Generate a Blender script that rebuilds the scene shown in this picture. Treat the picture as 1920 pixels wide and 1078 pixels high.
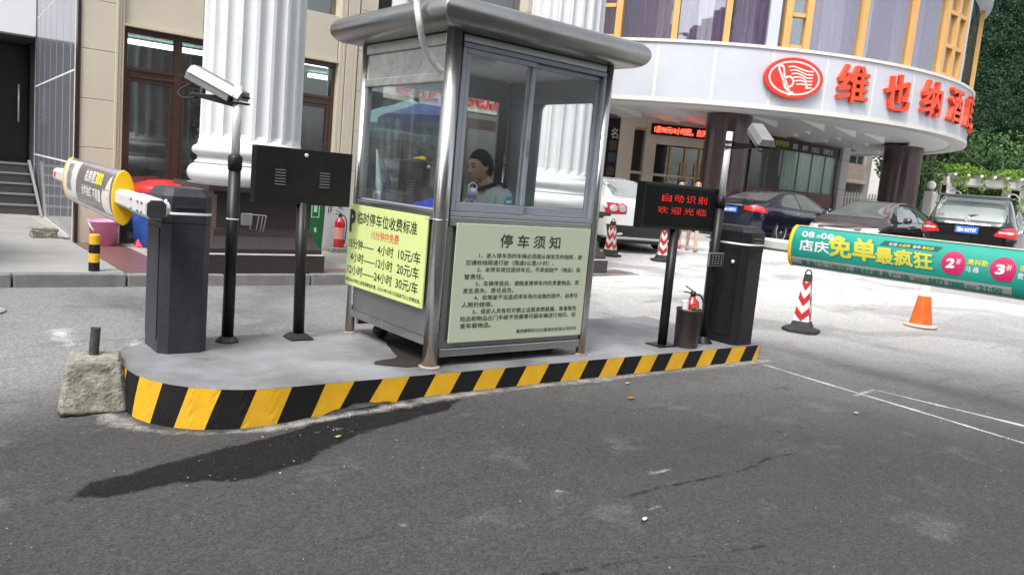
import bpy, bmesh, math, random
from math import sin, cos, pi, radians, hypot, sqrt
from mathutils import Vector, Matrix
from mathutils.bvhtree import BVHTree
from mathutils import noise as mnoise
import numpy as np

random.seed(7)
SC = bpy.context.scene
COL = SC.collection
for o in list(bpy.data.objects):
    bpy.data.objects.remove(o, do_unlink=True)

# ------------------------------------------------------------ camera
cam_d = bpy.data.cameras.new('camera')
cam_d.sensor_width = 36.0
cam_d.lens = 28.03
cam_d.clip_end = 1000
cam = bpy.data.objects.new('camera', cam_d)
COL.objects.link(cam)
SC.camera = cam
rgt = Vector((0.78248947, -0.6161746, 0.08966096))
upv = Vector((0.01041098, 0.15692258, 0.98755603))
fwd = Vector((0.62257677, 0.77181874, -0.12920525))
cam.matrix_world = Matrix(((rgt.x, upv.x, -fwd.x, 0.0), (rgt.y, upv.y, -fwd.y, 0.0), (rgt.z, upv.z, -fwd.z, 1.4), (0, 0, 0, 1)))

# ------------------------------------------------------------ daylight, soft overcast
SUN_EL, SUN_AZ = radians(56), radians(205)      # azimuth measured from +X towards +Y
world = bpy.data.worlds.new('World')
SC.world = world
world.use_nodes = True
wn = world.node_tree
wn.nodes.clear()
sky = wn.nodes.new('ShaderNodeTexSky')
sky.sky_type = 'NISHITA'
sky.sun_disc = False
sky.sun_elevation = SUN_EL
sky.sun_rotation = pi / 2 - SUN_AZ
sky.air_density = 1.0
sky.dust_density = 4.0
hs = wn.nodes.new('ShaderNodeHueSaturation')
hs.inputs['Saturation'].default_value = 0.3
bg = wn.nodes.new('ShaderNodeBackground')
bg.inputs['Strength'].default_value = 0.15
wo = wn.nodes.new('ShaderNodeOutputWorld')
wn.links.new(sky.outputs[0], hs.inputs['Color'])
wn.links.new(hs.outputs[0], bg.inputs['Color'])
wn.links.new(bg.outputs[0], wo.inputs['Surface'])
sl = bpy.data.lights.new('sun', 'SUN')
sl.energy = 1.4
sl.angle = radians(18)
sl.color = (1.0, 0.97, 0.93)
so = bpy.data.objects.new('sun', sl)
COL.objects.link(so)
sd = Vector((cos(SUN_EL) * cos(SUN_AZ), cos(SUN_EL) * sin(SUN_AZ), sin(SUN_EL)))
so.rotation_euler = sd.to_track_quat('Z', 'Y').to_euler()
so.location = (0, 0, 30)
SC.view_settings.view_transform = 'Standard'
SC.view_settings.look = 'None'
SC.view_settings.gamma = 1.0
SC.view_settings.use_curve_mapping = False
SC.view_settings.exposure = 1.1
SC.render.engine = 'CYCLES'
SC.cycles.max_bounces = 8
SC.cycles.transparent_max_bounces = 16

# ------------------------------------------------------------ materials
MATS = {}
def mat(name, c=(.5, .5, .5), r=.6, m=0.0, c2=None, ns=4.0, bump=0.0, bs=60.0, em=None, es=0.0, coat=0.0, aniso=None, sharp=.5, detail=4.0, spec=.5, dirt=None):
    """principled material; c2 = second colour mixed in by noise of scale ns; bump of scale bs"""
    if name in MATS:
        return MATS[name]
    M = bpy.data.materials.new(name)
    M.use_nodes = True
    nt = M.node_tree
    N, L = nt.nodes, nt.links
    P = N['Principled BSDF']
    P.inputs['Base Color'].default_value = (*c, 1)
    P.inputs['Roughness'].default_value = r
    P.inputs['Metallic'].default_value = m
    P.inputs['Specular IOR Level'].default_value = spec
    if coat:
        P.inputs['Coat Weight'].default_value = coat
        P.inputs['Coat Roughness'].default_value = .04
    tc = N.new('ShaderNodeTexCoord')
    vec = tc.outputs['Object']
    if aniso:
        mp = N.new('ShaderNodeMapping')
        mp.inputs['Scale'].default_value = aniso
        L.new(vec, mp.inputs['Vector'])
        vec = mp.outputs[0]
    if c2 is not None:
        n = N.new('ShaderNodeTexNoise')
        n.inputs['Scale'].default_value = ns
        n.inputs['Detail'].default_value = detail
        n.inputs['Roughness'].default_value = .6
        L.new(vec, n.inputs['Vector'])
        cr = N.new('ShaderNodeValToRGB')
        w = .5 * (1 - sharp)
        cr.color_ramp.elements[0].position = .5 - max(.02, w * .6)
        cr.color_ramp.elements[1].position = .5 + max(.02, w * .6)
        cr.color_ramp.elements[0].color = (*c, 1)
        cr.color_ramp.elements[1].color = (*c2, 1)
        L.new(n.outputs['Fac'], cr.inputs[0])
        L.new(cr.outputs[0], P.inputs['Base Color'])
    if bump:
        n2 = N.new('ShaderNodeTexNoise')
        n2.inputs['Scale'].default_value = bs
        n2.inputs['Detail'].default_value = 3
        L.new(vec, n2.inputs['Vector'])
        b = N.new('ShaderNodeBump')
        b.inputs['Strength'].default_value = bump
        b.inputs['Distance'].default_value = .01
        L.new(n2.outputs['Fac'], b.inputs['Height'])
        L.new(b.outputs[0], P.inputs['Normal'])
        mr = N.new('ShaderNodeMapRange')
        mr.inputs[3].default_value = max(.02, r - .08)
        mr.inputs[4].default_value = min(1, r + .1)
        L.new(n2.outputs['Fac'], mr.inputs[0])
        L.new(mr.outputs[0], P.inputs['Roughness'])
    if em:
        P.inputs['Emission Color'].default_value = (*em, 1)
        P.inputs['Emission Strength'].default_value = es
    MATS[name] = M
    return M

def glass(name, tint=(.9, .95, .93), refl=.12, rough=.02, dirt=0.0, ior=1.5, wave=.12):
    """thin pane: tinted transparency under a fresnel reflection"""
    if name in MATS:
        return MATS[name]
    M = bpy.data.materials.new(name)
    M.use_nodes = True
    nt = M.node_tree
    N, L = nt.nodes, nt.links
    N.remove(N['Principled BSDF'])
    out = N['Material Output']
    tr = N.new('ShaderNodeBsdfTransparent')
    tr.inputs[0].default_value = (*tint, 1)
    gl = N.new('ShaderNodeBsdfGlossy')
    gl.inputs['Roughness'].default_value = rough
    gl.inputs[0].default_value = (.95, .97, 1, 1)
    lw = N.new('ShaderNodeLayerWeight')          # schlick, the same from both sides of the pane
    pw = N.new('ShaderNodeMath')
    pw.operation = 'POWER'
    pw.inputs[1].default_value = 4.5
    L.new(lw.outputs['Facing'], pw.inputs[0])
    f0 = ((ior - 1) / (ior + 1)) ** 2
    ad = N.new('ShaderNodeMath')
    ad.operation = 'MULTIPLY_ADD'
    ad.use_clamp = True
    ad.inputs[1].default_value = 1 - f0
    ad.inputs[2].default_value = refl + f0
    L.new(pw.outputs[0], ad.inputs[0])
    mx = N.new('ShaderNodeMixShader')
    L.new(ad.outputs[0], mx.inputs[0])
    L.new(tr.outputs[0], mx.inputs[1])
    L.new(gl.outputs[0], mx.inputs[2])
    tc = N.new('ShaderNodeTexCoord')
    n = N.new('ShaderNodeTexNoise')
    n.inputs['Scale'].default_value = 1.3
    L.new(tc.outputs['Object'], n.inputs['Vector'])
    b = N.new('ShaderNodeBump')
    b.inputs['Strength'].default_value = wave
    b.inputs['Distance'].default_value = .03
    L.new(n.outputs['Fac'], b.inputs['Height'])
    L.new(b.outputs[0], gl.inputs['Normal'])
    last = mx
    if dirt:
        df = N.new('ShaderNodeBsdfDiffuse')
        df.inputs[0].default_value = (.75, .77, .76, 1)
        n2 = N.new('ShaderNodeTexNoise')
        n2.inputs['Scale'].default_value = 7
        n2.inputs['Detail'].default_value = 6
        L.new(tc.outputs['Object'], n2.inputs['Vector'])
        mr = N.new('ShaderNodeMapRange')
        mr.inputs[1].default_value = .4
        mr.inputs[2].default_value = .8
        mr.inputs[3].default_value = dirt * .3
        mr.inputs[4].default_value = dirt
        L.new(n2.outputs['Fac'], mr.inputs[0])
        m2 = N.new('ShaderNodeMixShader')
        L.new(mr.outputs[0], m2.inputs[0])
        L.new(mx.outputs[0], m2.inputs[1])
        L.new(df.outputs[0], m2.inputs[2])
        last = m2
    L.new(last.outputs[0], out.inputs['Surface'])
    MATS[name] = M
    return M

STEEL = mat('brushed_steel', (.46, .455, .44), .25, .95, c2=(.56, .55, .54), ns=2.0, sharp=.1, bump=.02, bs=5)
STEELH = mat('brushed_steel_roof', (.29, .285, .27), .30, .95, c2=(.40, .39, .37), ns=3.0, bump=.08, bs=4, sharp=.1)
STEELP = mat('steel_sheet', (.29, .29, .295), .34, .85, c2=(.37, .37, .37), ns=2.2, bump=.05, bs=9, sharp=.1)
STEELF = mat('film_covered_steel', (.42, .43, .42), .3, .7, c2=(.62, .58, .48), ns=9, bump=.7, bs=12, sharp=.3)
ALU = mat('grey_aluminium', (.26, .28, .32), .42, .3, c2=(.30, .32, .36), ns=5, sharp=.2)
ALUD = mat('dark_aluminium', (.2, .21, .22), .4, .4)
GALV = mat('white_painted_pole', (.72, .74, .74), .28, .3, c2=(.6, .62, .62), ns=8, sharp=.1)
BLK = mat('black_powder_coat', (.006, .006, .007), .42, 0, c2=(.011, .0105, .011), ns=14, spec=.35)
BLKD = mat('black_rubber', (.015, .015, .015), .75, 0, c2=(.03, .03, .03), ns=9)
CABD = mat('graphite_paint', (.030, .029, .038), .38, .2, c2=(.040, .039, .049), ns=16, spec=.4)
CABK = mat('black_cabinet_paint', (.010, .010, .012), .34, .1, c2=(.014, .014, .016), ns=10, spec=.4)
WHT = mat('white_paint', (.80, .80, .80), .4, 0, c2=(.72, .72, .71), ns=6, sharp=.2)
WHTB = mat('white_boom_paint', (.62, .62, .62), .35, 0, c2=(.52, .52, .51), ns=10, sharp=.2)
CORD = mat('white_string', (.8, .82, .8), .7)
YEL = mat('yellow_paint', (.78, .43, .010), .55, 0, c2=(.56, .30, .012), ns=7, sharp=.0, bump=.2, bs=140, detail=9)
BPAINT = mat('black_road_paint', (.006, .006, .006), .6, 0, spec=.25, c2=(.013, .0125, .012), ns=7, sharp=.1, bump=.15, bs=140)
YELP = mat('yellow_plastic', (.85, .48, .01), .35, 0)
RED = mat('red_plastic', (.55, .02, .02), .35)
SIGNY = mat('lemon_sign_board', (.55, .64, .25), .45, 0, c2=(.52, .61, .24), ns=2, sharp=.1)
SIGNG = mat('pale_green_sign_board', (.46, .51, .385), .4, 0, c2=(.43, .48, .36), ns=1.5, sharp=.1)
INK = mat('black_ink', (.012, .014, .012), .6)
INKR = mat('red_ink', (.62, .08, .03), .6)
GLS = glass('clear_glass', (.95, .98, .97), .12, .015, dirt=.04, wave=.05)
GLSF = glass('sliding_glass', (.98, .99, .985), .0, .015, dirt=.006, ior=1.35, wave=.02)
GLSD = glass('dark_glass', (.62, .68, .66), .08, .02, dirt=.05)
GLSG = glass('green_glass', (.94, .985, .96), .02, .02, dirt=.12)
GLSC = glass('curtain_wall_glass', (.93, .93, .96), .12, .015, dirt=.03)

# ------------------------------------------------------------ tree of objects
def worg(o):
    v = Vector((0, 0, 0))
    while o is not None:
        v += Vector(o.location)
        o = o.parent
    return v

def thing(name, label, cat, loc=(0, 0, 0), rotz=0.0, group=None):
    o = bpy.data.objects.new(name, None)
    o.empty_display_size = .1
    COL.objects.link(o)
    o.location = loc
    o.rotation_euler = (0, 0, rotz)
    o['label'] = label
    o['category'] = cat
    if group:
        o['group'] = group
    return o

def tag(o, label, cat, group=None):
    o['label'] = label
    o['category'] = cat
    if group:
        o['group'] = group
    return o

def copy_tree(o, parent=None):
    c = o.copy()
    COL.objects.link(c)
    c.parent = parent
    for ch in list(o.children):
        copy_tree(ch, c)
    return c

class MB:
    def __init__(s):
        s.b = bmesh.new()
        s.mi = 0
    def _tag(s, faces):
        for f in faces:
            f.material_index = s.mi
    def box(s, x0, y0, z0, x1, y1, z1, M=None):
        vs = [s.b.verts.new(p) for p in ((x0, y0, z0), (x1, y0, z0), (x1, y1, z0), (x0, y1, z0), (x0, y0, z1), (x1, y0, z1), (x1, y1, z1), (x0, y1, z1))]
        if M is not None:
            for v in vs:
                v.co = M @ v.co
        fs = [s.b.faces.new([vs[i] for i in q]) for q in ((0, 3, 2, 1), (4, 5, 6, 7), (0, 1, 5, 4), (1, 2, 6, 5), (2, 3, 7, 6), (3, 0, 4, 7))]
        s._tag(fs)
        return s
    def quad(s, *ps):
        f = s.b.faces.new([s.b.verts.new(p) for p in ps])
        s._tag([f])
        return s
    def ring(s, pts):
        return [s.b.verts.new(p) for p in pts]
    def skin(s, r0, r1, closed=True, smooth=True):
        n = len(r0)
        for i in range(n if closed else n - 1):
            j = (i + 1) % n
            f = s.b.faces.new((r0[i], r0[j], r1[j], r1[i]))
            f.smooth = smooth
            f.material_index = s.mi
    def cap(s, r):
        try:
            f = s.b.faces.new(r)
            f.material_index = s.mi
        except ValueError:
            pass
    def tube(s, pts, r, n=10, caps=True, smooth=True):
        pts = [Vector(p) for p in pts]
        rs = r if isinstance(r, (list, tuple)) else [r] * len(pts)
        d0 = (pts[1] - pts[0]).normalized()
        ref = Vector((0, 0, 1)) if abs(d0.z) < .9 else Vector((1, 0, 0))
        u = d0.cross(ref).normalized()
        rings = []
        for i, p in enumerate(pts):
            if i == 0:
                d = pts[1] - pts[0]
            elif i == len(pts) - 1:
                d = pts[-1] - pts[-2]
            else:
                d = (pts[i + 1] - pts[i]).normalized() + (pts[i] - pts[i - 1]).normalized()
            d.normalize()
            u = (u - d * u.dot(d)).normalized()
            w = d.cross(u)
            rings.append(s.ring([p + (u * cos(2 * pi * k / n) + w * sin(2 * pi * k / n)) * rs[i] for k in range(n)]))
        for a, b in zip(rings, rings[1:]):
            s.skin(a, b, smooth=smooth)
        if caps:
            s.cap(rings[0][::-1])
            s.cap(rings[-1])
        return s
    def lathe(s, c, prof, n=24, smooth=True, caps=True, M=None):
        rings = []
        for r, z in prof:
            ps = [Vector((r * cos(2 * pi * k / n), r * sin(2 * pi * k / n), z)) for k in range(n)]
            if M is not None:
                ps = [M @ p for p in ps]
            rings.append(s.ring([Vector(c) + p for p in ps]))
        for a, b in zip(rings, rings[1:]):
            s.skin(a, b, smooth=smooth)
        if caps:
            s.cap(rings[0][::-1])
            s.cap(rings[-1])
        return s
    def prism(s, poly, O, U, V, d):
        """polygon (u,v) on plane O,U,V extruded by vector d"""
        O, U, V, d = Vector(O), Vector(U), Vector(V), Vector(d)
        a = s.ring([O + U * p[0] + V * p[1] for p in poly])
        b = s.ring([O + U * p[0] + V * p[1] + d for p in poly])
        s.cap(a[::-1])
        s.cap(b)
        s.skin(a, b, smooth=False)
        return s
    def build(s, name, m, parent=None, bevel=0.0, local=False, label=None, seg=2, smooth=False):
        bmesh.ops.recalc_face_normals(s.b, faces=s.b.faces)
        me = bpy.data.meshes.new(name)
        if parent is not None and not local:
            w = worg(parent)
            bmesh.ops.translate(s.b, verts=s.b.verts, vec=-w)
        if smooth:
            for f in s.b.faces:
                f.smooth = True
        s.b.to_mesh(me)
        s.b.free()
        for mm in (m if isinstance(m, (list, tuple)) else [m]):
            me.materials.append(mm)
        o = bpy.data.objects.new(name, me)
        COL.objects.link(o)
        o.parent = parent
        if bevel:
            bv = o.modifiers.new('bevel', 'BEVEL')
            bv.width = bevel
            bv.segments = seg
            bv.limit_method = 'ANGLE'
            bv.angle_limit = radians(35)
            bv.harden_normals = False
        if label:
            o['label'] = label
        return o

def box(name, m, parent, x0, y0, z0, x1, y1, z1, bevel=0.0, **k):
    return MB().box(x0, y0, z0, x1, y1, z1).build(name, m, parent, bevel, **k)

def share(o, parent, loc=(0, 0, 0), rot=(0, 0, 0), name=None, world=True, m=None):
    """another object on the same mesh data"""
    c = bpy.data.objects.new(name or o.name.split('.')[0], o.data)
    COL.objects.link(c)
    c.parent = parent
    c.location = Vector(loc) - (worg(parent) if (world and parent is not None) else Vector((0, 0, 0)))
    c.rotation_euler = rot
    return c

def struct(o):
    o['kind'] = 'structure'
    return o

def stuff(o):
    o['kind'] = 'stuff'
    return o

# ------------------------------------------------------------ lettering
def text_bm(txt, bold=0.0, shear=0.0, res=2):
    cu = bpy.data.curves.new('txt', 'FONT')
    cu.body = txt
    cu.resolution_u = res
    cu.offset = 0.0
    cu.shear = shear
    cu.fill_mode = 'BOTH'
    o = bpy.data.objects.new('txt', cu)
    COL.objects.link(o)
    dg = bpy.context.evaluated_depsgraph_get()
    dg.update()
    me = bpy.data.meshes.new_from_object(o.evaluated_get(dg))
    bpy.data.objects.remove(o, do_unlink=True)
    bm = bmesh.new()
    bm.from_mesh(me)
    if bold > 0:
        # heavier strokes: the outline repeated around itself, each copy a hair's breadth apart in depth
        nk = 4 if bold < .03 else 8
        for k_ in range(nk):
            n0 = len(bm.verts)
            bm.from_mesh(me)
            bm.verts.ensure_lookup_table()
            a_ = 2 * pi * k_ / nk + pi / 4
            for v_ in bm.verts[n0:]:
                v_.co.x += bold * cos(a_)
                v_.co.y += bold * sin(a_)
                v_.co.z += .012 * (k_ + 1) / nk
    bpy.data.meshes.remove(me)
    return bm

def text(txt, m, parent, O, U, V, w, h, bold=0.0, bands=(), shear=0.0, name='lettering', ext=0.0, warp=None, off=.003, cuts=0, local=False, label=None, res=2):
    """text stretched into the box w x h whose lower left corner is O, on the plane U (right), V (up)"""
    bm = text_bm(txt, bold, shear, res)
    if ext:
        r = bmesh.ops.extrude_face_region(bm, geom=list(bm.faces))
        vs = [e for e in r['geom'] if isinstance(e, bmesh.types.BMVert)]
        bmesh.ops.translate(bm, verts=vs, vec=(0, 0, 1))
    xs = [v.co.x for v in bm.verts]
    ys = [v.co.y for v in bm.verts]
    x0, x1, y0, y1 = min(xs), max(xs), min(ys), max(ys)
    for v in bm.verts:
        v.co.x = (v.co.x - x0) / (x1 - x0) * w
        v.co.y = (v.co.y - y0) / max(1e-6, (y1 - y0)) * h
    for i in range(cuts):
        bmesh.ops.bisect_plane(bm, geom=list(bm.verts) + list(bm.edges) + list(bm.faces), plane_co=(0, h * (i + 1) / (cuts + 1), 0), plane_no=(0, 1, 0))
    for b0_, b1_ in bands:
        for q_ in (b0_, b1_):
            bmesh.ops.bisect_plane(bm, geom=list(bm.verts) + list(bm.edges) + list(bm.faces), plane_co=(0, h * q_, 0), plane_no=(0, 1, 0))
        bmesh.ops.delete(bm, geom=[f for f in bm.faces if h * b0_ < f.calc_center_median().y < h * b1_], context='FACES')
    O, U, V = Vector(O), Vector(U).normalized(), Vector(V).normalized()
    n = U.cross(V)
    for v in bm.verts:
        a, b, c = v.co
        if warp:
            v.co = warp(a, b, c * (ext if ext else .05 * min(h, .3)) + off)
        else:
            v.co = O + U * a + V * b + n * (off + c * (ext if ext else .08 * min(h, .5)))
    if ext:
        bmesh.ops.recalc_face_normals(bm, faces=bm.faces)
    if parent is not None and not local:
        bmesh.ops.translate(bm, verts=bm.verts, vec=-worg(parent))
    me = bpy.data.meshes.new(name)
    bm.to_mesh(me)
    bm.free()
    me.materials.append(m)
    o = bpy.data.objects.new(name, me)
    COL.objects.link(o)
    o.parent = parent
    if label:
        o['label'] = label
    return o

def sm(a, b, x):
    t = min(1, max(0, (x - a) / (b - a)))
    return t * t * (3 - 2 * t)

def ground_z(X, Y):
    s = X * .6279 + Y * .7784
    l = X * .7784 - Y * .6279
    z = .030 * min(max(0, s - 9), 26) * sm(-2, 1, l)
    z -= .065 * min(max(0, 2.8 - X), 2.2) * (1 - sm(5.5, 8, Y))
    return z
# ------------------------------------------------------------ ground
def asphalt_mat():
    M = bpy.data.materials.new('asphalt')
    M.use_nodes = True
    N, L = M.node_tree.nodes, M.node_tree.links
    P = N['Principled BSDF']
    tc = N.new('ShaderNodeTexCoord')
    def noise(scale, detail=4, rough=.6, vec=None, dist=0.0):
        n = N.new('ShaderNodeTexNoise')
        n.inputs['Scale'].default_value = scale
        n.inputs['Detail'].default_value = detail
        n.inputs['Roughness'].default_value = rough
        n.inputs['Distortion'].default_value = dist
        L.new(vec or tc.outputs['Object'], n.inputs['Vector'])
        return n.outputs['Fac']
    def math_(op, a, b, clamp=False):
        n = N.new('ShaderNodeMath')
        n.operation = op
        n.use_clamp = clamp
        for i, q in enumerate((a, b)):
            if isinstance(q, (int, float)):
                n.inputs[i].default_value = q
            else:
                L.new(q, n.inputs[i])
        return n.outputs[0]
    def rng(x, a, b, c=0.0, d=1.0, smooth=True):
        n = N.new('ShaderNodeMapRange')
        n.interpolation_type = 'SMOOTHSTEP' if smooth else 'LINEAR'
        L.new(x, n.inputs[0])
        for i, q in enumerate((a, b, c, d)):
            n.inputs[i + 1].default_value = q
        return n.outputs[0]
    def mix(f, a, b):
        n = N.new('ShaderNodeMix')
        n.data_type = 'RGBA'
        if isinstance(f, float):
            n.inputs[0].default_value = f
        else:
            L.new(f, n.inputs[0])
        for i, q in ((6, a), (7, b)):
            if isinstance(q, tuple):
                n.inputs[i].default_value = (*q, 1)
            else:
                L.new(q, n.inputs[i])
        return n.outputs[2]
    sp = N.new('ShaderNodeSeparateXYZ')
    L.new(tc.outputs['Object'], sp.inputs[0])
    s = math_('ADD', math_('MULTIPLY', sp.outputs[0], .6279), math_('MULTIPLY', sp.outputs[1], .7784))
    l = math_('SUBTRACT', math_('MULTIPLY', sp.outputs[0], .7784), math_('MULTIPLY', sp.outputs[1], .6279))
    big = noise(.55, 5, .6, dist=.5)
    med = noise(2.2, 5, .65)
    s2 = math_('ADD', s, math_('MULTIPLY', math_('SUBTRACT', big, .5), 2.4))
    # new dark surfacing in front, older behind; brighter far light also put into colour
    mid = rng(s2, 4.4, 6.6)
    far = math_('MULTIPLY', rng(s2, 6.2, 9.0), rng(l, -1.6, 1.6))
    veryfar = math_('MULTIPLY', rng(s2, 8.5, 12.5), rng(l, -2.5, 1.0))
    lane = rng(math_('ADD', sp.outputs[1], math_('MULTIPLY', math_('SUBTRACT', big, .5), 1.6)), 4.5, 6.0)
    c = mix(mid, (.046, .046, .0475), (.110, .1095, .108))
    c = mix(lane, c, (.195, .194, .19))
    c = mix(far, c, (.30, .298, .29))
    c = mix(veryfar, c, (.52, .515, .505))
    # blotches, oil, dust
    c = mix(math_('MULTIPLY', rng(big, .45, .62), .38), c, (.030, .030, .031))
    c = mix(math_('MULTIPLY', rng(med, .55, .72), .22), c, (.20, .198, .19))
    streak_v = N.new('ShaderNodeMapping')
    streak_v.inputs['Rotation'].default_value = (0, 0, .2)
    streak_v.inputs['Scale'].default_value = (.5, 3.2, 1)
    L.new(tc.outputs['Object'], streak_v.inputs['Vector'])
    st = noise(1.4, 6, .7, streak_v.outputs[0], .6)
    c = mix(math_('MULTIPLY', rng(st, .56, .70), .4), c, (.024, .024, .025))
    # aggregate grains
    vo = N.new('ShaderNodeTexVoronoi')
    vo.inputs['Scale'].default_value = 95
    L.new(tc.outputs['Object'], vo.inputs['Vector'])
    g1 = noise(130, 2, .7)
    g2 = noise(55, 3, .75)
    hsv = N.new('ShaderNodeHueSaturation')
    L.new(c, hsv.inputs['Color'])
    def cells(scale):
        v_ = N.new('ShaderNodeTexVoronoi'); v_.inputs['Scale'].default_value = scale
        L.new(tc.outputs['Object'], v_.inputs['Vector'])
        w_ = N.new('ShaderNodeSeparateColor'); L.new(v_.outputs['Color'], w_.inputs[0])
        return w_.outputs[0]
    cA, cB = cells(135), cells(62)
    grain = math_('ADD', math_('MULTIPLY', rng(cA, 0, 1, .55, 1.45, False), .6), math_('MULTIPLY', rng(cB, 0, 1, .62, 1.38, False), .4))
    L.new(math_('MULTIPLY', grain, rng(g2, .3, .7, .75, 1.25, False)), hsv.inputs['Value'])
    c = hsv.outputs[0]
    fleck = math_('MULTIPLY', rng(vo.outputs['Distance'], .10, .16, 1, 0), rng(noise(17, 2), .60, .66))
    c = mix(math_('MULTIPLY', fleck, .8), c, (.38, .375, .36))
    L.new(c, P.inputs['Base Color'])
    P.inputs['Specular IOR Level'].default_value = .28
    L.new(rng(g2, .3, .7, .62, .88, False), P.inputs['Roughness'])
    b = N.new('ShaderNodeBump')
    b.inputs['Strength'].default_value = .6
    b.inputs['Distance'].default_value = .008
    L.new(math_('ADD', math_('MULTIPLY', cA, .6), math_('MULTIPLY', cB, .7)), b.inputs['Height'])
    L.new(b.outputs[0], P.inputs['Normal'])
    return M
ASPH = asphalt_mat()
CONC = mat('island_concrete', (.095, .093, .092), .5, 0, c2=(.25, .255, .275), ns=1.5, bump=.5, bs=60, sharp=.45, detail=12)
CONCR = mat('rough_concrete', (.10, .095, .07), .9, 0, c2=(.33, .32, .275), ns=19, bump=1.0, bs=55, sharp=.3, detail=8)
PAVE = mat('grey_paving', (.20, .197, .19), .8, 0, c2=(.31, .305, .295), ns=1.6, bump=.25, bs=80, sharp=.1, detail=6)
KERB = mat('kerb_stone', (.12, .118, .115), .85, 0, c2=(.22, .217, .21), ns=5, bump=.4, bs=40, sharp=.1, detail=6)
REDG = mat('red_granite', (.13, .06, .056), .35, 0, c2=(.19, .10, .092), ns=34, bump=.05, bs=90, sharp=.1, detail=5)
PALES = mat('pale_paving_slab', (.30, .288, .27), .5, 0, c2=(.38, .365, .345), ns=4, sharp=.1)
BEI = mat('beige_stone', (.52, .47, .375), .5, 0, c2=(.58, .53, .43), ns=1.6, bump=.03, bs=30, sharp=.05, detail=6)
BEI2 = mat('beige_moulding', (.56, .50, .385), .5, 0, c2=(.54, .49, .38), ns=3, sharp=.05)
GRAN = mat('grey_granite_tile', (.19, .20, .23), .08, .15, c2=(.27, .28, .31), ns=6, sharp=.05, bump=.02, bs=20, spec=.9, detail=8)
GROUT = mat('pale_grout', (.7, .7, .72), .8)
DARKG = mat('dark_granite', (.022, .016, .016), .25, 0, c2=(.045, .033, .032), ns=40, sharp=.1, bump=.03, bs=200, detail=5)
COLW = mat('white_column_stone', (.60, .615, .635), .5, 0, c2=(.51, .525, .545), ns=2.2, bump=.05, bs=25, sharp=.1, detail=6)
COPP = mat('brown_copper_frame', (.060, .036, .029), .25, .4, c2=(.10, .062, .050), ns=3, aniso=(1, 1, 8), sharp=.1)
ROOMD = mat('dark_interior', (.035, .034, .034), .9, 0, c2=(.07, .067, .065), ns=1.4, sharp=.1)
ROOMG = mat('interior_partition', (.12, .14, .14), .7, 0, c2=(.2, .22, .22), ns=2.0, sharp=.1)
LAMP = mat('lit_tube', (.9, .9, .9), .5, em=(.85, 1, .95), es=6)

def axis(lo, a, b, hi, fine, coarse):
    v = []
    x = lo
    while x < a:
        v.append(x); x += coarse
    x = a
    while x < b:
        v.append(x); x += fine
    x = b
    while x < hi:
        v.append(x); x += coarse
    v.append(hi)
    return v
xs = axis(-120, -6, 24, 200, .25, 6)
ys = axis(-120, -4, 14, 200, .25, 6)
bm = bmesh.new()
grid = [[bm.verts.new((x, y, ground_z(x, y) + (.004 * mnoise.noise((x * .9, y * .9, 0)) if -6 < x < 24 and -4 < y < 14 else 0))) for x in xs] for y in ys]
for j in range(len(ys) - 1):
    for i in range(len(xs) - 1):
        f = bm.faces.new((grid[j][i], grid[j][i + 1], grid[j + 1][i + 1], grid[j + 1][i]))
        f.smooth = True
GZ = {}
for j_, y_ in enumerate(ys):
    for i_, x_ in enumerate(xs):
        GZ[(i_, j_)] = grid[j_][i_].co.z
import bisect
def surf_z(x, y):
    i = min(len(xs) - 2, max(0, bisect.bisect_right(xs, x) - 1)); j = min(len(ys) - 2, max(0, bisect.bisect_right(ys, y) - 1))
    u = (x - xs[i]) / (xs[i + 1] - xs[i]); v = (y - ys[j]) / (ys[j + 1] - ys[j])
    return (GZ[(i, j)] * (1 - u) + GZ[(i + 1, j)] * u) * (1 - v) + (GZ[(i, j + 1)] * (1 - u) + GZ[(i + 1, j + 1)] * u) * v
gm = MB(); gm.b.free(); gm.b = bm
ground = struct(gm.build('road', ASPH))

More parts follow.
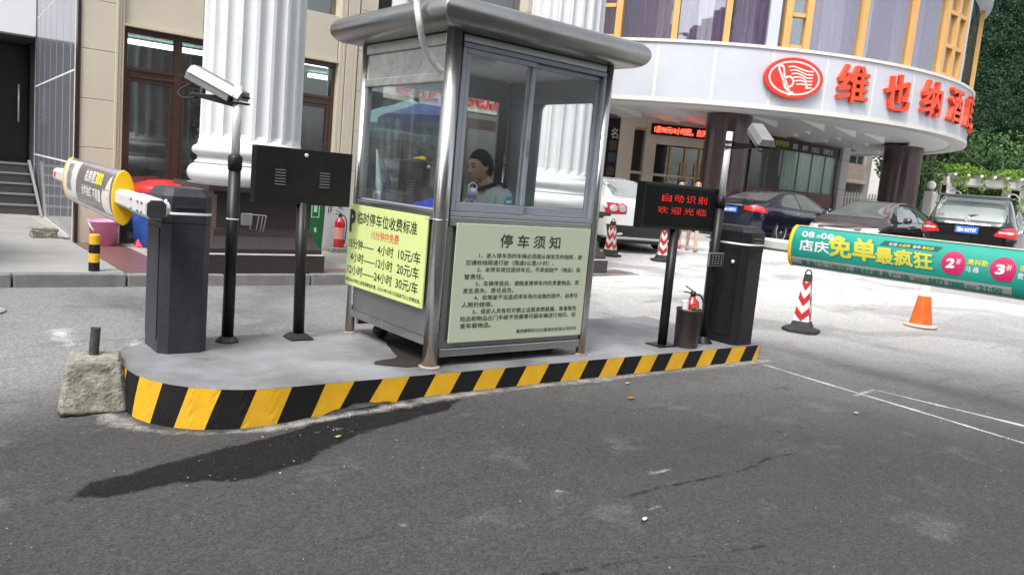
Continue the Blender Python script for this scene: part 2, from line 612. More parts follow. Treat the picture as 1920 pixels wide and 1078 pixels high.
# sheets lying on the road: worn lines, wet patch, splashes of paint
def sheet(name, poly, m, dz=.006, cell=.12, jit=0.0, parent=None, zf=None, fade=None):
    zf = zf or surf_z
    b = bmesh.new()
    pts = []
    n = len(poly)
    for i in range(n):
        a, c = Vector(poly[i]), Vector(poly[(i + 1) % n])
        k = max(1, int((c - a).length / .05)) if jit else 1
        for q in range(k):
            p = a.lerp(c, q / k)
            if jit:
                p = p + Vector((mnoise.noise((p.x * 5, p.y * 5, 1)) + .5 * mnoise.noise((p.x * 15, p.y * 15, 2)), mnoise.noise((p.x * 5, p.y * 5, 5)) + .5 * mnoise.noise((p.x * 15, p.y * 15, 7)))) * jit
            pts.append(p)
    b.faces.new([b.verts.new((p.x, p.y, 0)) for p in pts])
    bmesh.ops.triangulate(b, faces=b.faces)
    x0, x1 = min(p.x for p in pts), max(p.x for p in pts)
    y0, y1 = min(p.y for p in pts), max(p.y for p in pts)
    for ax, lo, hi in ((0, x0, x1), (1, y0, y1)):
        q = lo + cell
        while q < hi:
            co = [0, 0, 0]; no = [0, 0, 0]
            co[ax] = q; no[ax] = 1
            bmesh.ops.bisect_plane(b, geom=list(b.verts) + list(b.edges) + list(b.faces), plane_co=co, plane_no=no)
            q += cell
    for v in b.verts:
        v.co.z = zf(v.co.x, v.co.y) + dz
    for f in b.faces:
        if f.normal.z < 0:
            f.normal_flip()
    lay = b.verts.layers.float.new('fade')
    segs = [(pts[i], pts[(i + 1) % len(pts)]) for i in range(len(pts))]
    for v in b.verts:
        if fade:
            dm = 9.0
            for p_, q_ in segs:
                d_ = q_ - p_
                t_ = max(0, min(1, ((v.co.x - p_.x) * d_.x + (v.co.y - p_.y) * d_.y) / max(1e-9, d_.length_squared)))
                dm = min(dm, hypot(v.co.x - p_.x - d_.x * t_, v.co.y - p_.y - d_.y * t_))
            v[lay] = min(1, dm / fade)
        else:
            v[lay] = 1.0
    k = MB(); k.b.free(); k.b = b
    o = k.build(name, m, parent)
    return o

def worn(name, c, lo, hi, scale, r=.7, grain=60, amax=1.0, fk=.8, c2=None, spec=.5):
    """paint or dust worn through to what lies below"""
    M = bpy.data.materials.new(name)
    M.use_nodes = True
    N, L = M.node_tree.nodes, M.node_tree.links
    P = N['Principled BSDF']
    P.inputs['Base Color'].default_value = (*c, 1)
    P.inputs['Roughness'].default_value = r
    P.inputs['Specular IOR Level'].default_value = spec
    tc = N.new('ShaderNodeTexCoord')
    n = N.new('ShaderNodeTexNoise'); n.inputs['Scale'].default_value = scale; n.inputs['Detail'].default_value = 5
    n2 = N.new('ShaderNodeTexNoise'); n2.inputs['Scale'].default_value = grain; n2.inputs['Detail'].default_value = 3
    L.new(tc.outputs['Object'], n.inputs['Vector']); L.new(tc.outputs['Object'], n2.inputs['Vector'])
    a = N.new('ShaderNodeMath'); a.operation = 'ADD'
    L.new(n.outputs['Fac'], a.inputs[0]); L.new(n2.outputs['Fac'], a.inputs[1])
    at = N.new('ShaderNodeAttribute'); at.attribute_name = 'fade'
    a2 = N.new('ShaderNodeMath'); a2.operation = 'MULTIPLY_ADD'; a2.inputs[1].default_value = fk; a2.inputs[2].default_value = -fk
    L.new(at.outputs['Fac'], a2.inputs[0])
    a3 = N.new('ShaderNodeMath'); a3.operation = 'ADD'
    L.new(a.outputs[0], a3.inputs[0]); L.new(a2.outputs[0], a3.inputs[1])
    mr = N.new('ShaderNodeMapRange')
    L.new(a3.outputs[0], mr.inputs[0]); mr.inputs[1].default_value = lo; mr.inputs[2].default_value = hi; mr.inputs[4].default_value = amax
    L.new(mr.outputs[0], P.inputs['Alpha'])
    if c2:
        mx = N.new('ShaderNodeMix'); mx.data_type = 'RGBA'; mx.inputs[6].default_value = (*c, 1); mx.inputs[7].default_value = (*c2, 1)
        m4 = N.new('ShaderNodeMapRange'); m4.inputs[1].default_value = .35; m4.inputs[2].default_value = .65
        L.new(n2.outputs['Fac'], m4.inputs[0]); L.new(m4.outputs[0], mx.inputs[0]); L.new(mx.outputs[2], P.inputs['Base Color'])
        bp = N.new('ShaderNodeBump'); bp.inputs['Strength'].default_value = .5; bp.inputs['Distance'].default_value = .006
        L.new(n2.outputs['Fac'], bp.inputs['Height']); L.new(bp.outputs[0], P.inputs['Normal'])
    return M
PAINTW = worn('worn_white_line', (.55, .55, .55), .50, 1.05, 2.2, grain=90, amax=.95, fk=.5)
SPLASH = worn('white_powder', (.62, .62, .62), .55, 1.15, 9, grain=110, amax=.9, fk=.6)
def strip(x0, y0, x1, y1, w):
    d = Vector((x1 - x0, y1 - y0)).normalized()
    p = Vector((-d.y, d.x)) * w / 2
    a, b = Vector((x0, y0)), Vector((x1, y1))
    return [tuple(a - p), tuple(b - p), tuple(b + p), tuple(a + p)]
struct(sheet('painted_line', strip(6.18, 4.0, 5.80, .4, .06), PAINTW, dz=.003, cell=.02, fade=.035))
struct(sheet('painted_line', strip(6.36, 3.06, 6.62, .6, .06), PAINTW, dz=.003, cell=.02, fade=.035))
struct(sheet('painted_line', strip(5.95, 3.02, 6.38, 3.075, .06), PAINTW, dz=.004, cell=.02, fade=.045))
SPL2 = worn('pale_scuff', (.34, .335, .32), .65, 1.15, 14, grain=110, amax=.7, fk=.5)
def blob(cx, cy, rx, ry, seed, n=26):
    rr = random.Random(seed)
    return [(cx + rx * cos(2 * pi * k / n) * rr.uniform(.55, 1.1), cy + ry * sin(2 * pi * k / n) * rr.uniform(.55, 1.1)) for k in range(n)]
for cx, cy, rx, ry, sd_ in ((1.08, 6.75, .17, .5, 1), (1.52, 6.25, .10, .45, 2), (3.15, 2.55, .16, .035, 3), (2.52, 2.62, .05, .04, 4), (2.75, 2.25, .09, .03, 5), (1.72, 2.72, .045, .035, 6), (1.62, 2.35, .03, .02, 7), (2.95, 1.9, .06, .05, 8), (2.3, 1.75, .04, .04, 9), (1.9, 3.95, .22, .07, 10), (1.15, 7.6, .3, .05, 11), (2.0, 8.1, .5, .05, 12)):
    struct(sheet('road_stain', blob(cx, cy, rx, ry, sd_), SPLASH if sd_ < 2.5 else SPL2, dz=.003, cell=.03 if rx < .25 and ry < .25 else .06, fade=min(rx, ry) * .8))
WET = worn('wet_asphalt', (.006, .006, .0065), .50, 1.0, 9, r=.8, grain=120, fk=.75, c2=(.016, .016, .017), spec=.12)
wetpoly = [(0.602, 3.715), (0.747, 3.886), (0.913, 3.925), (1.076, 3.952), (1.263, 3.982), (1.44, 4.028), (1.643, 4.031), (1.847, 4.083), (2.024, 4.187), (2.234, 4.266), (2.477, 4.24), (2.698, 4.157), (2.957, 4.116), (2.925, 3.997), (2.717, 3.851), (2.542, 3.845), (2.301, 3.8), (2.088, 3.781), (1.849, 3.679), (1.691, 3.558), (1.556, 3.533), (1.413, 3.504), (1.294, 3.524), (1.169, 3.591), (1.062, 3.632), (0.949, 3.637), (0.839, 3.642), (0.722, 3.693)]
stuff(sheet('wet_patch', wetpoly, WET, dz=.003, jit=.025, cell=.05, fade=.05))

# ------------------------------------------------------------ traffic island
isl = thing('traffic_island', 'raised grey concrete island with a black and yellow striped edge', 'traffic island', (3.8, 4.9, 0))
out = [(1.35, 5.48), (1.24, 5.40), (1.17, 5.28), (1.13, 5.12), (1.12, 4.95), (1.125, 4.82), (1.14, 4.70), (1.18, 4.58), (1.25, 4.46), (1.34, 4.36), (1.45, 4.28), (1.58, 4.225), (1.75, 4.20)]
out += [(1.75 + .2 * i, 4.20 - .002 * i) for i in range(1, 23)] + [(6.31, 4.16)]
back = [(6.33, 4.20), (6.33, 5.56), (4.0, 5.60), (1.62, 5.59), (1.48, 5.56)]
b = MB()
top = b.ring([(x, y, .14) for x, y in out + back])
low = b.ring([(x, y, -.14) for x, y in out + back])
b.cap(top); b.skin(low, top, smooth=False)
b.build('concrete_slab', CONC, isl)
# painted stripes: real bands on the kerb face, slanted, following the curve
P_ = [Vector(p) for p in out]
cum = [0]
for a, c in zip(P_, P_[1:]):
    cum.append(cum[-1] + (c - a).length)
def along(s):
    s = min(max(s, 0), cum[-1])
    for i in range(len(P_) - 1):
        if s <= cum[i + 1] + 1e-9:
            t = (s - cum[i]) / (cum[i + 1] - cum[i])
            p = P_[i].lerp(P_[i + 1], t)
            d = (P_[i + 1] - P_[i]).normalized()
            return p, Vector((d.y, -d.x))
b = MB()
W_, SL = .195, .085
k = 0
s = -.1
s = -.1
rs = random.Random(5)
edges_ = [s]
while s < cum[-1]:
    s += W_ * rs.uniform(.93, 1.07) * (1 if len(edges_) > 9 else .9)
    edges_.append(s)
for k in range(len(edges_) - 1):
    b.mi = k % 2
    n = 6
    cols = []
    for i in range(n + 1):
        q = edges_[k] + (edges_[k + 1] - edges_[k]) * i / n
        rows = []
        for j in range(5):
            f = j / 4
            p, nn = along(q + SL * f)
            pb, _ = along(q)
            zb = ground_z(pb.x, pb.y) - .01
            # paint worn away near the foot where the kerb is chipped
            if 2.0 < pb.x < 2.55 and pb.y < 4.3:
                zb += .045 * max(0, sin((pb.x - 2.0) / .55 * pi)) * (1 + .4 * mnoise.noise((pb.x * 14, 0, 0)))
            z = zb + (.1395 - zb) * f
            p = p + nn * .004
            rows.append(b.b.verts.new((p.x, p.y, z)))
        cols.append(rows)
    if edges_[k + 1] + SL < 0.0 or edges_[k] > cum[-1]:
        continue
    for i in range(n):
        for j in range(4):
            try:
                f = b.b.faces.new((cols[i][j], cols[i + 1][j], cols[i + 1][j + 1], cols[i][j + 1]))
                f.material_index = b.mi
            except ValueError:
                pass
bmesh.ops.remove_doubles(b.b, verts=b.b.verts, dist=1e-5)
b.build('stripe_paint', [BPAINT, YEL], isl)
PUD = mat('damp_concrete', (.03, .026, .022), .25, 0, c2=(.05, .045, .04), ns=5, sharp=.1)
flat = lambda x, y: .14
DSTN = worn('faint_dark_stain', (.035, .034, .034), .80, 1.3, 6, r=.6, grain=40, amax=.6, fk=.6)
for cx, cy, rx, ry, sd_ in ((2.1, 5.0, .35, .12, 31), (1.9, 4.62, .3, .10, 32), (2.55, 4.9, .25, .2, 33), (4.7, 4.9, .3, .2, 34), (5.0, 4.5, .22, .12, 35), (1.6, 4.9, .2, .3, 36), (3.9, 5.0, .9, .4, 37), (2.35, 5.35, .3, .12, 38)):
    struct(sheet('island_stain', blob(cx, cy, rx, ry, sd_), DSTN, dz=.002, cell=.06, fade=min(rx, ry) * .9, zf=flat))
def ribbon(pts, w, seed):
    rr = random.Random(seed)
    l, r = [], []
    for i, p in enumerate(pts):
        a = Vector(pts[max(0, i - 1)]); c = Vector(pts[min(len(pts) - 1, i + 1)])
        d = (c - a).normalized(); q = Vector((-d.y, d.x)) * w * rr.uniform(.5, 1.3) / 2
        l.append(tuple(Vector(p) + q)); r.append(tuple(Vector(p) - q))
    return l + r[::-1]
CRK = worn('tarred_crack', (.010, .010, .010), .55, 1.0, 14, r=.8, grain=90, fk=.5, amax=.85)
struct(sheet('road_crack', ribbon([(4.15, 2.4), (3.95, 2.43), (3.71, 2.38), (3.5, 2.36), (3.22, 2.38), (2.98, 2.4), (2.7, 2.4)], .035, 1), CRK, dz=.004, cell=.03, fade=.02))
struct(sheet('road_crack', ribbon([(1.9, 2.1), (2.15, 2.02), (2.4, 1.95), (2.62, 1.82), (2.9, 1.75)], .03, 2), CRK, dz=.004, cell=.03, fade=.02))
for cx, cy, rx, ry, sd_ in ((3.0, 3.3, .18, .10, 41), (3.2, 2.1, .07, .05, 42), (2.4, 2.05, .06, .04, 43), (2.55, 2.35, .05, .04, 44), (2.7, 1.95, .05, .03, 45), (4.6, 2.7, .5, .14, 46), (4.2, 2.95, .35, .12, 47), (2.1, 1.6, .25, .12, 48), (3.4, 1.7, .4, .12, 49), (2.5, 6.6, .35, .07, 50), (3.6, 6.75, .25, .06, 51), (4.3, 1.4, .5, .2, 52), (1.3, 2.6, .4, .2, 53), (5.6, 3.4, .4, .15, 54)):
    struct(sheet('oil_stain', blob(cx, cy, rx, ry, sd_), DSTN, dz=.0045, cell=.05, fade=min(rx, ry) * .9))
# dust and crumbs gathered along the foot of the kerb
DUST = worn('kerb_dust', (.30, .29, .27), .62, 1.15, 12, r=.9, grain=120, fk=.55, amax=.8)
kb_ = [(1.0, 4.9), (1.02, 4.7), (1.1, 4.5), (1.25, 4.33), (1.45, 4.2), (1.7, 4.13), (2.2, 4.12), (2.8, 4.11), (3.4, 4.12), (4.2, 4.11), (5.0, 4.1), (5.8, 4.1), (6.4, 4.08), (6.5, 4.3)]
struct(sheet('kerb_dust', ribbon(kb_, .17, 6), DUST, dz=.0035, cell=.04, fade=.07))
stuff(sheet('puddle', [(2.55, 4.50), (2.72, 4.40), (2.95, 4.34), (3.1, 4.5), (3.3, 4.6), (3.4, 5.1), (3.0, 5.3), (2.92, 5.05), (2.85, 4.8), (2.75, 4.62), (2.6, 4.6)], PUD, dz=.004, jit=.04, zf=flat))

# ------------------------------------------------------------ pavement on the left
pv = struct(box('pavement', PAVE, None, -30, 8.87, -.3, 2.0, 40, .125))
struct(box('pavement', PALES, None, 2.0, 8.87, -.3, 9.55, 40, .118))
kx = -12.0
kb = None
while kx < 9.6:
    e = min(kx + .99, 9.70)
    o = MB().box(kx + .004, 8.72, -.2, e - .004, 8.868, .13 + random.uniform(-.006, .004)).build('kerb_stone', KERB, pv, .012)
    kx += 1.0
ky = 8.88
while ky < 12:
    MB().box(9.555, ky, -.2, 9.70, ky + .99, .13).build('kerb_stone', KERB, pv, .012)
    ky += 1.0
# paving slabs: red granite border, pale slabs inside
y = 8.875
x = 2.004
while x < 9.5:
    e = min(x + .596, 9.548)
    MB().box(x, 8.875, .05, e, 9.17, .1325).build('paving_slab', REDG, pv, .003)
    x += .6
y = 9.176
while y < 11.3:
    MB().box(2.004, y, .05, 2.55, min(y + .592, 11.54), .1325).build('paving_slab', REDG, pv, .003)
    y += .6
y = 9.176
while y < 11.4:
    x = 2.556
    while x < 9.4:
        MB().box(x, y, .05, min(x + .594, 9.548), min(y + .594, 11.54), .130).build('paving_slab', PALES, pv, .003)
        x += .6
    y += .6

# ------------------------------------------------------------ shop building on the left
shop = thing('shop_building', 'beige stone shopfront building with brown copper window frames behind the white columns', 'building', (6, 16, 0))
FY = 11.55
def wallseg(x0, z0, x1, z1, y0=FY, y1=FY + .4, m=BEI, name='wall', bev=.004):
    return MB().box(x0, y0, z0, x1, y1, z1).build(name, m, shop, bev)
# pilaster slabs, one stone above the other
for x0, x1 in ((2.03, 2.425), (5.86, 6.15), (9.1, 9.6), (10.2, 10.9)):
    z = .125
    for zt in (.76, 1.37, 1.985, 2.6, 3.21, 3.82, 4.43, 5.05, 5.66, 6.3, 6.9, 7.5, 8.1):
        wallseg(x0, z, x1, zt - .006, name='stone_slab')
        z = zt
for i, x in enumerate((2.425, 2.462, 2.500)):
    MB().box(x + .001, FY - .02 + .018 * i, .125, x + .036, FY + .4, 8.1).build('moulding', BEI2, shop, .006)
for i, x in enumerate((5.55, 5.60, 5.66, 5.79)):
    MB().box(x + .001, FY + .01 * (2 - i), .125, x + (.128 if i == 2 else .048), FY + .4, 8.1).build('moulding', BEI2 if i != 2 else BEI, shop, .006)
# wall between the shop windows and the upper windows
for x0, x1 in ((2.54, 5.545), (6.16, 9.09)):
    zz = 3.0
    n = 3
    w = (x1 - x0) / n
    for i in range(n):
        wallseg(x0 + i * w, 3.0, x0 + (i + 1) * w - .006, 3.66, y0=FY + .06, name='stone_slab')
    box('cornice', BEI2, shop, x0, FY + .02, 2.965, x1, FY + .4, 2.996)
wallseg(9.605, .125, 10.195, 8.1, y0=FY + .05)
box('roof', BEI, shop, 2.03, FY, 8.12, 10.9, 20, 8.4)
box('wall', BEI, shop, 10.6, FY + .41, .125, 10.88, 20, 8.1)
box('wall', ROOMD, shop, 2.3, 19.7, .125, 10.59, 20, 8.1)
box('floor', PALES, shop, 2.3, FY + .42, .1, 10.59, 19.69, .135)
box('ceiling', ROOMG, shop, 2.3, FY + .42, 3.2, 10.59, 19.69, 3.6)
def shopwin(x0, x1, mull, z0=.13, z1=2.95, tr0=2.33, tr1=2.46, y=FY + .12):
    f = box('window_frame', COPP, shop, x0, y, z1 - .05, x1, y + .10, z1, .004)
    cut = [x0] + [q for m_ in mull for q in (m_[0], m_[1])] + [x1]
    for a, c in [(x0, x0 + .05)] + list(mull) + [(x1 - .05, x1)]:
        MB().box(a, y - .002, z0, c, y + .102, z1 - .052).build('window_frame', COPP, shop, .004)
    spans = [(x0 + .05, mull[0][0])] + [(mull[i][1], mull[i + 1][0]) for i in range(len(mull) - 1)] + [(mull[-1][1], x1 - .05)]
    for a, c in spans:
        if c - a < .08:
            continue
        # folded transom profile
        b = MB()
        b.box(a, y + .0, tr0, c, y + .10, tr0 + .045)
        b.box(a, y + .012, tr0 + .047, c, y + .10, tr1 - .045)
        b.box(a, y, tr1 - .043, c, y + .10, tr1)
        b.build('transom', COPP, shop, .003)
        MB().box(a, y + .045, tr1, c, y + .052, z1 - .052).build('pane', GLSD, shop)
        MB().box(a + .05, y + .045, z0 + .05, c - .05, y + .052, tr0 - .05).build('pane', GLSD, shop)
        for q in ((a, z0, a + .05, tr0 - .002), (c - .05, z0, c, tr0 - .002)):
            MB().box(q[0], y + .01, q[1], q[2], y + .08, q[3]).build('sash', COPP, shop, .004)
        MB().box(a + .051, y + .01, z0, c - .051, y + .08, z0 + .05).build('sash', COPP, shop, .004)
        MB().box(a + .051, y + .01, tr0 - .05, c - .051, y + .08, tr0 - .002).build('sash', COPP, shop, .004)
shopwin(2.55, 5.54, [(3.19, 3.285), (4.1, 4.18)])
shopwin(6.16, 9.09, [(6.9, 6.98), (8.0, 8.08)])
# things seen dimly inside
for x0, y0, z0, x1, y1, z1 in ((2.8, 13.3, .14, 3.25, 13.5, 1.75), (3.6, 14.4, .14, 4.9, 14.8, 1.1), (5.0, 13.6, .14, 5.5, 14.0, 2.0), (6.3, 13.2, .14, 7.5, 13.8, 1.0), (7.9, 14, .14, 8.9, 14.5, 1.9)):
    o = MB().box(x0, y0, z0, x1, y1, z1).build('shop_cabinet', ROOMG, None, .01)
    tag(o, 'dim grey cabinet inside the shop, ' + ('tall one nearest the beige pilaster', 'long low one behind the first window', 'tall one at the right end of the first window', 'long low one behind the second window', 'tall one behind the second window')[int(x0 * 0 + [2.8, 3.6, 5.0, 6.3, 7.9].index(x0))], 'cabinet', 'cabinets inside the shop')
for x0, y0 in ((3.2, 13.0), (3.2, 14.4), (5.3, 13.2), (7.0, 13.0), (6.6, 15.0)):
    o = MB().box(x0, y0, 3.08, x0 + 1.3, y0 + .09, 3.15).build('ceiling_tube_lamp', LAMP, None)
    tag(o, 'lit fluorescent tube on the shop ceiling, ' + {(3.2, 13.0): 'front one by the left door post', (3.2, 14.4): 'rear one by the left door post', (5.3, 13.2): 'seen just right of the first column', (7.0, 13.0): 'front one behind the second window', (6.6, 15.0): 'rear one behind the second window'}[(x0, y0)], 'lamp', 'fluorescent tubes in the shop')
# upper windows
for x0, x1 in ((2.54, 5.535), (6.17, 9.09)):
    n = 3
    w = (x1 - x0) / n
    for i in range(n):
        a, c = x0 + i * w, x0 + (i + 1) * w
        fr = box('window_frame', ALUD, shop, a, FY + .2, 3.668, a + .05, FY + .27, 7.2)
        MB().box(a + .052, FY + .23, 3.668, c - .002, FY + .24, 7.2).build('pane', GLSD, shop)
    box('curtain', ROOMG, shop, x0, FY + .6, 3.668, x1, FY + .62, 7.2)
    wallseg(x0, 7.21, x1, 8.1, y0=FY + .06)
# red and white fascia sign over the second window, seen through the booth
sg = thing('shop_sign', 'white shop fascia sign with red characters seen through the guard booth', 'sign', (7.6, FY, 2.9))
box('panel', mat('cream_panel', (.7, .66, .55), .5), sg, 6.2, FY - .02, 2.56, 9.05, FY + .1, 2.93, .01)
text('专业干洗店', RED, sg, (6.45, FY - .02, 2.63), (1, 0, 0), (0, 0, 1), 2.3, .25, bold=.02, ext=.03)

# granite side wall of the shop building: every tile of its own
gw = thing('granite_wall', 'polished grey granite tiled wall with pale joints beside the dark entrance', 'wall', (2.1, 14, 0))
def gx(yy):
    return 2.03 + (yy - 11.7) * .046
b = MB()
b.box(0, 0, 0, 0, 0, 0) if False else None
Y0g, Y1g = 11.705, 17.3
p = [(gx(Y0g) + .012, Y0g), (gx(Y1g) + .012, Y1g), (gx(Y1g) + .25, Y1g), (gx(Y0g) + .2, Y0g)]
b.prism([(a, c) for a, c in p], (0, 0, .12), (1, 0, 0), (0, 1, 0), (0, 0, 7.9))
b.build('backing', GROUT, gw)
ny = 7
hy = (Y1g - .1 - 12.05 + .35) / ny
zl = [.13, 1.14, 2.36, 3.55, 4.75, 5.95, 7.1, 8.0]
for i in range(ny):
    ya, yb = 11.72 + i * hy, 11.72 + (i + 1) * hy - .05
    for z0, z1 in zip(zl, zl[1:]):
        q = MB()
        q.prism([(gx(ya) + .007, ya), (gx(yb) + .007, yb), (gx(yb) + .02, yb), (gx(ya) + .02, ya)], (0, 0, z0 + .014), (1, 0, 0), (0, 1, 0), (0, 0, z1 - z0 - .028))
        q.build('granite_tile', GRAN, gw)
box('corner_strip', DARKG, gw, 1.99, 11.53, .13, 2.025, 11.549, 8.0)
box('corner_strip', DARKG, gw, 2.0, 11.55, .13, 2.028, 11.70, 8.0)

# ------------------------------------------------------------ dark entrance with steps, far left
ent = thing('entrance_building', 'white fronted building with a dark doorway above five stone steps', 'building', (-1, 18, 0))
FAS = mat('white_fascia', (.72, .73, .76), .5, 0, c2=(.72, .73, .76), ns=1, sharp=.1)
for i in range(4):
    box('fascia_panel', FAS, ent, -6 + i * 2.07, 17.0, 3.22, -6 + (i + 1) * 2.07 - .012, 17.3, 4.6, .005)
    box('fascia_panel', FAS, ent, -6 + i * 2.07, 17.0, 4.612, -6 + (i + 1) * 2.07 - .012, 17.3, 6.6, .005)
box('soffit', ROOMD, ent, -6, 17.31, 3.15, 2.25, 19.5, 3.4)
box('wall', ROOMD, ent, -6, 19.5, .1, 2.2, 19.8, 8)
box('wall', ROOMD, ent, 2.31, 17.01, .1, 2.5, 19.5, 8)
box('wall', FAS, ent, -14, 16.4, .1, -6.01, 20, 8)
b = MB()
SGR = mat('step_granite', (.045, .043, .045), .4, 0, c2=(.08, .078, .08), ns=30, sharp=.2)
SNO = mat('step_nosing', (.20, .20, .20), .6)
for i in range(5):
    z = .125 + .165 * i
    st_ = box('step', SGR, ent, -6, 15.8 + .30 * i, z, 2.16, 15.8 + .30 * (i + 1) + .02, z + .165)
    box('nosing', SNO, ent, -6, 15.785 + .30 * i, z + .140, 2.16, 15.84 + .30 * i, z + .172, .004)
box('landing', SGR, ent, -6, 17.32, .12, 2.30, 19.5, .95)
dr = box('door', mat('dark_door', (.02, .014, .016), .25), ent, 0.5, 18.0, .96, 2.28, 18.06, 3.14)
b = MB(); b.tube([(2.12, 17.9, 1.70), (2.12, 17.9, 2.40)], .018, 8)
b.tube([(2.12, 17.9, 1.84), (2.12, 18.0, 1.84)], .01, 6); b.tube([(2.12, 17.9, 2.28), (2.12, 18.0, 2.28)], .01, 6)
b.build('door_handle', GALV, dr)
b = MB(); b.prism([(15.5, .13), (15.62, .13), (17.1, 1.02), (16.98, 1.02)], (2.165, 0, 0), (0, 1, 0), (0, 0, 1), (.04, 0, 0))
b.build('stair_stringer', SNO, ent, .004)

# ------------------------------------------------------------ fluted columns on granite plinths
def column(cx, cy, label):
    t = thing('column', label, 'column', (cx, cy, .13), group=None)
    # plinth: lower block, cavetto, upper block
    h1, h2 = .70, .55
    b = MB(); b.box(cx - h1, cy - h1, .13, cx + h1, cy + h1, .335); b.build('plinth_block', DARKG, t, .004)
    b = MB(); b.box(cx - h1 + .01, cy - h1 + .01, .336, cx + h1 - .01, cy + h1 - .01, .347); b.build('joint', GROUT, t)
    b = MB()
    prof = [(h1 - .03, .348), (h1 - .03, .40), (.645, .43), (.61, .47), (.585, .53), (.575, .60), (h2, .62), (h2, .98), (h2 + .05, .99), (h2 + .05, 1.015), (h2 + .13, 1.03), (h2 + .13, 1.085)]
    rings = [b.ring([(cx - r, cy - r, z), (cx + r, cy - r, z), (cx + r, cy + r, z), (cx - r, cy + r, z)]) for r, z in prof]
    for a, c in zip(rings, rings[1:]):
        b.skin(a, c, smooth=False)
    b.cap(rings[0][::-1]); b.cap(rings[-1])
    b.build('pedestal', DARKG, t)
    # attic base
    b = MB()
    prof = [(.69, 1.086)]
    for k in range(9):
        a = -pi / 2 + pi * k / 8
        prof.append((.595 + .10 * cos(a), 1.198 + .11 * sin(a)))
    prof += [(.62, 1.315), (.615, 1.335)]
    for k in range(7):
        a = pi / 2 * k / 6
        prof.append((.615 - .030 * sin(a), 1.335 + .05 * (1 - cos(a)) + .0))
    prof += [(.60, 1.40)]
    for k in range(7):
        a = -pi / 2 + pi * k / 6
        prof.append((.60 + .050 * cos(a), 1.46 + .055 * sin(a)))
    prof += [(.60, 1.52), (.585, 1.55), (.575, 1.60)]
    b.lathe((cx, cy, 0), prof, 48)
    b.build('column_base', COLW, t)
    # fluted shaft: 20 flutes
    b = MB()
    nf, per = 20, 10
    rings = []
    for z, R in ((1.60, .575), (1.66, .572), (8.0, .535)):
        ps = []
        for k in range(nf * per):
            a = 2 * pi * k / (nf * per)
            u = (k % per) / per
            d = 0.0
            if .16 < u < .84:
                d = .058 * sqrt(max(0, 1 - ((u - .5) / .36) ** 2))
            r = R - (d if z > 1.61 else 0)
            ps.append((cx + r * cos(a), cy + r * sin(a), z))
        rings.append(b.ring(ps))
    b.skin(rings[0], rings[1], smooth=False)
    b.skin(rings[1], rings[2], smooth=False)
    b.build('fluted_shaft', COLW, t)
    return t
column(3.49, 9.50, 'white fluted column on a dark granite plinth, between the two black gate posts and the booth')
column(8.28, 9.50, 'white fluted column on a dark granite plinth rising behind the guard booth')
# ------------------------------------------------------------ guard booth
bo = thing('guard_booth', 'stainless steel guard booth with sliding windows standing on the striped island', 'booth', (3.56, 4.94, .14))
BX0, BX1, BY0, BY1 = 2.85, 4.28, 4.34, 5.55
for x, y, r in ((2.875, 4.365, .052), (4.255, 4.365, .036), (2.875, 5.525, .036), (4.255, 5.525, .036)):
    b = MB(); b.tube([(x, y, .14), (x, y, 2.33)], r, 20)
    b.build('post', STEEL, bo)
    b = MB(); b.lathe((x, y, .14), [(r + .022, 0), (r + .022, .006), (r + .004, .012)], 20)
    b.build('foot_plate', mat('rusty_steel', (.22, .12, .05), .7, .3, c2=(.4, .38, .34), ns=20), bo)
def rail(name, x0, y0, z0, x1, y1, z1, m=STEEL, bev=.006):
    return MB().box(x0, y0, z0, x1, y1, z1).build(name, m, bo, bev)
# left side (faces -X)
rail('rail', 2.852, 4.42, .275, 2.905, 5.49, .33)
rail('panel', 2.872, 4.42, .332, 2.89, 5.49, 1.125, STEELP, .002)
rail('rail', 2.850, 4.42, 1.127, 2.905, 5.49, 1.172)
rail('rail', 2.850, 4.42, 2.005, 2.905, 5.49, 2.062, STEELF)
rail('panel', 2.868, 4.42, 2.064, 2.885, 5.49, 2.235, STEELF, .002)
rail('rail', 2.850, 4.42, 2.237, 2.905, 5.49, 2.31, STEELF)
rail('window_frame', 2.857, 5.45, 1.173, 2.90, 5.488, 2.004, ALUD)
rail('window_frame', 2.857, 4.42, 1.173, 2.90, 4.445, 2.004, ALUD)
rail('window_frame', 2.857, 4.446, 1.174, 2.90, 5.449, 1.19, ALU)
rail('pane', 2.876, 4.446, 1.192, 2.881, 5.449, 2.003, GLS, 0)
# front (faces -Y)
rail('rail', 2.93, 4.342, .205, 4.215, 4.395, .262)
rail('panel', 2.93, 4.36, .264, 4.215, 4.378, 1.085, STEELP, .002)
rail('rail', 2.93, 4.338, 1.087, 4.215, 4.395, 1.150)
rail('rail', 2.93, 4.342, 2.262, 4.215, 4.395, 2.312, STEELP)
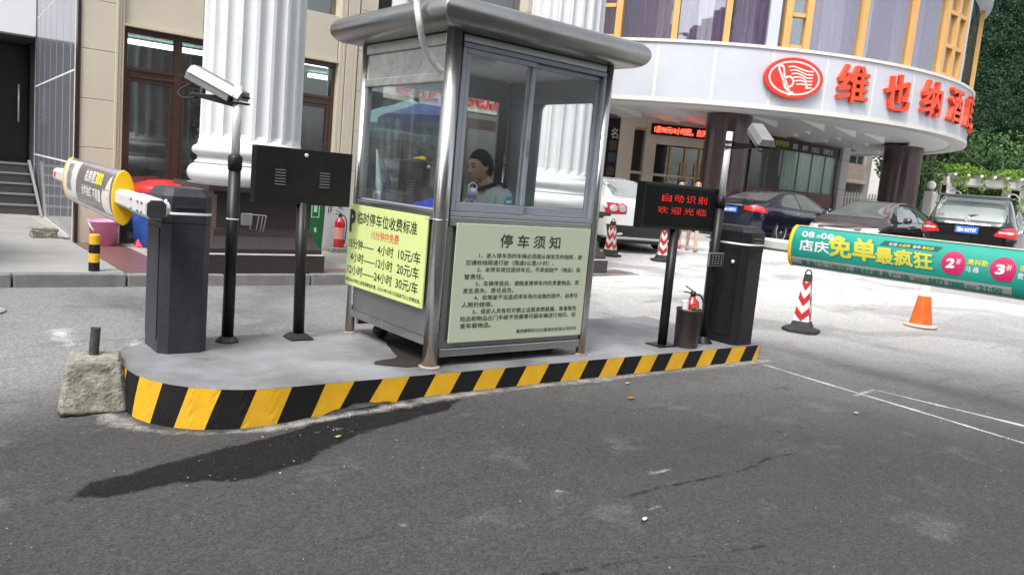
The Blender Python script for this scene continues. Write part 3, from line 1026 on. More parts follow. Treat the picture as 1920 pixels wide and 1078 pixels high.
# aluminium sliding windows
b = MB()
b.box(2.931, 4.336, 1.152, 4.215, 4.40, 1.182); b.box(2.931, 4.336, 2.228, 4.215, 4.40, 2.260)
b.box(2.931, 4.336, 1.184, 2.962, 4.40, 2.226); b.box(4.186, 4.336, 1.184, 4.215, 4.40, 2.226)
b.build('window_frame', ALU, bo, .003)
def sash(x0, x1, y):
    s_ = MB()
    s_.box(x0, y, 1.186, x1, y + .022, 1.246); s_.box(x0, y, 2.192, x1, y + .022, 2.225)
    s_.box(x0, y, 1.248, x0 + .034, y + .022, 2.190); s_.box(x1 - .034, y, 1.248, x1, y + .022, 2.190)
    o = s_.build('sash', ALU, bo, .003)
    MB().box(x0 + .036, y + .009, 1.248, x1 - .036, y + .013, 2.190).build('pane', GLSF, o)
sash(2.964, 3.545, 4.340)
sash(3.50, 4.184, 4.368)
b = MB(); b.box(3.515, 4.328, 1.60, 3.53, 4.339, 1.70); b.box(3.52, 4.322, 1.63, 3.526, 4.328, 1.67)
b.build('window_latch', ALUD, bo, .002)
# back (Y1) and right (X1) sides
for (nm, x0, y0, x1, y1) in (('back', 2.93, 5.505, 4.215, 5.54), ('right', 4.235, 4.42, 4.27, 5.49)):
    rail('rail', x0, y0, .205, x1, y1, .262)
    rail('panel', x0 + .008, y0 + .008, .264, x1 - .008, y1 - .008, 1.085, STEELP, .002)
    rail('rail', x0, y0, 1.087, x1, y1, 1.15)
    rail('panel', x0, y0, 2.06, x1, y1, 2.31, STEELP)
def ring_frame(name, U0, U1, Z0, Z1, w, fx, d, r=.0, m=ALUD):
    pass
# back window: two aluminium framed panes
for x0, x1 in ((2.932, 3.02), (3.30, 3.34), (3.62, 3.72), (4.13, 4.214)):
    rail('window_frame', x0, 5.508, 1.152, x1, 5.537, 2.058, ALU if x0 in (3.30, 3.62) else ALUD, .003)
for x0, x1 in ((3.022, 3.298), (3.342, 3.618), (3.722, 4.128)):
    rail('pane', x0, 5.52, 1.152, x1, 5.525, 2.058, GLSF, 0)
# right side: door with a round cornered window
def round_rect(u0, v0, u1, v1, r, n=6):
    pts = []
    for cx, cy, a0 in ((u1 - r, v1 - r, 0), (u0 + r, v1 - r, pi / 2), (u0 + r, v0 + r, pi), (u1 - r, v0 + r, 3 * pi / 2)):
        for k in range(n + 1):
            a = a0 + pi / 2 * k / n
            pts.append((cx + r * cos(a), cy + r * sin(a)))
    return pts
b = MB()
ins = round_rect(4.46, 1.17, 5.10, 2.05, .06)
n = len(ins)
outp = []
for u, v in ins:
    du = -1 if u < 4.78 else 1
    dv = -1 if v < 1.585 else 1
    outp.append((4.42 if du < 0 else 5.49, 1.152 if dv < 0 else 2.059))
for xx in (4.238, 4.266):
    a = b.ring([(xx, u, v) for u, v in ins]); c = b.ring([(xx, u, v) for u, v in outp])
    b.skin(a, c, smooth=False)
a = b.ring([(4.238, u, v) for u, v in ins]); c = b.ring([(4.266, u, v) for u, v in ins]); b.skin(a, c, smooth=False)
dr = b.build('door_frame', ALUD, bo)
rail('pane', 4.25, 4.46, 1.17, 4.254, 5.10, 2.05, GLSF, 0)
rail('floor', 2.93, 4.40, .285, 4.215, 5.50, .32, ALUD, .0)
WDI = mat('cream_ceiling', (.6, .6, .58), .6)
rail('ceiling', 2.91, 4.40, 2.232, 4.23, 5.50, 2.26, WDI, .0)
# roof with bullnose edge
b = MB()
o_ = .085
def roof_ring(e, z, r=.10):
    x0, x1, y0, y1 = BX0 - o_ - e, BX1 + o_ + e, BY0 - o_ - e, BY1 + o_ + e
    c = .012
    pts = []
    for cx, cy, a0 in ((x1 - c, y1 - c, 0), (x0 + c, y1 - c, pi / 2), (x0 + c, y0 + c, pi), (x1 - c, y0 + c, 3 * pi / 2)):
        for k in range(3):
            a = a0 + pi / 2 * k / 2
            pts.append((cx + c * cos(a), cy + c * sin(a), z))
    return b.ring(pts)
prof = [(-.10, 2.315)]
for k in range(11):
    a = -pi / 2 + pi * k / 10
    prof.append((.105 * cos(a), 2.41 + .095 * sin(a)))
prof += [(-.25, 2.535), (-.5, 2.56)]
rings = [roof_ring(e, z) for e, z in prof]
for a, c in zip(rings, rings[1:]):
    b.skin(a, c)
b.cap(rings[0][::-1]); b.cap(rings[-1])
rf = b.build('roof', STEELH, bo)
rf.data.polygons.foreach_set('use_smooth', [True] * len(rf.data.polygons))
es = rf.modifiers.new('split', 'EDGE_SPLIT'); es.split_angle = radians(40)
b = MB(); b.lathe((2.72, 4.52, 2.45), [(.028, 0), (.03, .004), (.022, .012)], 20, M=Matrix.Rotation(radians(-60), 3, 'Y'))
b.build('round_cap', STEELP, bo)
b = MB(); b.lathe((3.30, 4.72, 2.232), [(.001, -.055), (.07, -.05), (.12, -.03), (.145, 0)], 28)
b.build('ceiling_light', mat('frosted_dome', (.5, .5, .5), .35), bo)
for x, y in ((3.02, 5.30), (4.12, 5.3), (4.1, 4.55)):
    b = MB(); b.lathe((x, y, .198), [(.02, -.018), (.058, -.018), (.058, .018), (.02, .018)], 20, M=Matrix.Rotation(pi / 2, 3, 'X'))
    b.lathe((x, y, .198), [(.001, -.02), (.03, -.022), (.03, .022), (.001, .02)], 14, M=Matrix.Rotation(pi / 2, 3, 'X'))
    b.box(x - .02, y - .03, .2, x + .02, y + .03, .286)
    b.build('caster_wheel', BLKD, bo)
# conduit wrapped in white tape hanging from above into the booth
cd = MB()
pts = [(2.66, 4.62, 3.3), (2.63, 4.52, 2.9), (2.62, 4.47, 2.62), (2.62, 4.43, 2.44), (2.63, 4.40, 2.32), (2.70, 4.44, 2.20), (2.77, 4.455, 2.13), (2.83, 4.46, 2.085), (2.87, 4.46, 2.07)]
def smooth_path(p, k=5):
    p = [Vector(q) for q in p]
    outp = []
    for i in range(len(p) - 1):
        p0, p1, p2, p3 = p[max(0, i - 1)], p[i], p[i + 1], p[min(len(p) - 1, i + 2)]
        for j in range(k):
            t = j / k
            outp.append(.5 * ((2 * p1) + (p2 - p0) * t + (2 * p0 - 5 * p1 + 4 * p2 - p3) * t * t + (3 * p1 - p0 - 3 * p2 + p3) * t ** 3))
    outp.append(p[-1])
    return outp
sp_ = smooth_path(pts)
cd.tube(sp_, [.021 + .003 * mnoise.noise((i * .7, 0, 0)) for i in range(len(sp_))], 12)
cdo = cd.build('cable_conduit', mat('white_tape', (.62, .63, .6), .6, c2=(.5, .5, .48), ns=30, bump=.4, bs=60), None)
tag(cdo, 'white taped cable conduit hanging from above down to the booth corner', 'cable')

# ------------------------------------------------------------ notice boards on the booth
pb = thing('price_board', 'lemon yellow parking price board on the left side of the booth', 'sign', (2.845, 5.0, .82))
box('board', SIGNY, pb, 2.836, 4.455, .517, 2.849, 5.575, 1.133, .002)
A0 = Vector((2.836, 5.575, 1.133)); Wd, Hd = 1.12, .616
def pt(txt, u0, v0, u1, v1, m=INK, bold=.0):
    text(txt, m, pb, A0 + Vector((0, -u0 * Wd, -v1 * Hd)), (0, -1, 0), (0, 0, 1), (u1 - u0) * Wd, (v1 - v0) * Hd, bold=bold, off=.0015)
pt('P', .015, .06, .098, .345, bold=.05)
pt('临时停车位收费标准', .125, .075, .89, .225, bold=.012)
pt('15分钟内免费', .335, .262, .685, .372, INKR, bold=.008)
pt('15分钟——', .02, .412, .375, .535, bold=.012)
pt('4小时', .425, .415, .63, .535, bold=.012)
pt('10元/车', .69, .40, .95, .535, bold=.012)
pt('4小时——12小时', .055, .575, .63, .70, bold=.012)
pt('20元/车', .685, .565, .945, .70, bold=.012)
pt('12小时——24小时', .025, .735, .635, .86, bold=.012)
pt('30元/车', .68, .73, .945, .865, bold=.012)
pt('超过24小时按上述标准累加计算，从2014年12月15日起执行以上收费标准。', .01, .905, .985, .955, bold=.01)
for u, v in ((.02, .02), (.98, .02), (.98, .98), (.02, .98)):
    b = MB(); b.lathe(A0 + Vector((0, -u * Wd, -v * Hd)), [(.006, -.002), (.004, .003)], 8, M=Matrix.Rotation(-pi / 2, 3, 'Y'))
    b.build('screw', ALUD, pb)
b = MB(); b.tube([(2.84, 4.46, 1.122), (2.82, 4.36, 1.124), (2.83, 4.32, 1.122), (2.90, 4.315, 1.13)], .003, 6); b.build('tie_wire', GALV, pb)
nb = thing('notice_board', 'pale green parking rules board under the front windows of the booth', 'sign', (3.6, 4.34, .7))
box('board', SIGNG, nb, 2.985, 4.326, .303, 4.20, 4.338, 1.109, .002)
B0 = Vector((2.985, 4.326, 1.109)); Wn, Hn = 1.215, .806
INK2 = mat('dark_green_ink', (.03, .04, .03), .6)
def nt_(txt, u0, vc, u1, hh=.047, bold=0.0):
    text(txt, INK2, nb, B0 + Vector((u0 * Wn, 0, -(vc + hh / 2) * Hn)), (1, 0, 0), (0, 0, 1), (u1 - u0) * Wn, hh * Hn, bold=bold, off=.0015)
nt_('停 车 须 知', .30, .134, .755, .115, .018)
LN = [('1、进入停车场的车辆必须服从保安员的指挥，按', .16, .945), ('交通标线限速行驶（限速5公里/小时）。', .073, .72), ('2、本停车场仅提供车位，不承担财产（物品）保', .155, .942), ('管责任。', .07, .205),
      ('3、车辆停放后，请随身携带车内的贵重物品，若', .152, .94), ('发生丢失、责任自负。', .068, .43), ('4、如驾驶不当造成停车场内设施的损坏，由责任', .15, .942), ('人照价赔偿。', .068, .285),
      ('5、保安人员有权对禁止运载易燃易爆、有毒等危', .148, .94), ('险品和物品出门手续不完善等可疑车辆进行询问、检', .068, .94), ('查车载物品。', .068, .285)]
for i, (tx, a, c) in enumerate(LN):
    nt_(tx, a, .262 + i * .0597, c, .045, .012)
nt_('最终解释权归日晟酒店有限公司所有', .475, .93, .955, .034, .012)

# ------------------------------------------------------------ inside the booth
dk = thing('desk', 'grey shelf desk under the windows inside the guard booth', 'desk', (3.2, 4.7, .32))
DSK = mat('desk_laminate', (.45, .44, .41), .45)
box('desk_top', DSK, dk, 2.93, 4.42, 1.095, 3.42, 5.46, 1.125, .004)
box('desk_top', DSK, dk, 3.422, 4.42, 1.095, 4.2, 4.62, 1.125, .004)
for x, y in ((2.96, 4.47), (2.96, 5.40), (3.37, 5.40), (4.15, 4.47)):
    box('leg', ALUD, dk, x, y, .321, x + .03, y + .03, 1.094)
mo = thing('monitor', 'black computer monitor standing on the desk inside the booth', 'monitor', (3.12, 5.15, 1.125))
box('screen', BLK, mo, 3.09, 4.98, 1.20, 3.13, 5.32, 1.50, .008)
box('back_housing', BLK, mo, 3.131, 5.03, 1.24, 3.20, 5.27, 1.46, .02)
box('stand', BLK, mo, 3.135, 5.12, 1.126, 3.165, 5.18, 1.24, .004)
b = MB(); b.lathe((3.15, 5.15, 1.126), [(.10, 0), (.10, .008), (.03, .014)], 20); b.build('base', BLK, mo)
bx = thing('cash_box', 'brown edged grey box leaning on the desk beside the monitor', 'box', (3.05, 5.3, 1.125))
b = MB(); b.prism([(5.12, 1.127), (5.46, 1.127), (5.46, 1.235), (5.42, 1.26), (5.30, 1.27), (5.12, 1.25)], (2.98, 0, 0), (0, 1, 0), (0, 0, 1), (.14, 0, 0))
b.build('body', mat('brown_wood', (.07, .045, .035), .5), bx, .006)
b = MB(); b.prism([(5.15, 1.137), (5.42, 1.137), (5.42, 1.23), (5.29, 1.25), (5.15, 1.235)], (2.972, 0, 0), (0, 1, 0), (0, 0, 1), (.007, 0, 0))
b.build('face', mat('blue_grey_plastic', (.10, .11, .15), .4), bx, .003)
# crumpled blue cloth
bm = bmesh.new()
bmesh.ops.create_icosphere(bm, subdivisions=4, radius=1)
for v in bm.verts:
    q = v.co.copy()
    k = 1 + .45 * mnoise.noise(q * 2.1) + .22 * mnoise.noise(q * 5 + Vector((3, 1, 0)))
    v.co = Vector((q.x * .10 * k, q.y * .17 * k, max(-.02, q.z * .085 * k)))
    v.co += Vector((3.06, 4.78, 1.147))
k = MB(); k.b.free(); k.b = bm
tag(k.build('blue_cloth', mat('royal_blue_cloth', (.012, .03, .42), .85, c2=(.02, .05, .55), ns=12), None, smooth=True), 'crumpled royal blue cloth lying on the desk inside the booth', 'cloth')
um = thing('folded_umbrella', 'folded pale umbrella leaning in the booth corner', 'umbrella', (3.0, 5.42, 1.125))
b = MB(); b.tube([(2.98, 5.35, 1.13), (2.975, 5.39, 1.3), (2.96, 5.42, 1.50), (2.955, 5.43, 1.56)], [.012, .03, .012, .004], 8); b.build('canopy', mat('pale_blue_cloth', (.5, .58, .62), .7), um)
b = MB(); b.tube([(3.03, 5.30, 1.13), (3.03, 5.36, 1.34), (3.0, 5.42, 1.50)], [.022, .018, .003], 7); b.build('rib_bundle', mat('dark_blue_cloth', (.03, .06, .14), .7), um)
bb = MB(); bb.tube([(3.16, 5.24, 1.515), (3.10, 5.05, 1.517), (3.05, 4.90, 1.517)], [.006, .012, .013], 8)
tag(bb.build('yellow_baton', YELP, None), 'yellow rod lying on top of the monitor in the booth', 'rod')
bt = thing('water_bottle', 'clear blue tinted water bottle with a lilac cap on the window sill', 'bottle', (3.205, 4.50, 1.125))
b = MB(); b.lathe((3.205, 4.50, 1.126), [(.034, 0), (.037, .01), (.037, .06), (.034, .066), (.037, .072), (.037, .14), (.032, .15)], 20); b.build('body', glass('bottle_plastic', (.45, .58, .72), .1), bt)
b = MB(); b.lathe((3.205, 4.50, 1.127), [(.03, 0), (.033, .02), (.033, .09), (.01, .091)], 16); b.build('tea', mat('green_tea', (.18, .22, .15), .3), bt)
b = MB(); b.lathe((3.205, 4.50, 1.277), [(.033, 0), (.034, .045), (.028, .062), (.016, .066)], 20); b.build('cap', mat('lilac_plastic', (.42, .42, .62), .35), bt)
b = MB(); b.tube(smooth_path([(3.235, 4.5, 1.33), (3.238, 4.5, 1.36), (3.205, 4.5, 1.378), (3.172, 4.5, 1.36), (3.172, 4.5, 1.33)], 4), .005, 6); b.build('handle', mat('clear_handle', (.55, .58, .62), .2), bt)
wt = thing('walkie_talkie', 'black walkie talkie with a long thin antenna standing by the bottle', 'radio', (3.125, 4.50, 1.125))
box('body', BLK, wt, 3.105, 4.485, 1.126, 3.155, 4.515, 1.235, .006)
b = MB(); b.tube([(3.117, 4.5, 1.235), (3.12, 4.5, 1.33), (3.127, 4.5, 1.425)], [.008, .006, .003], 8); b.build('antenna', BLK, wt)
ch = thing('stool', 'plain dark stool under the guard inside the booth', 'stool', (3.82, 5.05, .32))
b = MB(); b.lathe((3.84, 5.06, .79), [(.17, 0), (.175, .02), (.165, .04)], 24); b.build('seat', BLKD, ch)
for a in range(4):
    b = MB(); b.tube([(3.84 + .1 * cos(a * pi / 2 + .7), 5.06 + .1 * sin(a * pi / 2 + .7), .79), (3.84 + .17 * cos(a * pi / 2 + .7), 5.06 + .17 * sin(a * pi / 2 + .7), .321)], .012, 6); b.build('leg', ALUD, ch)

# ------------------------------------------------------------ barrier gates
def lens(Xc, zc, hw, hh, n=20):
    """lens-shaped outline in (x, z)"""
    pts = []
    for k in range(n + 1):
        t = -1 + 2 * k / n
        pts.append((Xc - hw * (1 - t * t) ** .56, zc + hh * t))
    for k in range(1, n):
        t = 1 - 2 * k / n
        pts.append((Xc + hw * (1 - t * t) ** .56, zc + hh * t))
    return pts
def ellx(Xc, zc, hw, hh, z):
    t = max(-1, min(1, (z - zc) / hh))
    return Xc - hw * (1 - t * t) ** .56
def octo(r, a=.6):
    q = r * a
    return [(-r, -q), (-q, -r), (q, -r), (r, -q), (r, q), (q, r), (-q, r), (-r, q)]
def cabinet(x0, x1, y0, y1, zt, m, label, door_side, group='barrier gates'):
    t = thing('barrier_gate', label, 'barrier gate', ((x0 + x1) / 2, (y0 + y1) / 2, .14), group=group)
    c = .05
    pl = [(x0, y0 + c), (x0 + c, y0), (x1 - c, y0), (x1, y0 + c), (x1, y1 - c), (x1 - c, y1), (x0 + c, y1), (x0, y1 - c)]
    b = MB(); b.prism(pl, (0, 0, .14), (1, 0, 0), (0, 1, 0), (0, 0, zt - .14 - .22)); cb = b.build('cabinet', m, t, .003)
    def sc(k, z):
        cx, cy = (x0 + x1) / 2, (y0 + y1) / 2
        return [(cx + (x - cx) * k, cy + (y - cy) * k, z) for x, y in pl]
    b = MB()
    rr = [b.ring(sc(1.015, zt - .218)), b.ring(sc(1.015, zt - .05)), b.ring(sc(.80, zt))]
    b.cap(rr[0][::-1]); b.skin(rr[0], rr[1], smooth=False); b.skin(rr[1], rr[2], smooth=False); b.cap(rr[2])
    hd = b.build('hood', m, t, .004)
    b = MB()
    rr = [b.ring(sc(1.02, zt - .165)), b.ring(sc(1.028, zt - .158)), b.ring(sc(1.02, zt - .150))]
    b.skin(rr[0], rr[1]); b.skin(rr[1], rr[2]); b.build('tie_string', CORD, t)
    return t, hd, cb, pl
gl_, hd, cb, _ = cabinet(1.375, 1.675, 5.15, 5.55, 1.185, CABD, 'grey barrier gate with a brown advertising drum on its boom over the left lane', 0)
box('slot_cover', CABD, hd, 1.44, 5.140, 1.06, 1.61, 5.147, 1.075, .002)
box('door', CABD, cb, 1.368, 5.22, .22, 1.376, 5.48, .93, .002)
gr, hd, cb, _ = cabinet(5.99, 6.29, 4.20, 4.64, 1.205, CABK, 'black barrier gate with a green advertising boom over the right lane', 0)
box('door', CABK, cb, 5.983, 4.275, .22, 5.991, 4.55, .93, .003)
for i, z in enumerate((1.065, 1.10)):
    box('vent_slot', ALUD, hd, 6.08, 4.191, z, 6.19, 4.1965, z + .006)
b = MB(); b.lathe((5.978, 4.31, .885), [(.016, 0), (.016, .014), (.006, .018)], 14, M=Matrix.Rotation(-pi / 2, 3, 'Y')); b.build('lock', GALV, cb)
def boom(t, xc, zc, y0, y1, r=.054, m=WHTB):
    b = MB(); b.prism(octo(r), (xc, y0, zc), (1, 0, 0), (0, 0, 1), (0, y1 - y0, 0)); return b.build('boom', m, t, .003)
# left gate boom runs away from the camera
bl = boom(gl_, 1.285, 1.06, 4.98, 8.15)
b = MB(); b.prism(octo(.053), (1.285, 4.955, 1.06), (1, 0, 0), (0, 0, 1), (0, .024, 0)); b.build('end_cap', BLKD, bl, .004)
b = MB(); b.prism(octo(.060), (1.285, 4.985, 1.06), (1, 0, 0), (0, 0, 1), (0, .42, 0)); b.build('clamp_sleeve', WHTB, bl, .003)
for y in (5.05, 5.14, 5.3):
    for z in (1.035, 1.09):
        b = MB(); b.lathe((1.2245, y, z), [(.009, 0), (.009, .006), (.004, .010)], 8, M=Matrix.Rotation(-pi / 2, 3, 'Y')); b.build('bolt', ALUD, bl)
b = MB(); b.prism([(-.03, -.028), (.03, -.028), (.03, .018), (-.03, .018)], (1.2305, 8.05, 1.065), (0, 1, 0), (0, 0, 1), (-.002, 0, 0)); b.build('red_patch', RED, bl)
b = MB(); b.lathe((1.33, 5.08, 1.06), [(.04, 0), (.04, .05), (.025, .06)], 14, M=Matrix.Rotation(pi / 2, 3, 'Y')); b.build('pivot', GALV, bl)
b = MB(); b.tube([(1.35, 5.02, 1.115), (1.345, 5.0, 1.09), (1.345, 5.0, 1.03), (1.36, 5.05, 1.02)], .008, 6); b.build('tie_string', CORD, bl)
def drum(t, Xc, zc, hw, hh, y0, y1, m, label, endy=True):
    d = MB()
    pl = lens(Xc, zc, hw, hh)
    n = 2
    ra = d.ring([(x, y0, z) for x, z in pl]); rb = d.ring([(x, y1, z) for x, z in pl])
    d.skin(ra, rb)
    o = d.build('advert_drum', m, t, label=label)
    o['label'] = label
    for yy, w in ((y0 - .03, .03), (y1, .03)):
        e = MB()
        pl2 = [(Xc + (x - Xc) * 1.08, zc + (z - zc) * 1.035) for x, z in lens(Xc, zc, hw, hh)]
        r0 = e.ring([(x, yy, z) for x, z in pl2]); r1 = e.ring([(x, yy + w, z) for x, z in pl2])
        e.skin(r0, r1); e.cap(r0[::-1]); e.cap(r1)
        e.build('end_cap', YELP, o, .006)
    return o
DRX, DRZ, DHW, DHH = 1.285, 1.055, .066, .180
TAUP = mat('taupe_print', (.20, .165, .17), .3, c2=(.25, .21, .21), ns=2, sharp=.1, coat=.6)
def two_tone_drum(o, y_split):
    pass
dl = drum(gl_, DRX, DRZ, DHW, DHH, 5.80, 7.55, TAUP, 'brown printed advertising drum with yellow rims')
IVO = mat('ivory_print', (.62, .60, .56), .35)
def patch(parent, Xc, zc, hw, hh, poly, m, off, name='print', cell=.03):
    """flat print laid on the drum face; poly in (y, z)"""
    bb_ = bmesh.new()
    bb_.faces.new([bb_.verts.new((p[0], p[1], 0)) for p in poly])
    z = min(p[1] for p in poly) + cell
    while z < max(p[1] for p in poly):
        bmesh.ops.bisect_plane(bb_, geom=list(bb_.verts) + list(bb_.edges) + list(bb_.faces), plane_co=(0, z, 0), plane_no=(0, 1, 0))
        z += cell
    for v in bb_.verts:
        y_, z_ = v.co.x, v.co.y
        v.co = (ellx(Xc, zc, hw, hh, z_) - off, y_, z_)
    k_ = MB(); k_.b.free(); k_.b = bb_
    return k_.build(name, m, parent)
patch(dl, DRX, DRZ, DHW, DHH, [(7.54, .90), (7.54, 1.22), (6.98, 1.22), (7.05, .90)], IVO, .0015)
patch(dl, DRX, DRZ, DHW, DHH, [(7.54, .895), (5.82, .895), (5.82, .925), (7.54, .925)], IVO, .002)
def dtext(parent, Xc, zc, hw, hh, txt, ya, yb, za, zb, m, bold=.02, shear=0, tilt=0.0, off=.003, sx=0.0):
    def wp(a, b_, c_):
        y_ = ya - a
        z_ = za + b_ + tilt * a
        return Vector((ellx(Xc, zc, hw, hh, z_) - c_ - off, y_ + sx * b_, z_))
    return text(txt, m, parent, (0, 0, 0), (1, 0, 0), (0, 1, 0), ya - yb, zb - za, bold=bold, shear=shear, warp=wp, cuts=5, off=0)
PRW = mat('white_print', (.60, .60, .59), .4)
PRY = mat('yellow_print', (.72, .66, .08), .4)
dtext(dl, DRX, DRZ, DHW, DHH, '总房层', 6.72, 6.36, 1.10, 1.19, PRW, .03)
dtext(dl, DRX, DRZ, DHW, DHH, '3800', 6.35, 6.12, 1.10, 1.19, PRY, .04)
dtext(dl, DRX, DRZ, DHW, DHH, '全年抽红', 6.80, 6.44, .995, 1.075, PRW, .03)
dtext(dl, DRX, DRZ, DHW, DHH, '不限量', 6.41, 6.14, .985, 1.07, PRW, .03)
dtext(dl, DRX, DRZ, DHW, DHH, '日田日', 7.40, 7.22, .98, 1.20, mat('grey_print', (.25, .24, .25), .4), .05)
# pale figure of a woman printed on the drum: head scarf, face, shoulders, two eyes and a mouth
patch(dl, DRX, DRZ, DHW, DHH, [(6.10, .96), (6.12, 1.03), (6.07, 1.09), (6.02, 1.07), (5.98, 1.12), (5.93, 1.17), (5.88, 1.19), (5.86, 1.10), (5.87, 1.02), (5.86, .97), (5.83, .93), (6.05, .93)], IVO, .002)
patch(dl, DRX, DRZ, DHW, DHH, [(5.99, 1.06), (5.97, 1.12), (5.92, 1.14), (5.88, 1.12), (5.88, 1.05), (5.91, 1.005), (5.95, 1.005)], mat('pale_skin_print', (.66, .56, .50), .4), .003)
for yy in (5.955, 5.905):
    patch(dl, DRX, DRZ, DHW, DHH, [(yy + .012, 1.085), (yy + .012, 1.094), (yy - .012, 1.094), (yy - .012, 1.085)], INK, .004)
patch(dl, DRX, DRZ, DHW, DHH, [(5.945, 1.032), (5.945, 1.04), (5.918, 1.04), (5.918, 1.032)], INKR, .004)
# the boom hangs a little high at its far end
def descend(o):
    for c_ in o.children:
        yield c_
        yield from descend(c_)
for o in [bl, dl] + list(descend(bl)) + list(descend(dl)):
    if o.type == 'MESH':
        w_ = worg(o)
        for v in o.data.vertices:
            v.co.z += .018 * (v.co.y + w_.y - 5.0)
# right gate boom comes towards the camera side
br = boom(gr, 6.42, 1.06, -1.2, 4.62, m=mat('grey_boom', (.50, .50, .49), .4))
b = MB(); b.lathe((6.29, 4.42, 1.06), [(.05, 0), (.05, .065)], 14, M=Matrix.Rotation(pi / 2, 3, 'Y')); b.build('pivot', GALV, br)
GRN = mat('green_print', (.010, .24, .19), .35, c2=(.014, .30, .235), ns=1.2, sharp=.1, coat=.25)
GX, GZ, GHW, GHH = 6.42, 1.078, .085, .178
dg_ = drum(gr, GX, GZ, GHW, GHH, .1, 3.985, GRN, 'long green printed advertising drum with a yellow rim')
GRY = mat('pale_grey_print', (.40, .41, .39), .4, c2=(.36, .37, .35), ns=2, sharp=.1)
patch(dg_, GX, GZ, GHW, GHH, [(3.98, .903), (2.20, .903), (2.20, .984), (3.98, .984)], GRY, .0015)
b = MB(); b.box(6.40, .1, 1.2525, 6.44, 3.98, 1.262); b.build('top_seam', mat('cream_seam', (.62, .55, .45), .5), dg_)
def gt(txt, ya, yb, za, zb, m, **k):
    return dtext(dg_, GX, GZ, GHW, GHH, txt, ya, yb, za, zb, m, **k)
GTX = mat('dark_green_print', (.01, .22, .17), .4)
GYL = mat('lime_print', (.46, .50, .04), .4, c2=(.55, .45, .05), ns=9, sharp=.1)
gt('08', 3.90, 3.78, 1.165, 1.215, PRW, bold=.02, sx=.2); gt('月', 3.765, 3.73, 1.165, 1.195, PRW); gt('08', 3.72, 3.60, 1.165, 1.215, PRW, bold=.02, sx=.2); gt('日', 3.585, 3.54, 1.165, 1.205, PRW)
gt('店庆', 3.90, 3.615, 1.045, 1.145, PRW, bold=.03, sx=.15)
gt('免单', 3.60, 3.18, 1.02, 1.205, GTX, bold=.045, off=.0022, sx=.2)
gt('免单', 3.615, 3.20, 1.025, 1.21, GYL, bold=.035, sx=.2, off=.004)
gt('最疯狂', 3.195, 2.735, 1.02, 1.155, GTX, bold=.04, off=.0022, sx=.2)
gt('最疯狂', 3.205, 2.75, 1.025, 1.16, GYL, bold=.03, sx=.2, off=.004)
patch(dg_, GX, GZ, GHW, GHH, [(3.20, 1.172), (2.745, 1.172), (2.715, 1.212), (3.17, 1.212)], mat('very_dark_green_print', (.008, .07, .06), .4), .0015)
gt('全是', 3.13, 3.06, 1.179, 1.203, PRW, bold=.01); gt('大品牌', 3.05, 2.96, 1.179, 1.203, GYL); gt('全市', 2.94, 2.875, 1.179, 1.203, PRW); gt('最低价', 2.865, 2.775, 1.179, 1.203, GYL)
MAG = mat('magenta_print', (.42, .012, .085), .35, c2=(.50, .02, .11), ns=5, sharp=.1)
for cy, dgt in ((2.615, '2'), (2.270, '3'), (1.93, '5')):
    poly = [(cy + .088 * cos(a), 1.103 + .088 * sin(a)) for a in [pi * k / 14 for k in range(28)]]
    poly = [(y if not (z < 1.05 and y < cy - .03) else cy - .062, z if not (z < 1.05 and y < cy - .03) else 1.018) for y, z in poly]
    patch(dg_, GX, GZ, GHW, GHH, poly, MAG, .0022)
    gt(dgt, cy + .05, cy - .015, 1.06, 1.135, PRW, bold=.05, off=.004, tilt=.1); gt('折', cy - .022, cy - .055, 1.10, 1.14, PRW, off=.004)
gt('奥科勒', 2.515, 2.375, 1.105, 1.15, GYL, bold=.03); gt('马 桶', 2.52, 2.43, 1.05, 1.095, PRW)
gt('诺贝尔', 2.165, 2.03, 1.105, 1.15, GYL, bold=.03); gt('瓷 砖', 2.17, 2.08, 1.05, 1.095, PRW)
for y0_, y1_, tx in ((3.885, 3.43, '喜盈门（长沙）'), (3.40, 2.93, '建材家具广场')):
    gt(tx, y0_, y1_, .922, .968, GTX, bold=.025)
gt('咨询热线', 2.90, 2.80, .93, .955, GTX); gt('8873 3888', 2.785, 2.52, .925, .968, GTX, bold=.04); gt('营业至', 2.505, 2.44, .93, .955, GTX); gt('21:00', 2.42, 2.26, .925, .968, GTX, bold=.04)
gt('开业钜惠', 1.75, 1.2, 1.03, 1.2, GYL, bold=.05)

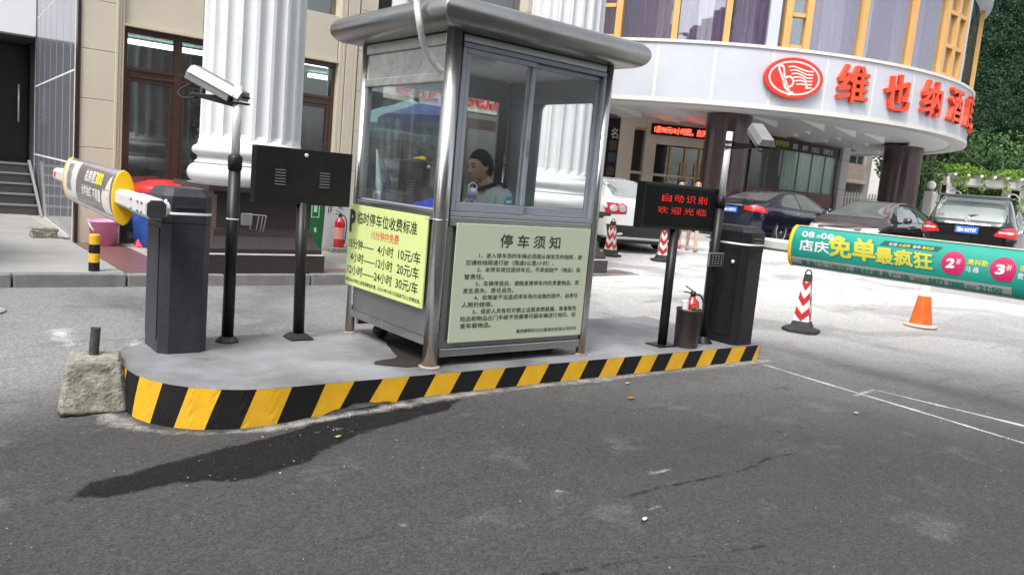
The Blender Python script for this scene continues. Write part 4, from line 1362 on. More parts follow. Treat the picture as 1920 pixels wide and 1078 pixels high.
# ------------------------------------------------------------ camera poles
def cam_pole(t, x, y, zj, zt, lean=0.0, m=BLK):
    b = MB(); b.tube([(x, y, .14), (x + lean * .6, y, zj)], .040, 20); b.build('lower_pole', m, t)
    b = MB(); b.lathe((x + lean * .6, y, zj - .02), [(.046, -.05), (.047, 0), (.047, .035), (.036, .05)], 20); b.build('collar', m, t)
    b = MB(); b.tube([(x + lean * .6, y, zj - .01), (x + lean, y, zt)], .028, 18); b.build('upper_pole', GALV, t)
def camera_unit(t, C, H, m, bulky=True):
    """C centre of the housing, H heading the lens looks to"""
    H = Vector(H).normalized()
    S = H.cross(Vector((0, 0, 1))).normalized()
    V = S.cross(H)
    C = Vector(C)
    L_ = .17
    prof = [(-.062, -.045), (.062, -.045), (.066, .0), (.066, .004), (.045, .052), (-.045, .052), (-.066, .004), (-.066, 0)]
    b = MB(); b.prism(prof, C - H * L_, S, V, H * 2 * L_); h = b.build('camera_housing', m, t, .004)
    b = MB(); b.prism([(-.074, .001), (.074, .001), (.074, .006), (.05, .063), (-.05, .063), (-.074, .006)], C - H * (L_ - .02), S, V, H * (2 * L_ + .05)); b.build('sun_shield', m, h, .003)
    b = MB(); b.prism([(-.056, -.040), (.056, -.040), (.056, .032), (-.056, .032)], C + H * (L_ + .001), S, V, H * .008); b.build('front_plate', BLK, h)
    for sx in (-.028, .028):
        b = MB(); M3 = H.to_track_quat('Z', 'Y').to_matrix()
        b.lathe(C + H * (L_ + .009) + S * sx, [(.02, 0), (.02, .006), (.012, .003), (.001, .002)], 16, M=M3); b.build('lens', mat('lens_glass', (.03, .03, .035), .05), h)
    return h, H, S, V
tl = thing('camera_pole', 'black and white pole with a surveillance camera between the left gate and the display', 'camera pole', (1.893, 5.427, .14), group='surveillance camera poles')
b = MB(); b.lathe((1.893, 5.427, .14), [(.082, 0), (.082, .006), (.052, .035), (.042, .04)], 8, smooth=False); b.build('base', BLK, tl)
cam_pole(tl, 1.893, 5.427, 1.39, 1.875, 0.0)
CAMG = mat('camera_grey_metal', (.25, .255, .245), .4, .3, c2=(.19, .195, .185), ns=9, sharp=.1)
cl, H, S, V = camera_unit(tl, (1.775, 5.585, 1.872), (.60, -.66, -.38), CAMG)
b = MB(); b.prism([(0, 1.735), (0, 1.80), (-.28, 1.805), (-.28, 1.785)], (1.865, 5.45, 0), (.78, -.62, 0), (0, 0, 1), (.03, .04, 0)); b.build('bracket', BLK, tl, .003)
for z in (1.755, 1.795):
    b = MB(); b.box(1.845, 5.395, z, 1.965, 5.46, z + .012); b.build('clamp', BLK, tl, .002)
b = MB(); b.tube(smooth_path([(1.70, 5.68, 1.90), (1.68, 5.70, 1.87), (1.63, 5.74, 1.84), (1.60, 5.75, 1.80), (1.63, 5.72, 1.77), (1.70, 5.66, 1.78)], 4), .006, 7); b.build('cable', BLKD, tl)
b = MB(); b.tube([(1.72, 5.62, 1.80), (1.73, 5.62, 1.87)], .018, 10); b.build('mount_joint', CAMG, tl)
# small lamp with open frame tied to the lower pole
b = MB()
for a0, a1 in (((1.94, 5.38, 1.03), (2.07, 5.28, 1.03)), ((2.07, 5.28, 1.03), (2.055, 5.29, .92)), ((1.99, 5.34, 1.02), (1.985, 5.345, .93)), ((2.03, 5.31, 1.02), (2.02, 5.32, .93)), ((2.05, 5.295, 1.02), (2.04, 5.3, .92))):
    b.tube([a0, a1], .004, 6)
b.box(1.93, 5.345, .955, 2.0, 5.375, 1.035)
b.build('bracket_lamp', CAMG, tl, .002)
b = MB(); b.lathe((1.893, 5.427, .985), [(.0405, 0), (.043, .004), (.0405, .008)], 16); b.build('tie_string', CORD, tl)

tr_ = thing('camera_pole', 'silver topped black pole with a surveillance camera beside the right gate', 'camera pole', (5.80, 4.40, .14), group='surveillance camera poles')
b = MB(); b.lathe((5.80, 4.40, .14), [(.085, 0), (.082, .008), (.060, .03), (.046, .055), (.042, .06)], 20); b.build('base', BLK, tr_)
cam_pole(tr_, 5.80, 4.40, 1.42, 2.01, .02)
cr_, H, S, V = camera_unit(tr_, (6.03, 4.24, 1.995), (-.55, -.73, -.42), CAMG)
b = MB(); b.prism([(0, 1.86), (0, 1.93), (.22, 1.925), (.22, 1.89)], (5.85, 4.39, 0), (.80, -.60, 0), (0, 0, 1), (.03, .04, 0)); b.build('bracket', BLK, tr_, .003)
for z in (1.875, 1.92):
    b = MB(); b.box(5.77, 4.365, z, 5.87, 4.43, z + .012); b.build('clamp', BLK, tr_, .002)
b = MB(); b.tube(smooth_path([(6.10, 4.28, 1.96), (6.13, 4.25, 1.91), (6.11, 4.25, 1.87), (6.07, 4.27, 1.88)], 4), .006, 7); b.build('cable', BLKD, tr_)

kp = thing('keypad', 'small black keypad box with a steel rim fixed to the right camera pole', 'keypad', (5.80, 4.35, .895))
box('case', ALUD, kp, 5.665, 4.338, .835, 5.875, 4.358, .958, .004)
box('face', BLK, kp, 5.680, 4.333, .848, 5.860, 4.3375, .945, .002)
kk = MB(); kk.box(-.006, -.003, -.005, .006, .003, .005)
k0 = kk.build('key', mat('grey_key', (.22, .22, .23), .5), kp, local=True)
k0.location = Vector((5.708, 4.331, .863)) - worg(kp)
for i in range(4):
    for j in range(4):
        if i + j:
            share(k0, kp, (5.708 + .041 * i, 4.331, .863 + .022 * j))

# ------------------------------------------------------------ display boxes
dl_ = thing('display_sign', 'black display box seen from its louvred back beside the left camera pole', 'display', (2.40, 5.40, .14), group='display boxes on posts')
b = MB()
rr = [b.ring([(2.40 + sx * r, 5.40 + sy * r, z) for sx, sy in ((-1, -1), (1, -1), (1, 1), (-1, 1))]) for r, z in ((.085, .14), (.083, .15), (.044, .185))]
b.cap(rr[0][::-1]); b.skin(rr[0], rr[1], smooth=False); b.skin(rr[1], rr[2], smooth=False); b.cap(rr[2]); b.build('base', BLK, dl_)
b = MB(); b.tube([(2.40, 5.40, .18), (2.375, 5.40, 1.13)], .040, 20); b.build('post', BLK, dl_)
hs_ = box('housing', BLK, dl_, 2.015, 5.37, 1.115, 2.73, 5.46, 1.502, .004)
b = MB(); b.lathe((2.372, 5.370, 1.462), [(.014, 0), (.014, .008), (.008, .011)], 14, M=Matrix.Rotation(pi / 2, 3, 'X')); b.build('lock', GALV, hs_)
SLOT = mat('grey_slot', (.16, .17, .2), .5)
v0 = None
for cx in (2.19, 2.52):
    for i in range(6):
        z = 1.245 + i * .020
        if v0 is None:
            vv = MB(); vv.prism([(-.038, 0), (.038, 0), (.038, .005), (-.038, .005)], (0, 0, 0), (1, 0, 0), (0, .12, 1), (0, -.004, 0))
            v0 = vv.build('louvre', SLOT, hs_, local=True)
            v0.location = Vector((cx, 5.369, z)) - worg(hs_)
        else:
            share(v0, hs_, (cx, 5.369, z))
drs = thing('display_sign', 'black display box with red glowing characters beside the right camera pole', 'display', (5.34, 4.47, .14), group='display boxes on posts')
b = MB(); b.prism([(-.11, -.09), (.11, -.09), (.11, .09), (-.11, .09)], (5.27, 4.42, .141), (1, 0, 0), (0, 1, 0), (0, 0, .012)); b.build('base', BLK, drs, .003)
b = MB(); b.tube([(5.27, 4.42, .15), (5.31, 4.46, 1.14)], .040, 20); b.build('post', BLK, drs)
hs2 = box('housing', BLK, drs, 4.85, 4.425, 1.135, 5.80, 4.515, 1.512, .004)
LED = mat('red_led', (.15, .005, .005), .6, em=(1, .015, .01), es=.5)
SCRN = mat('dark_screen', (.004, .004, .004), .7, spec=.2)
sc_ = box('screen', SCRN, hs2, 4.875, 4.421, 1.16, 5.775, 4.4245, 1.488, .0)
# four characters per line; the camera caught the scanning display with its rows incomplete, so they are cut by dark rows
for i, ch_ in enumerate('自动识别'):
    text(ch_, LED, sc_, (5.06 + i * .155, 4.421, 1.365), (1, 0, 0), (0, 0, 1), .12, .062, bands=((.20, .27), (.50, .56), (.80, .86)))
for i, ch_ in enumerate('欢迎光临'):
    text(ch_, LED, sc_, (5.02 + i * .168, 4.421, 1.265), (1, 0, 0), (0, 0, 1), .13, .058, bands=((.12, .20), (.40, .47), (.72, .80)))

# ------------------------------------------------------------ bin with extinguisher
bn = thing('waste_bin', 'round dark brown waste bin on the island between display and gate', 'bin', (5.46, 4.32, .14))
b = MB(); b.lathe((5.46, 4.32, .141), [(.098, 0), (.102, .01), (.108, .31), (.112, .312), (.112, .333), (.104, .333), (.098, .03), (.001, .03)], 28, caps=False); b.build('body', mat('dark_brown_bin', (.030, .022, .020), .4, c2=(.05, .036, .03), ns=6), bn)
def extinguisher(x, y, z, h, label, flip=1, s=1.0):
    t = thing('fire_extinguisher', label, 'fire extinguisher', (x, y, z))
    r = .052 * s
    b = MB(); b.lathe((x, y, z), [(r * .96, 0), (r, .01), (r, h * .72), (r * .85, h * .82), (r * .4, h * .88), (r * .35, h * .92)], 24); b.build('cylinder', mat('red_enamel', (.42, .008, .015), .22, coat=.5), t)
    b = MB(); b.lathe((x, y, z + h * .25), [(r + .001, 0), (r + .001, h * .35)], 24, caps=False); b.build('label', mat('pale_red_label', (.55, .25, .22), .5), t)
    b = MB(); b.tube([(x, y, z + h * .9), (x, y, z + h * 1.02)], r * .35, 10); b.build('valve', BLK, t)
    dx, dy = -.62 * flip, .5 * flip
    b = MB(); b.tube([(x, y, z + h * .98), (x + dx * .10, y + dy * .10, z + h * 1.0)], .006, 6); b.tube([(x, y, z + h * 1.03), (x + dx * .09, y + dy * .09, z + h * 1.12)], .006, 6); b.build('lever', BLK, t)
    b = MB(); b.tube(smooth_path([(x, y, z + h * .96), (x - dx * .08, y - dy * .08, z + h * .95), (x - dx * .125, y - dy * .125, z + h * .75), (x - dx * .12, y - dy * .12, z + h * .3), (x - dx * .10, y - dy * .10, z + h * .1)], 5), .009, 8); b.build('hose', BLKD, t)
    return t
extinguisher(5.497, 4.33, .19, .42, 'red fire extinguisher standing in the dark bin on the island', s=1.25)
b = MB(); b.lathe((5.385, 4.30, .42), [(.022, 0), (.032, .13)], 16, caps=False, M=Matrix.Rotation(-.16, 3, 'Y'))
tag(b.build('paper_cup', mat('white_cup', (.75, .78, .82), .5), None), 'white paper cup sticking out of the bin beside the extinguisher', 'cup')
b = MB()
for i in range(9):
    a = random.random() * 6
    b.box(5.46 + .03 * cos(a) - .012, 4.26 + .02 * sin(a) - .01, .455 + .006 * i, 5.46 + .03 * cos(a) + .016, 4.26 + .02 * sin(a) + .01, .459 + .006 * i, )
tag(b.build('green_wrapper', mat('green_wrapper', (.05, .30, .08), .5), None), 'crumpled green wrapper on top of the full bin', 'litter')

# ------------------------------------------------------------ concrete block with pipe
bk = thing('concrete_block', 'rough tapered concrete block with a black pipe stub at the island tip', 'concrete block', (.99, 5.03, ground_z(.99, 5.03)), rotz=radians(-12))
bm = bmesh.new()
bmesh.ops.create_cube(bm, size=2)
bmesh.ops.subdivide_edges(bm, edges=bm.edges, cuts=22, use_grid_fill=True)
for v in bm.verts:
    x, y, z = v.co
    zz = (z + 1) / 2
    w = .185 - .050 * zz
    v.co = Vector((x * w, y * w * .95, zz * .31))
    q = Vector((v.co.x, v.co.y, v.co.z))
    ed = sum(1 for e in (abs(x), abs(y), abs(z)) if e > .93)
    n = mnoise.noise(q * 9) * .012 + mnoise.noise(q * 28) * .007 + mnoise.noise(q * 70) * .003
    v.co += Vector((x, y, z)).normalized() * .9 * (n - (.016 if ed >= 2 else 0) - (.012 if ed == 3 else 0))
k = MB(); k.b.free(); k.b = bm
o = k.build('block', CONCR, bk, local=True, smooth=True)
b = MB(); b.tube([(-.012, .01, .26), (.0, .01, .47)], .027, 18, caps=False)
b.tube([(.0, .01, .47), (-.012, .01, .27)], .022, 18); b.build('pipe', mat('black_pipe', (.025, .025, .027), .6, c2=(.06, .06, .06), ns=20), bk, local=True)

# bollard on the pavement
bd = thing('bollard', 'short yellow and black banded bollard standing at the pavement corner', 'bollard', (1.74, 8.99, .13))
b = MB()
zz = [0, .092, .185, .276, .37]
for i in range(4):
    b.mi = i % 2
    b.lathe((1.74, 8.99, .125), [(.052, zz[i]), (.052, zz[i + 1])], 24, caps=False)
b.mi = 1
b.lathe((1.74, 8.99, .125), [(.052, .37), (.046, .378), (.001, .38)], 24, caps=False)
b.build('tube', [BPAINT, YEL], bd)
# stone lying on the pavement
bm = bmesh.new(); bmesh.ops.create_cube(bm, size=2); bmesh.ops.subdivide_edges(bm, edges=bm.edges, cuts=8, use_grid_fill=True)
for v in bm.verts:
    q = v.co.copy()
    v.co = Vector((q.x * .15, q.y * .11, q.z * .065)) * (1 + .12 * mnoise.noise(q * 1.7)) + Vector((1.74, 12.15, .19)) + Vector((1, 1, 0)) * .01 * mnoise.noise(q * 5)
k = MB(); k.b.free(); k.b = bm
tag(k.build('stone_block', CONCR, None), 'broken stone block lying on the pavement by the granite wall', 'stone')
bm = bmesh.new(); bmesh.ops.create_icosphere(bm, subdivisions=2, radius=.045)
for v in bm.verts:
    v.co = Vector((v.co.x * 1.4, v.co.y, v.co.z * .7)) * (1 + .3 * mnoise.noise(v.co * 30)) + Vector((1.98, 12.0, .155))
k = MB(); k.b.free(); k.b = bm
tag(k.build('rubble_piece', PALES, None), 'small pale piece of rubble beside the stone block', 'rubble')
# bucket, dustpan, blue tub by the shopfront
bu = thing('bucket', 'pink plastic bucket with a white handle against the beige pilaster', 'bucket', (2.29, 11.30, .13))
b = MB(); b.lathe((2.29, 11.30, .132), [(.001, .0), (.135, 0), (.18, .30), (.19, .305), (.19, .325), (.176, .325), (.13, .01)], 28, caps=False); b.build('body', mat('pink_plastic', (.72, .26, .42), .4, c2=(.78, .31, .47), ns=4), bu)
b = MB(); b.tube([(2.29 + .185 * cos(a) * .98 - .0, 11.30 - .13 * sin(a), .44 - .16 * sin(a)) for a in [pi * k / 16 for k in range(17)]], .007, 8); b.build('handle', WHT, bu)
dp = thing('dustpan', 'long handled red dustpan standing in front of the blue tub', 'dustpan', (2.80, 11.2, .13))
b = MB(); b.prism([(-.15, 0), (.17, 0), (.10, .16), (.0, .22), (-.10, .14)], (2.80, 11.20, .135), (1, 0, 0), (0, .35, 1), (0, .1, 0)); b.build('pan', RED, dp, .01)
b = MB(); b.tube([(2.80, 11.24, .34), (2.68, 11.36, .95)], .012, 8); b.build('handle', RED, dp)
b = MB(); b.prism([(-.16, 0), (-.04, 0), (-.06, .12), (-.13, .12)], (2.80, 11.12, .135), (1, 0, 0), (0, .2, 1), (0, .05, 0)); b.build('brush', mat('pink_bristle', (.75, .1, .2), .7), dp, .01)
tb = thing('blue_tub', 'large blue plastic tub with a red rim in front of the shop window', 'tub', (3.04, 11.38, .13))
b = MB(); b.lathe((3.06, 11.26, .132), [(.001, 0), (.36, 0), (.41, .1), (.44, .40), (.45, .72)], 36, caps=False); b.build('body', mat('blue_plastic', (.012, .05, .22), .35, c2=(.02, .08, .30), ns=3), tb)
b = MB(); b.lathe((3.06, 11.26, .852), [(.455, 0), (.46, .05), (.42, .10), (.25, .16), (.001, .18)], 36, caps=False); b.build('lid', RED, tb)
# advert panels, extinguisher box
ab = thing('advert_panel', 'bent green and white advert panel standing behind the fire extinguisher', 'panel', (5.4, 11.1, .13))
GPL = mat('green_panel', (.008, .10, .025), .4)
b = MB(); b.box(4.93, 11.30, .14, 5.06, 11.34, .98); b.build('side_panel', WHT, ab)
b = MB(); b.prism([(5.06, .18), (5.30, .14), (5.33, 1.02), (5.08, 1.0)], (0, 11.28, 0), (1, 0, 0), (0, 0, 1), (0, .03, 0)); b.build('green_panel', GPL, ab)
b = MB(); b.prism([(5.31, .14), (5.75, .14), (5.78, 1.02), (5.345, 1.02)], (0, 11.28, 0), (1, 0, 0), (0, 0, 1), (0, .03, 0)); b.build('white_panel', mat('pale_panel', (.52, .54, .56), .5), ab)
b = MB()
for q in ((5.11, .62, 5.24, .632), (5.11, .90, 5.24, .912), (5.11, .632, 5.122, .90), (5.228, .632, 5.24, .90), (5.15, .70, 5.20, .82), (5.17, .40, 5.205, .47)):
    b.box(q[0], 11.276, q[1], q[2], 11.279, q[3])
b.build('print', mat('pale_green_print', (.35, .6, .4), .5), ab)
b = MB()
for q in (([(5.38, .70), (5.40, .98)]), ([(5.42, .72), (5.44, .98)]), ([(5.56, .80), (5.58, .99)]), ([(5.60, .86), (5.54, .80), (5.62, .78)])):
    b.tube([(p[0], 11.272, p[1]) for p in q], .005, 5)
b.build('print', INK, ab)
tag(MB().box(5.33, 10.95, .132, 5.78, 11.25, .20).build('stone_block', CONCR, None, .01), 'low grey stone base under the fire extinguisher by the shopfront', 'stone')
extinguisher(5.50, 11.10, .201, .50, 'red fire extinguisher on a stone base by the shopfront panels', s=1.5)

# ------------------------------------------------------------ traffic cones
def striped_cone(x, y, label, rz=0.0, group='striped cones'):
    z = ground_z(x, y) + .004
    t = thing('traffic_cone', label, 'traffic cone', (x, y, z), rotz=rz, group=group)
    b = MB()
    oc = [(-1, -.55), (-.55, -1), (.55, -1), (1, -.55), (1, .55), (.55, 1), (-.55, 1), (-1, .55)]
    R = [b.ring([(p[0] * r, p[1] * r, q) for p in oc]) for r, q in ((.195, .0), (.195, .03), (.17, .04), (.13, .05))]
    b.cap(R[0][::-1])
    for a, c in zip(R, R[1:]): b.skin(a, c, smooth=False)
    b.cap(R[-1]); b.build('base', BLKD, t, local=True)
    # square tapered body with chevrons on every face
    def prof(z_):
        return .118 - .072 * (z_ - .05) / .62
    b = MB()
    def faceband(zlo, zhi, mi):
        for f in range(4):
            a0 = pi / 2 * f + pi / 4
            def P(u, z_):
                r = prof(z_)
                c0 = Vector((r * cos(a0), r * sin(a0))) * 1.12; c1 = Vector((r * cos(a0 + pi / 2), r * sin(a0 + pi / 2))) * 1.12
                p = c0.lerp(c1, u)
                return (p.x, p.y, z_)
            b.mi = mi
            sk = .085
            # chevron: low in the middle, high at the corners
            def q(u): return sk * abs(u - .5) * 2
            n = 4
            for i in range(n):
                u0, u1 = i / n, (i + 1) / n
                zs = [min(.58, max(.12, zlo + q(u0))), min(.58, max(.12, zlo + q(u1))), min(.58, max(.12, zhi + q(u1))), min(.58, max(.12, zhi + q(u0)))]
                if zs[2] - zs[1] < .002 and zs[3] - zs[0] < .002: continue
                b.quad(P(u0, zs[0]), P(u1, zs[1]), P(u1, zs[2]), P(u0, zs[3]))
    k = 0
    zz = .03
    while zz < .58:
        faceband(zz, zz + .088, k % 2); zz += .088; k += 1
    b.build('sleeve', [mat('white_reflective', (.66, .64, .60), .45, c2=(.5, .48, .45), ns=14), mat('red_reflective', (.42, .012, .02), .45, c2=(.34, .015, .02), ns=14)], t, local=True)
    b = MB()
    for z0, z1 in ((.05, .121), (.579, .66)):
        ra = [b.ring([(prof(z_) * 1.10 * s_ * cos(pi / 4 + pi / 2 * q_), prof(z_) * 1.10 * s_ * sin(pi / 4 + pi / 2 * q_), z_) for q_ in range(4)]) for z_, s_ in ((z0, 1.25 if z0 < .1 else 1.03), (z1, 1.03))]
        b.cap(ra[0][::-1]); b.skin(ra[0], ra[1], smooth=False); b.cap(ra[1])
    b.build('body', BLKD, t, local=True)
    b = MB(); b.tube([(0, .033 * cos(a), .66 + .052 * sin(a)) for a in [pi * k / 10 for k in range(11)]], .008, 7); b.build('handle', BLKD, t, local=True)
    return t
c0 = striped_cone(8.38, 5.0, 'red and white chevron cone standing in front of the green boom end', .35)
def cone_copy(src, x, y, label, rz):
    c = copy_tree(src); c.location = (x, y, ground_z(x, y) + .004); c.rotation_euler = (0, 0, rz); c['label'] = label
    return c
cone_copy(c0, 11.0, 10.75, 'red and white chevron cone at the rear bumper of the white sedan', .2)
cone_copy(c0, 11.68, 10.05, 'red and white chevron cone behind the post of the red display', .9)
oc_ = thing('traffic_cone', 'plain orange cone with one white band below the green boom', 'traffic cone', (10.57, 4.64, ground_z(10.57, 4.64) + .004))
b = MB(); b.lathe((0, 0, 0), [(.20, 0), (.205, .012), (.20, .03), (.14, .036)], 28); b.build('base', mat('dirty_white_rubber', (.55, .45, .42), .7, c2=(.5, .3, .26), ns=10), oc_, local=True)
b = MB()
pf = lambda z_: .135 - .105 * (z_ - .036) / .66
for z0, z1, mi in ((.036, .40, 0), (.40, .56, 1), (.56, .70, 0)):
    b.mi = mi; b.lathe((0, 0, 0), [(pf(z0), z0), (pf(z1), z1)], 28, caps=False)
b.mi = 0; b.lathe((0, 0, 0), [(pf(.70), .70), (pf(.70) * .8, .705), (.001, .705)], 28, caps=False)
b.build('body', [mat('orange_plastic', (.62, .12, .01), .45, c2=(.48, .07, .008), ns=8), mat('white_band', (.62, .60, .57), .5)], oc_, local=True)

# manhole cover
mh = MB(); mh.lathe((.63, 7.62, ground_z(.63, 7.62) + .002), [(.20, 0), (.20, .006), (.185, .008), (.18, .004), (.001, .004)], 36, caps=False)
for i in range(6):
    mh.box(.63 - .13 + .045 * i, 7.52, ground_z(.63, 7.6) + .0045, .63 - .11 + .045 * i, 7.72, ground_z(.63, 7.6) + .009)
tag(mh.build('manhole_cover', mat('cast_iron', (.16, .16, .155), .6, c2=(.3, .3, .29), ns=9), None), 'round cast iron manhole cover in the left lane', 'manhole cover')

# fallen leaves and litter on the road
LF = [mat('orange_leaf', (.22, .09, .03), .7), mat('yellow_leaf', (.26, .24, .11), .7), mat('paper_scrap', (.62, .62, .60), .7)]
for i, (x, y, m_, s_, cat_, lab) in enumerate(((4.06, 3.62, 0, .035, 'leaf', 'orange fallen leaf on the asphalt in front of the booth'), (4.35, 3.93, 1, .025, 'leaf', 'small yellow leaf on the asphalt near the island kerb'), (5.42, 2.72, 1, .028, 'leaf', 'yellow green leaf lying alone on the asphalt right of centre'), (2.62, 2.18, 2, .016, 'litter', 'tiny white paper scrap on the asphalt in the foreground'), (1.95, 3.80, 1, .02, 'leaf', 'small tan leaf lying on the wet patch'), (6.05, 4.02, 0, .02, 'leaf', 'small orange leaf at the right end of the island'))):
    z = ground_z(x, y) + .014
    b = MB()
    n = 8
    b.b.faces.new([b.b.verts.new((x + s_ * cos(2 * pi * k / n) * (1.2 if k % 4 == 0 else .7), y + s_ * .5 * sin(2 * pi * k / n) * (1 + .3 * (k % 2)), z + .004 * sin(k * 2.1))) for k in range(n)])
    o = b.build('fallen_leaf' if m_ < 2 else 'paper_scrap', LF[m_], None)
    tag(o, lab, cat_)
gb = bmesh.new()
rg = random.Random(3)
for i in range(900):
    x, y = rg.uniform(-1, 9), rg.uniform(.8, 4.1)
    if i > 500:
        x, y = rg.uniform(-.5, 2.2), rg.uniform(3.2, 5.0)
        if y > 4.1 and x > 1.0: continue
    s_ = rg.choice((.0025, .003, .004, .006))
    z = ground_z(x, y) + .004
    vs = [gb.verts.new((x + rg.uniform(-1, 1) * s_, y + rg.uniform(-1, 1) * s_, z + q)) for q in (0, 0, 0, s_)]
    for t_ in ((0, 1, 2), (0, 1, 3), (1, 2, 3), (0, 2, 3)):
        gb.faces.new([vs[q] for q in t_])
k = MB(); k.b.free(); k.b = gb
stuff(k.build('loose_grit', mat('grit', (.30, .295, .28), .8, c2=(.2, .2, .2), ns=40), None))
# ------------------------------------------------------------ hotel with a round canopy
HC = Vector((24.28, 20.65))
HR = 9.64
ht = thing('hotel_building', 'round fronted hotel with a grey panelled canopy, gold framed curved windows and dark pillars', 'building', (24.28, 20.65, .6))
PANL = mat('grey_fascia_panel', (.46, .49, .54), .38, .1, c2=(.54, .57, .62), ns=1.1, sharp=.05)
WBND = mat('white_band', (.84, .84, .84), .4, 0, c2=(.80, .80, .80), ns=1.5, sharp=.1)
GOLD = mat('gold_mullion', (.58, .33, .11), .4, .1, c2=(.66, .38, .14), ns=4, sharp=.1)
PILL = mat('dark_marble_pillar', (.050, .030, .032), .16, 0, c2=(.10, .062, .066), ns=1.3, aniso=(5, 5, .35), sharp=.05, spec=.7, bump=.01, bs=8, detail=6)
SOFF = mat('white_soffit', (.84, .84, .83), .5, 0, c2=(.80, .80, .79), ns=1.2, sharp=.1)
HWALL = mat('tan_wall', (.66, .60, .50), .5, 0, c2=(.72, .66, .57), ns=2, sharp=.1)
def pol(a, r, z=0.0):
    a = radians(a)
    return Vector((HC.x + r * cos(a), HC.y + r * sin(a), z))
def arc_slab(name, a0, a1, r0, r1, z0, z1, m, parent=ht, n=None, bev=0.0, world=True):
    n = n or max(2, int((a1 - a0) / 2.2))
    b = MB()
    rings = []
    for i in range(n + 1):
        a = a0 + (a1 - a0) * i / n
        rings.append(b.ring([pol(a, r0, z0), pol(a, r1, z0), pol(a, r1, z1), pol(a, r0, z1)]))
    for x, y in zip(rings, rings[1:]):
        b.skin(x, y, smooth=False)
    b.cap(rings[0][::-1]); b.cap(rings[-1])
    return b.build(name, m, parent, bev)
arc_slab('white_band', -200, 10, 9.2, 9.665, 3.93, 4.052, WBND)
arc_slab('white_band', -200, 10, 9.2, 9.69, 5.482, 5.56, WBND)
arc_slab('joint_backing', -200, 10, 9.35, 9.637, 4.053, 5.481, WBND, n=120)
for k in range(-5, 17):
    a = -144.6 + 9 * k
    arc_slab('fascia_panel', a + .22, a + 8.78, 9.60, 9.6445, 4.06, 5.474, PANL, n=5)
# soffit: ring, recessed disc, facetted panels
def disc(name, r, z, m, r0=0.0):
    b = MB()
    n = 72
    o = b.ring([pol(360 * k / n, r, z) for k in range(n)])
    if r0:
        i_ = b.ring([pol(360 * k / n, r0, z) for k in range(n)])
        b.skin(i_, o, smooth=False)
    else:
        b.cap(o)
    return b.build(name, m, ht)
disc('soffit_ring', 9.3, 3.955, SOFF, 8.0)
disc('soffit', 8.05, 4.06, SOFF)
arc_slab('soffit_step', -180, 180, 7.98, 8.02, 3.952, 4.06, SOFF, n=72)
wd = MB(); wd.prism([(-.72, 0), (.72, 0), (.72, -.20)], (0, -.42, 0), (1, 0, 0), (0, 0, 1), (0, .84, 0))
w0 = wd.build('soffit_facet', SOFF, ht, local=True)
first = True
for j in range(-9, 10):
    for i in range(-6, 7):
        x = HC.x + (i + (.5 if j % 2 else 0)) * 1.9
        y = HC.y + j * 1.05
        if hypot(x - HC.x, y - HC.y) > 7.35: continue
        if hypot(x - 19.7, y - 14.75) < 1.0 or hypot(x - 29.2, y - 14.2) < 1.0: continue
        if first:
            w0.location = Vector((x, y, 4.058)) - worg(ht); first = False
        else:
            share(w0, ht, (x, y, 4.058))
# pillars
for x, y in ((19.72, 14.98), (29.2, 14.35), (19.9, 27), (29, 27)):
    g_ = ground_z(x, y)
    b = MB(); b.lathe((x, y, g_ - .1), [(.66, 0), (.66, 4.055 - g_ + (.1 if y > 20 else -.0))], 48, caps=False)
    b.build('pillar', PILL, ht)
    b = MB(); b.lathe((x, y, g_ - .1), [(.72, 0), (.72, .32), (.67, .36)], 48, caps=False); b.build('pillar_base', DARKG, ht)
# curved glazing of the upper floor
R_ = 9.50
def mull(a, w, z0=5.561, z1=8.25, m=GOLD, r1=9.60, name='mullion'):
    return arc_slab(name, a - w / 2, a + w / 2, 9.38, r1, z0, z1, m, n=2)
singles = [-160.6, -142.4, -134.3, -111.8, -101.2, -66, -57]
frames = [(-155.4, -151.6), (-124.9, -121.5), (-92.0, -84.2), (-48, -44)]
pale = [-127.0, -163]
for a in singles: mull(a, .95)
for a in pale: mull(a, 1.7, m=PANL, r1=9.57, name='pale_column')
panes = []
for a0, a1 in frames:
    mull(a0, 1.05); mull(a1, 1.05)
    mids = [a0 + .65, a1 - .65]
    if a1 - a0 > 6:
        mid = (a0 + a1) / 2
        mull(mid, 1.0)
        spans = [(a0 + .65, mid - .5), (mid + .5, a1 - .65)]
    else:
        spans = [(a0 + .65, a1 - .65)]
    for s0, s1 in spans:
        zc = [5.562, 6.42, 7.35, 8.25]
        for z in zc:
            arc_slab('transom', s0, s1, 9.40, 9.585, z - (.04 if z > 5.6 else 0), z + (.06 if z > 5.6 else .10), GOLD, n=2)
        for z0, z1 in zip(zc, zc[1:]):
            panes.append((s0, s1, z0 + .06, z1 - .04))
cuts_ = sorted([(a, 1.15) for a in singles] + [(a, 1.7) for a in pale] + [(a, 1.3) for f in frames for a in f])
fr_sp = [f for f in frames]
for (a0, w0_), (a1, w1_) in zip(cuts_, cuts_[1:]):
    s0, s1 = a0 + w0_ / 2, a1 - w1_ / 2
    if s1 - s0 < .8 or any(abs(a0 - f[0]) < .1 and abs(a1 - f[1]) < .1 for f in frames): continue
    panes.append((s0, s1, 5.562, 8.25))
for s0, s1, z0, z1 in panes:
    arc_slab('pane', s0 + .02, s1 - .02, 9.485, 9.495, z0, z1, GLSC, n=max(2, int((s1 - s0) / 1.5)))
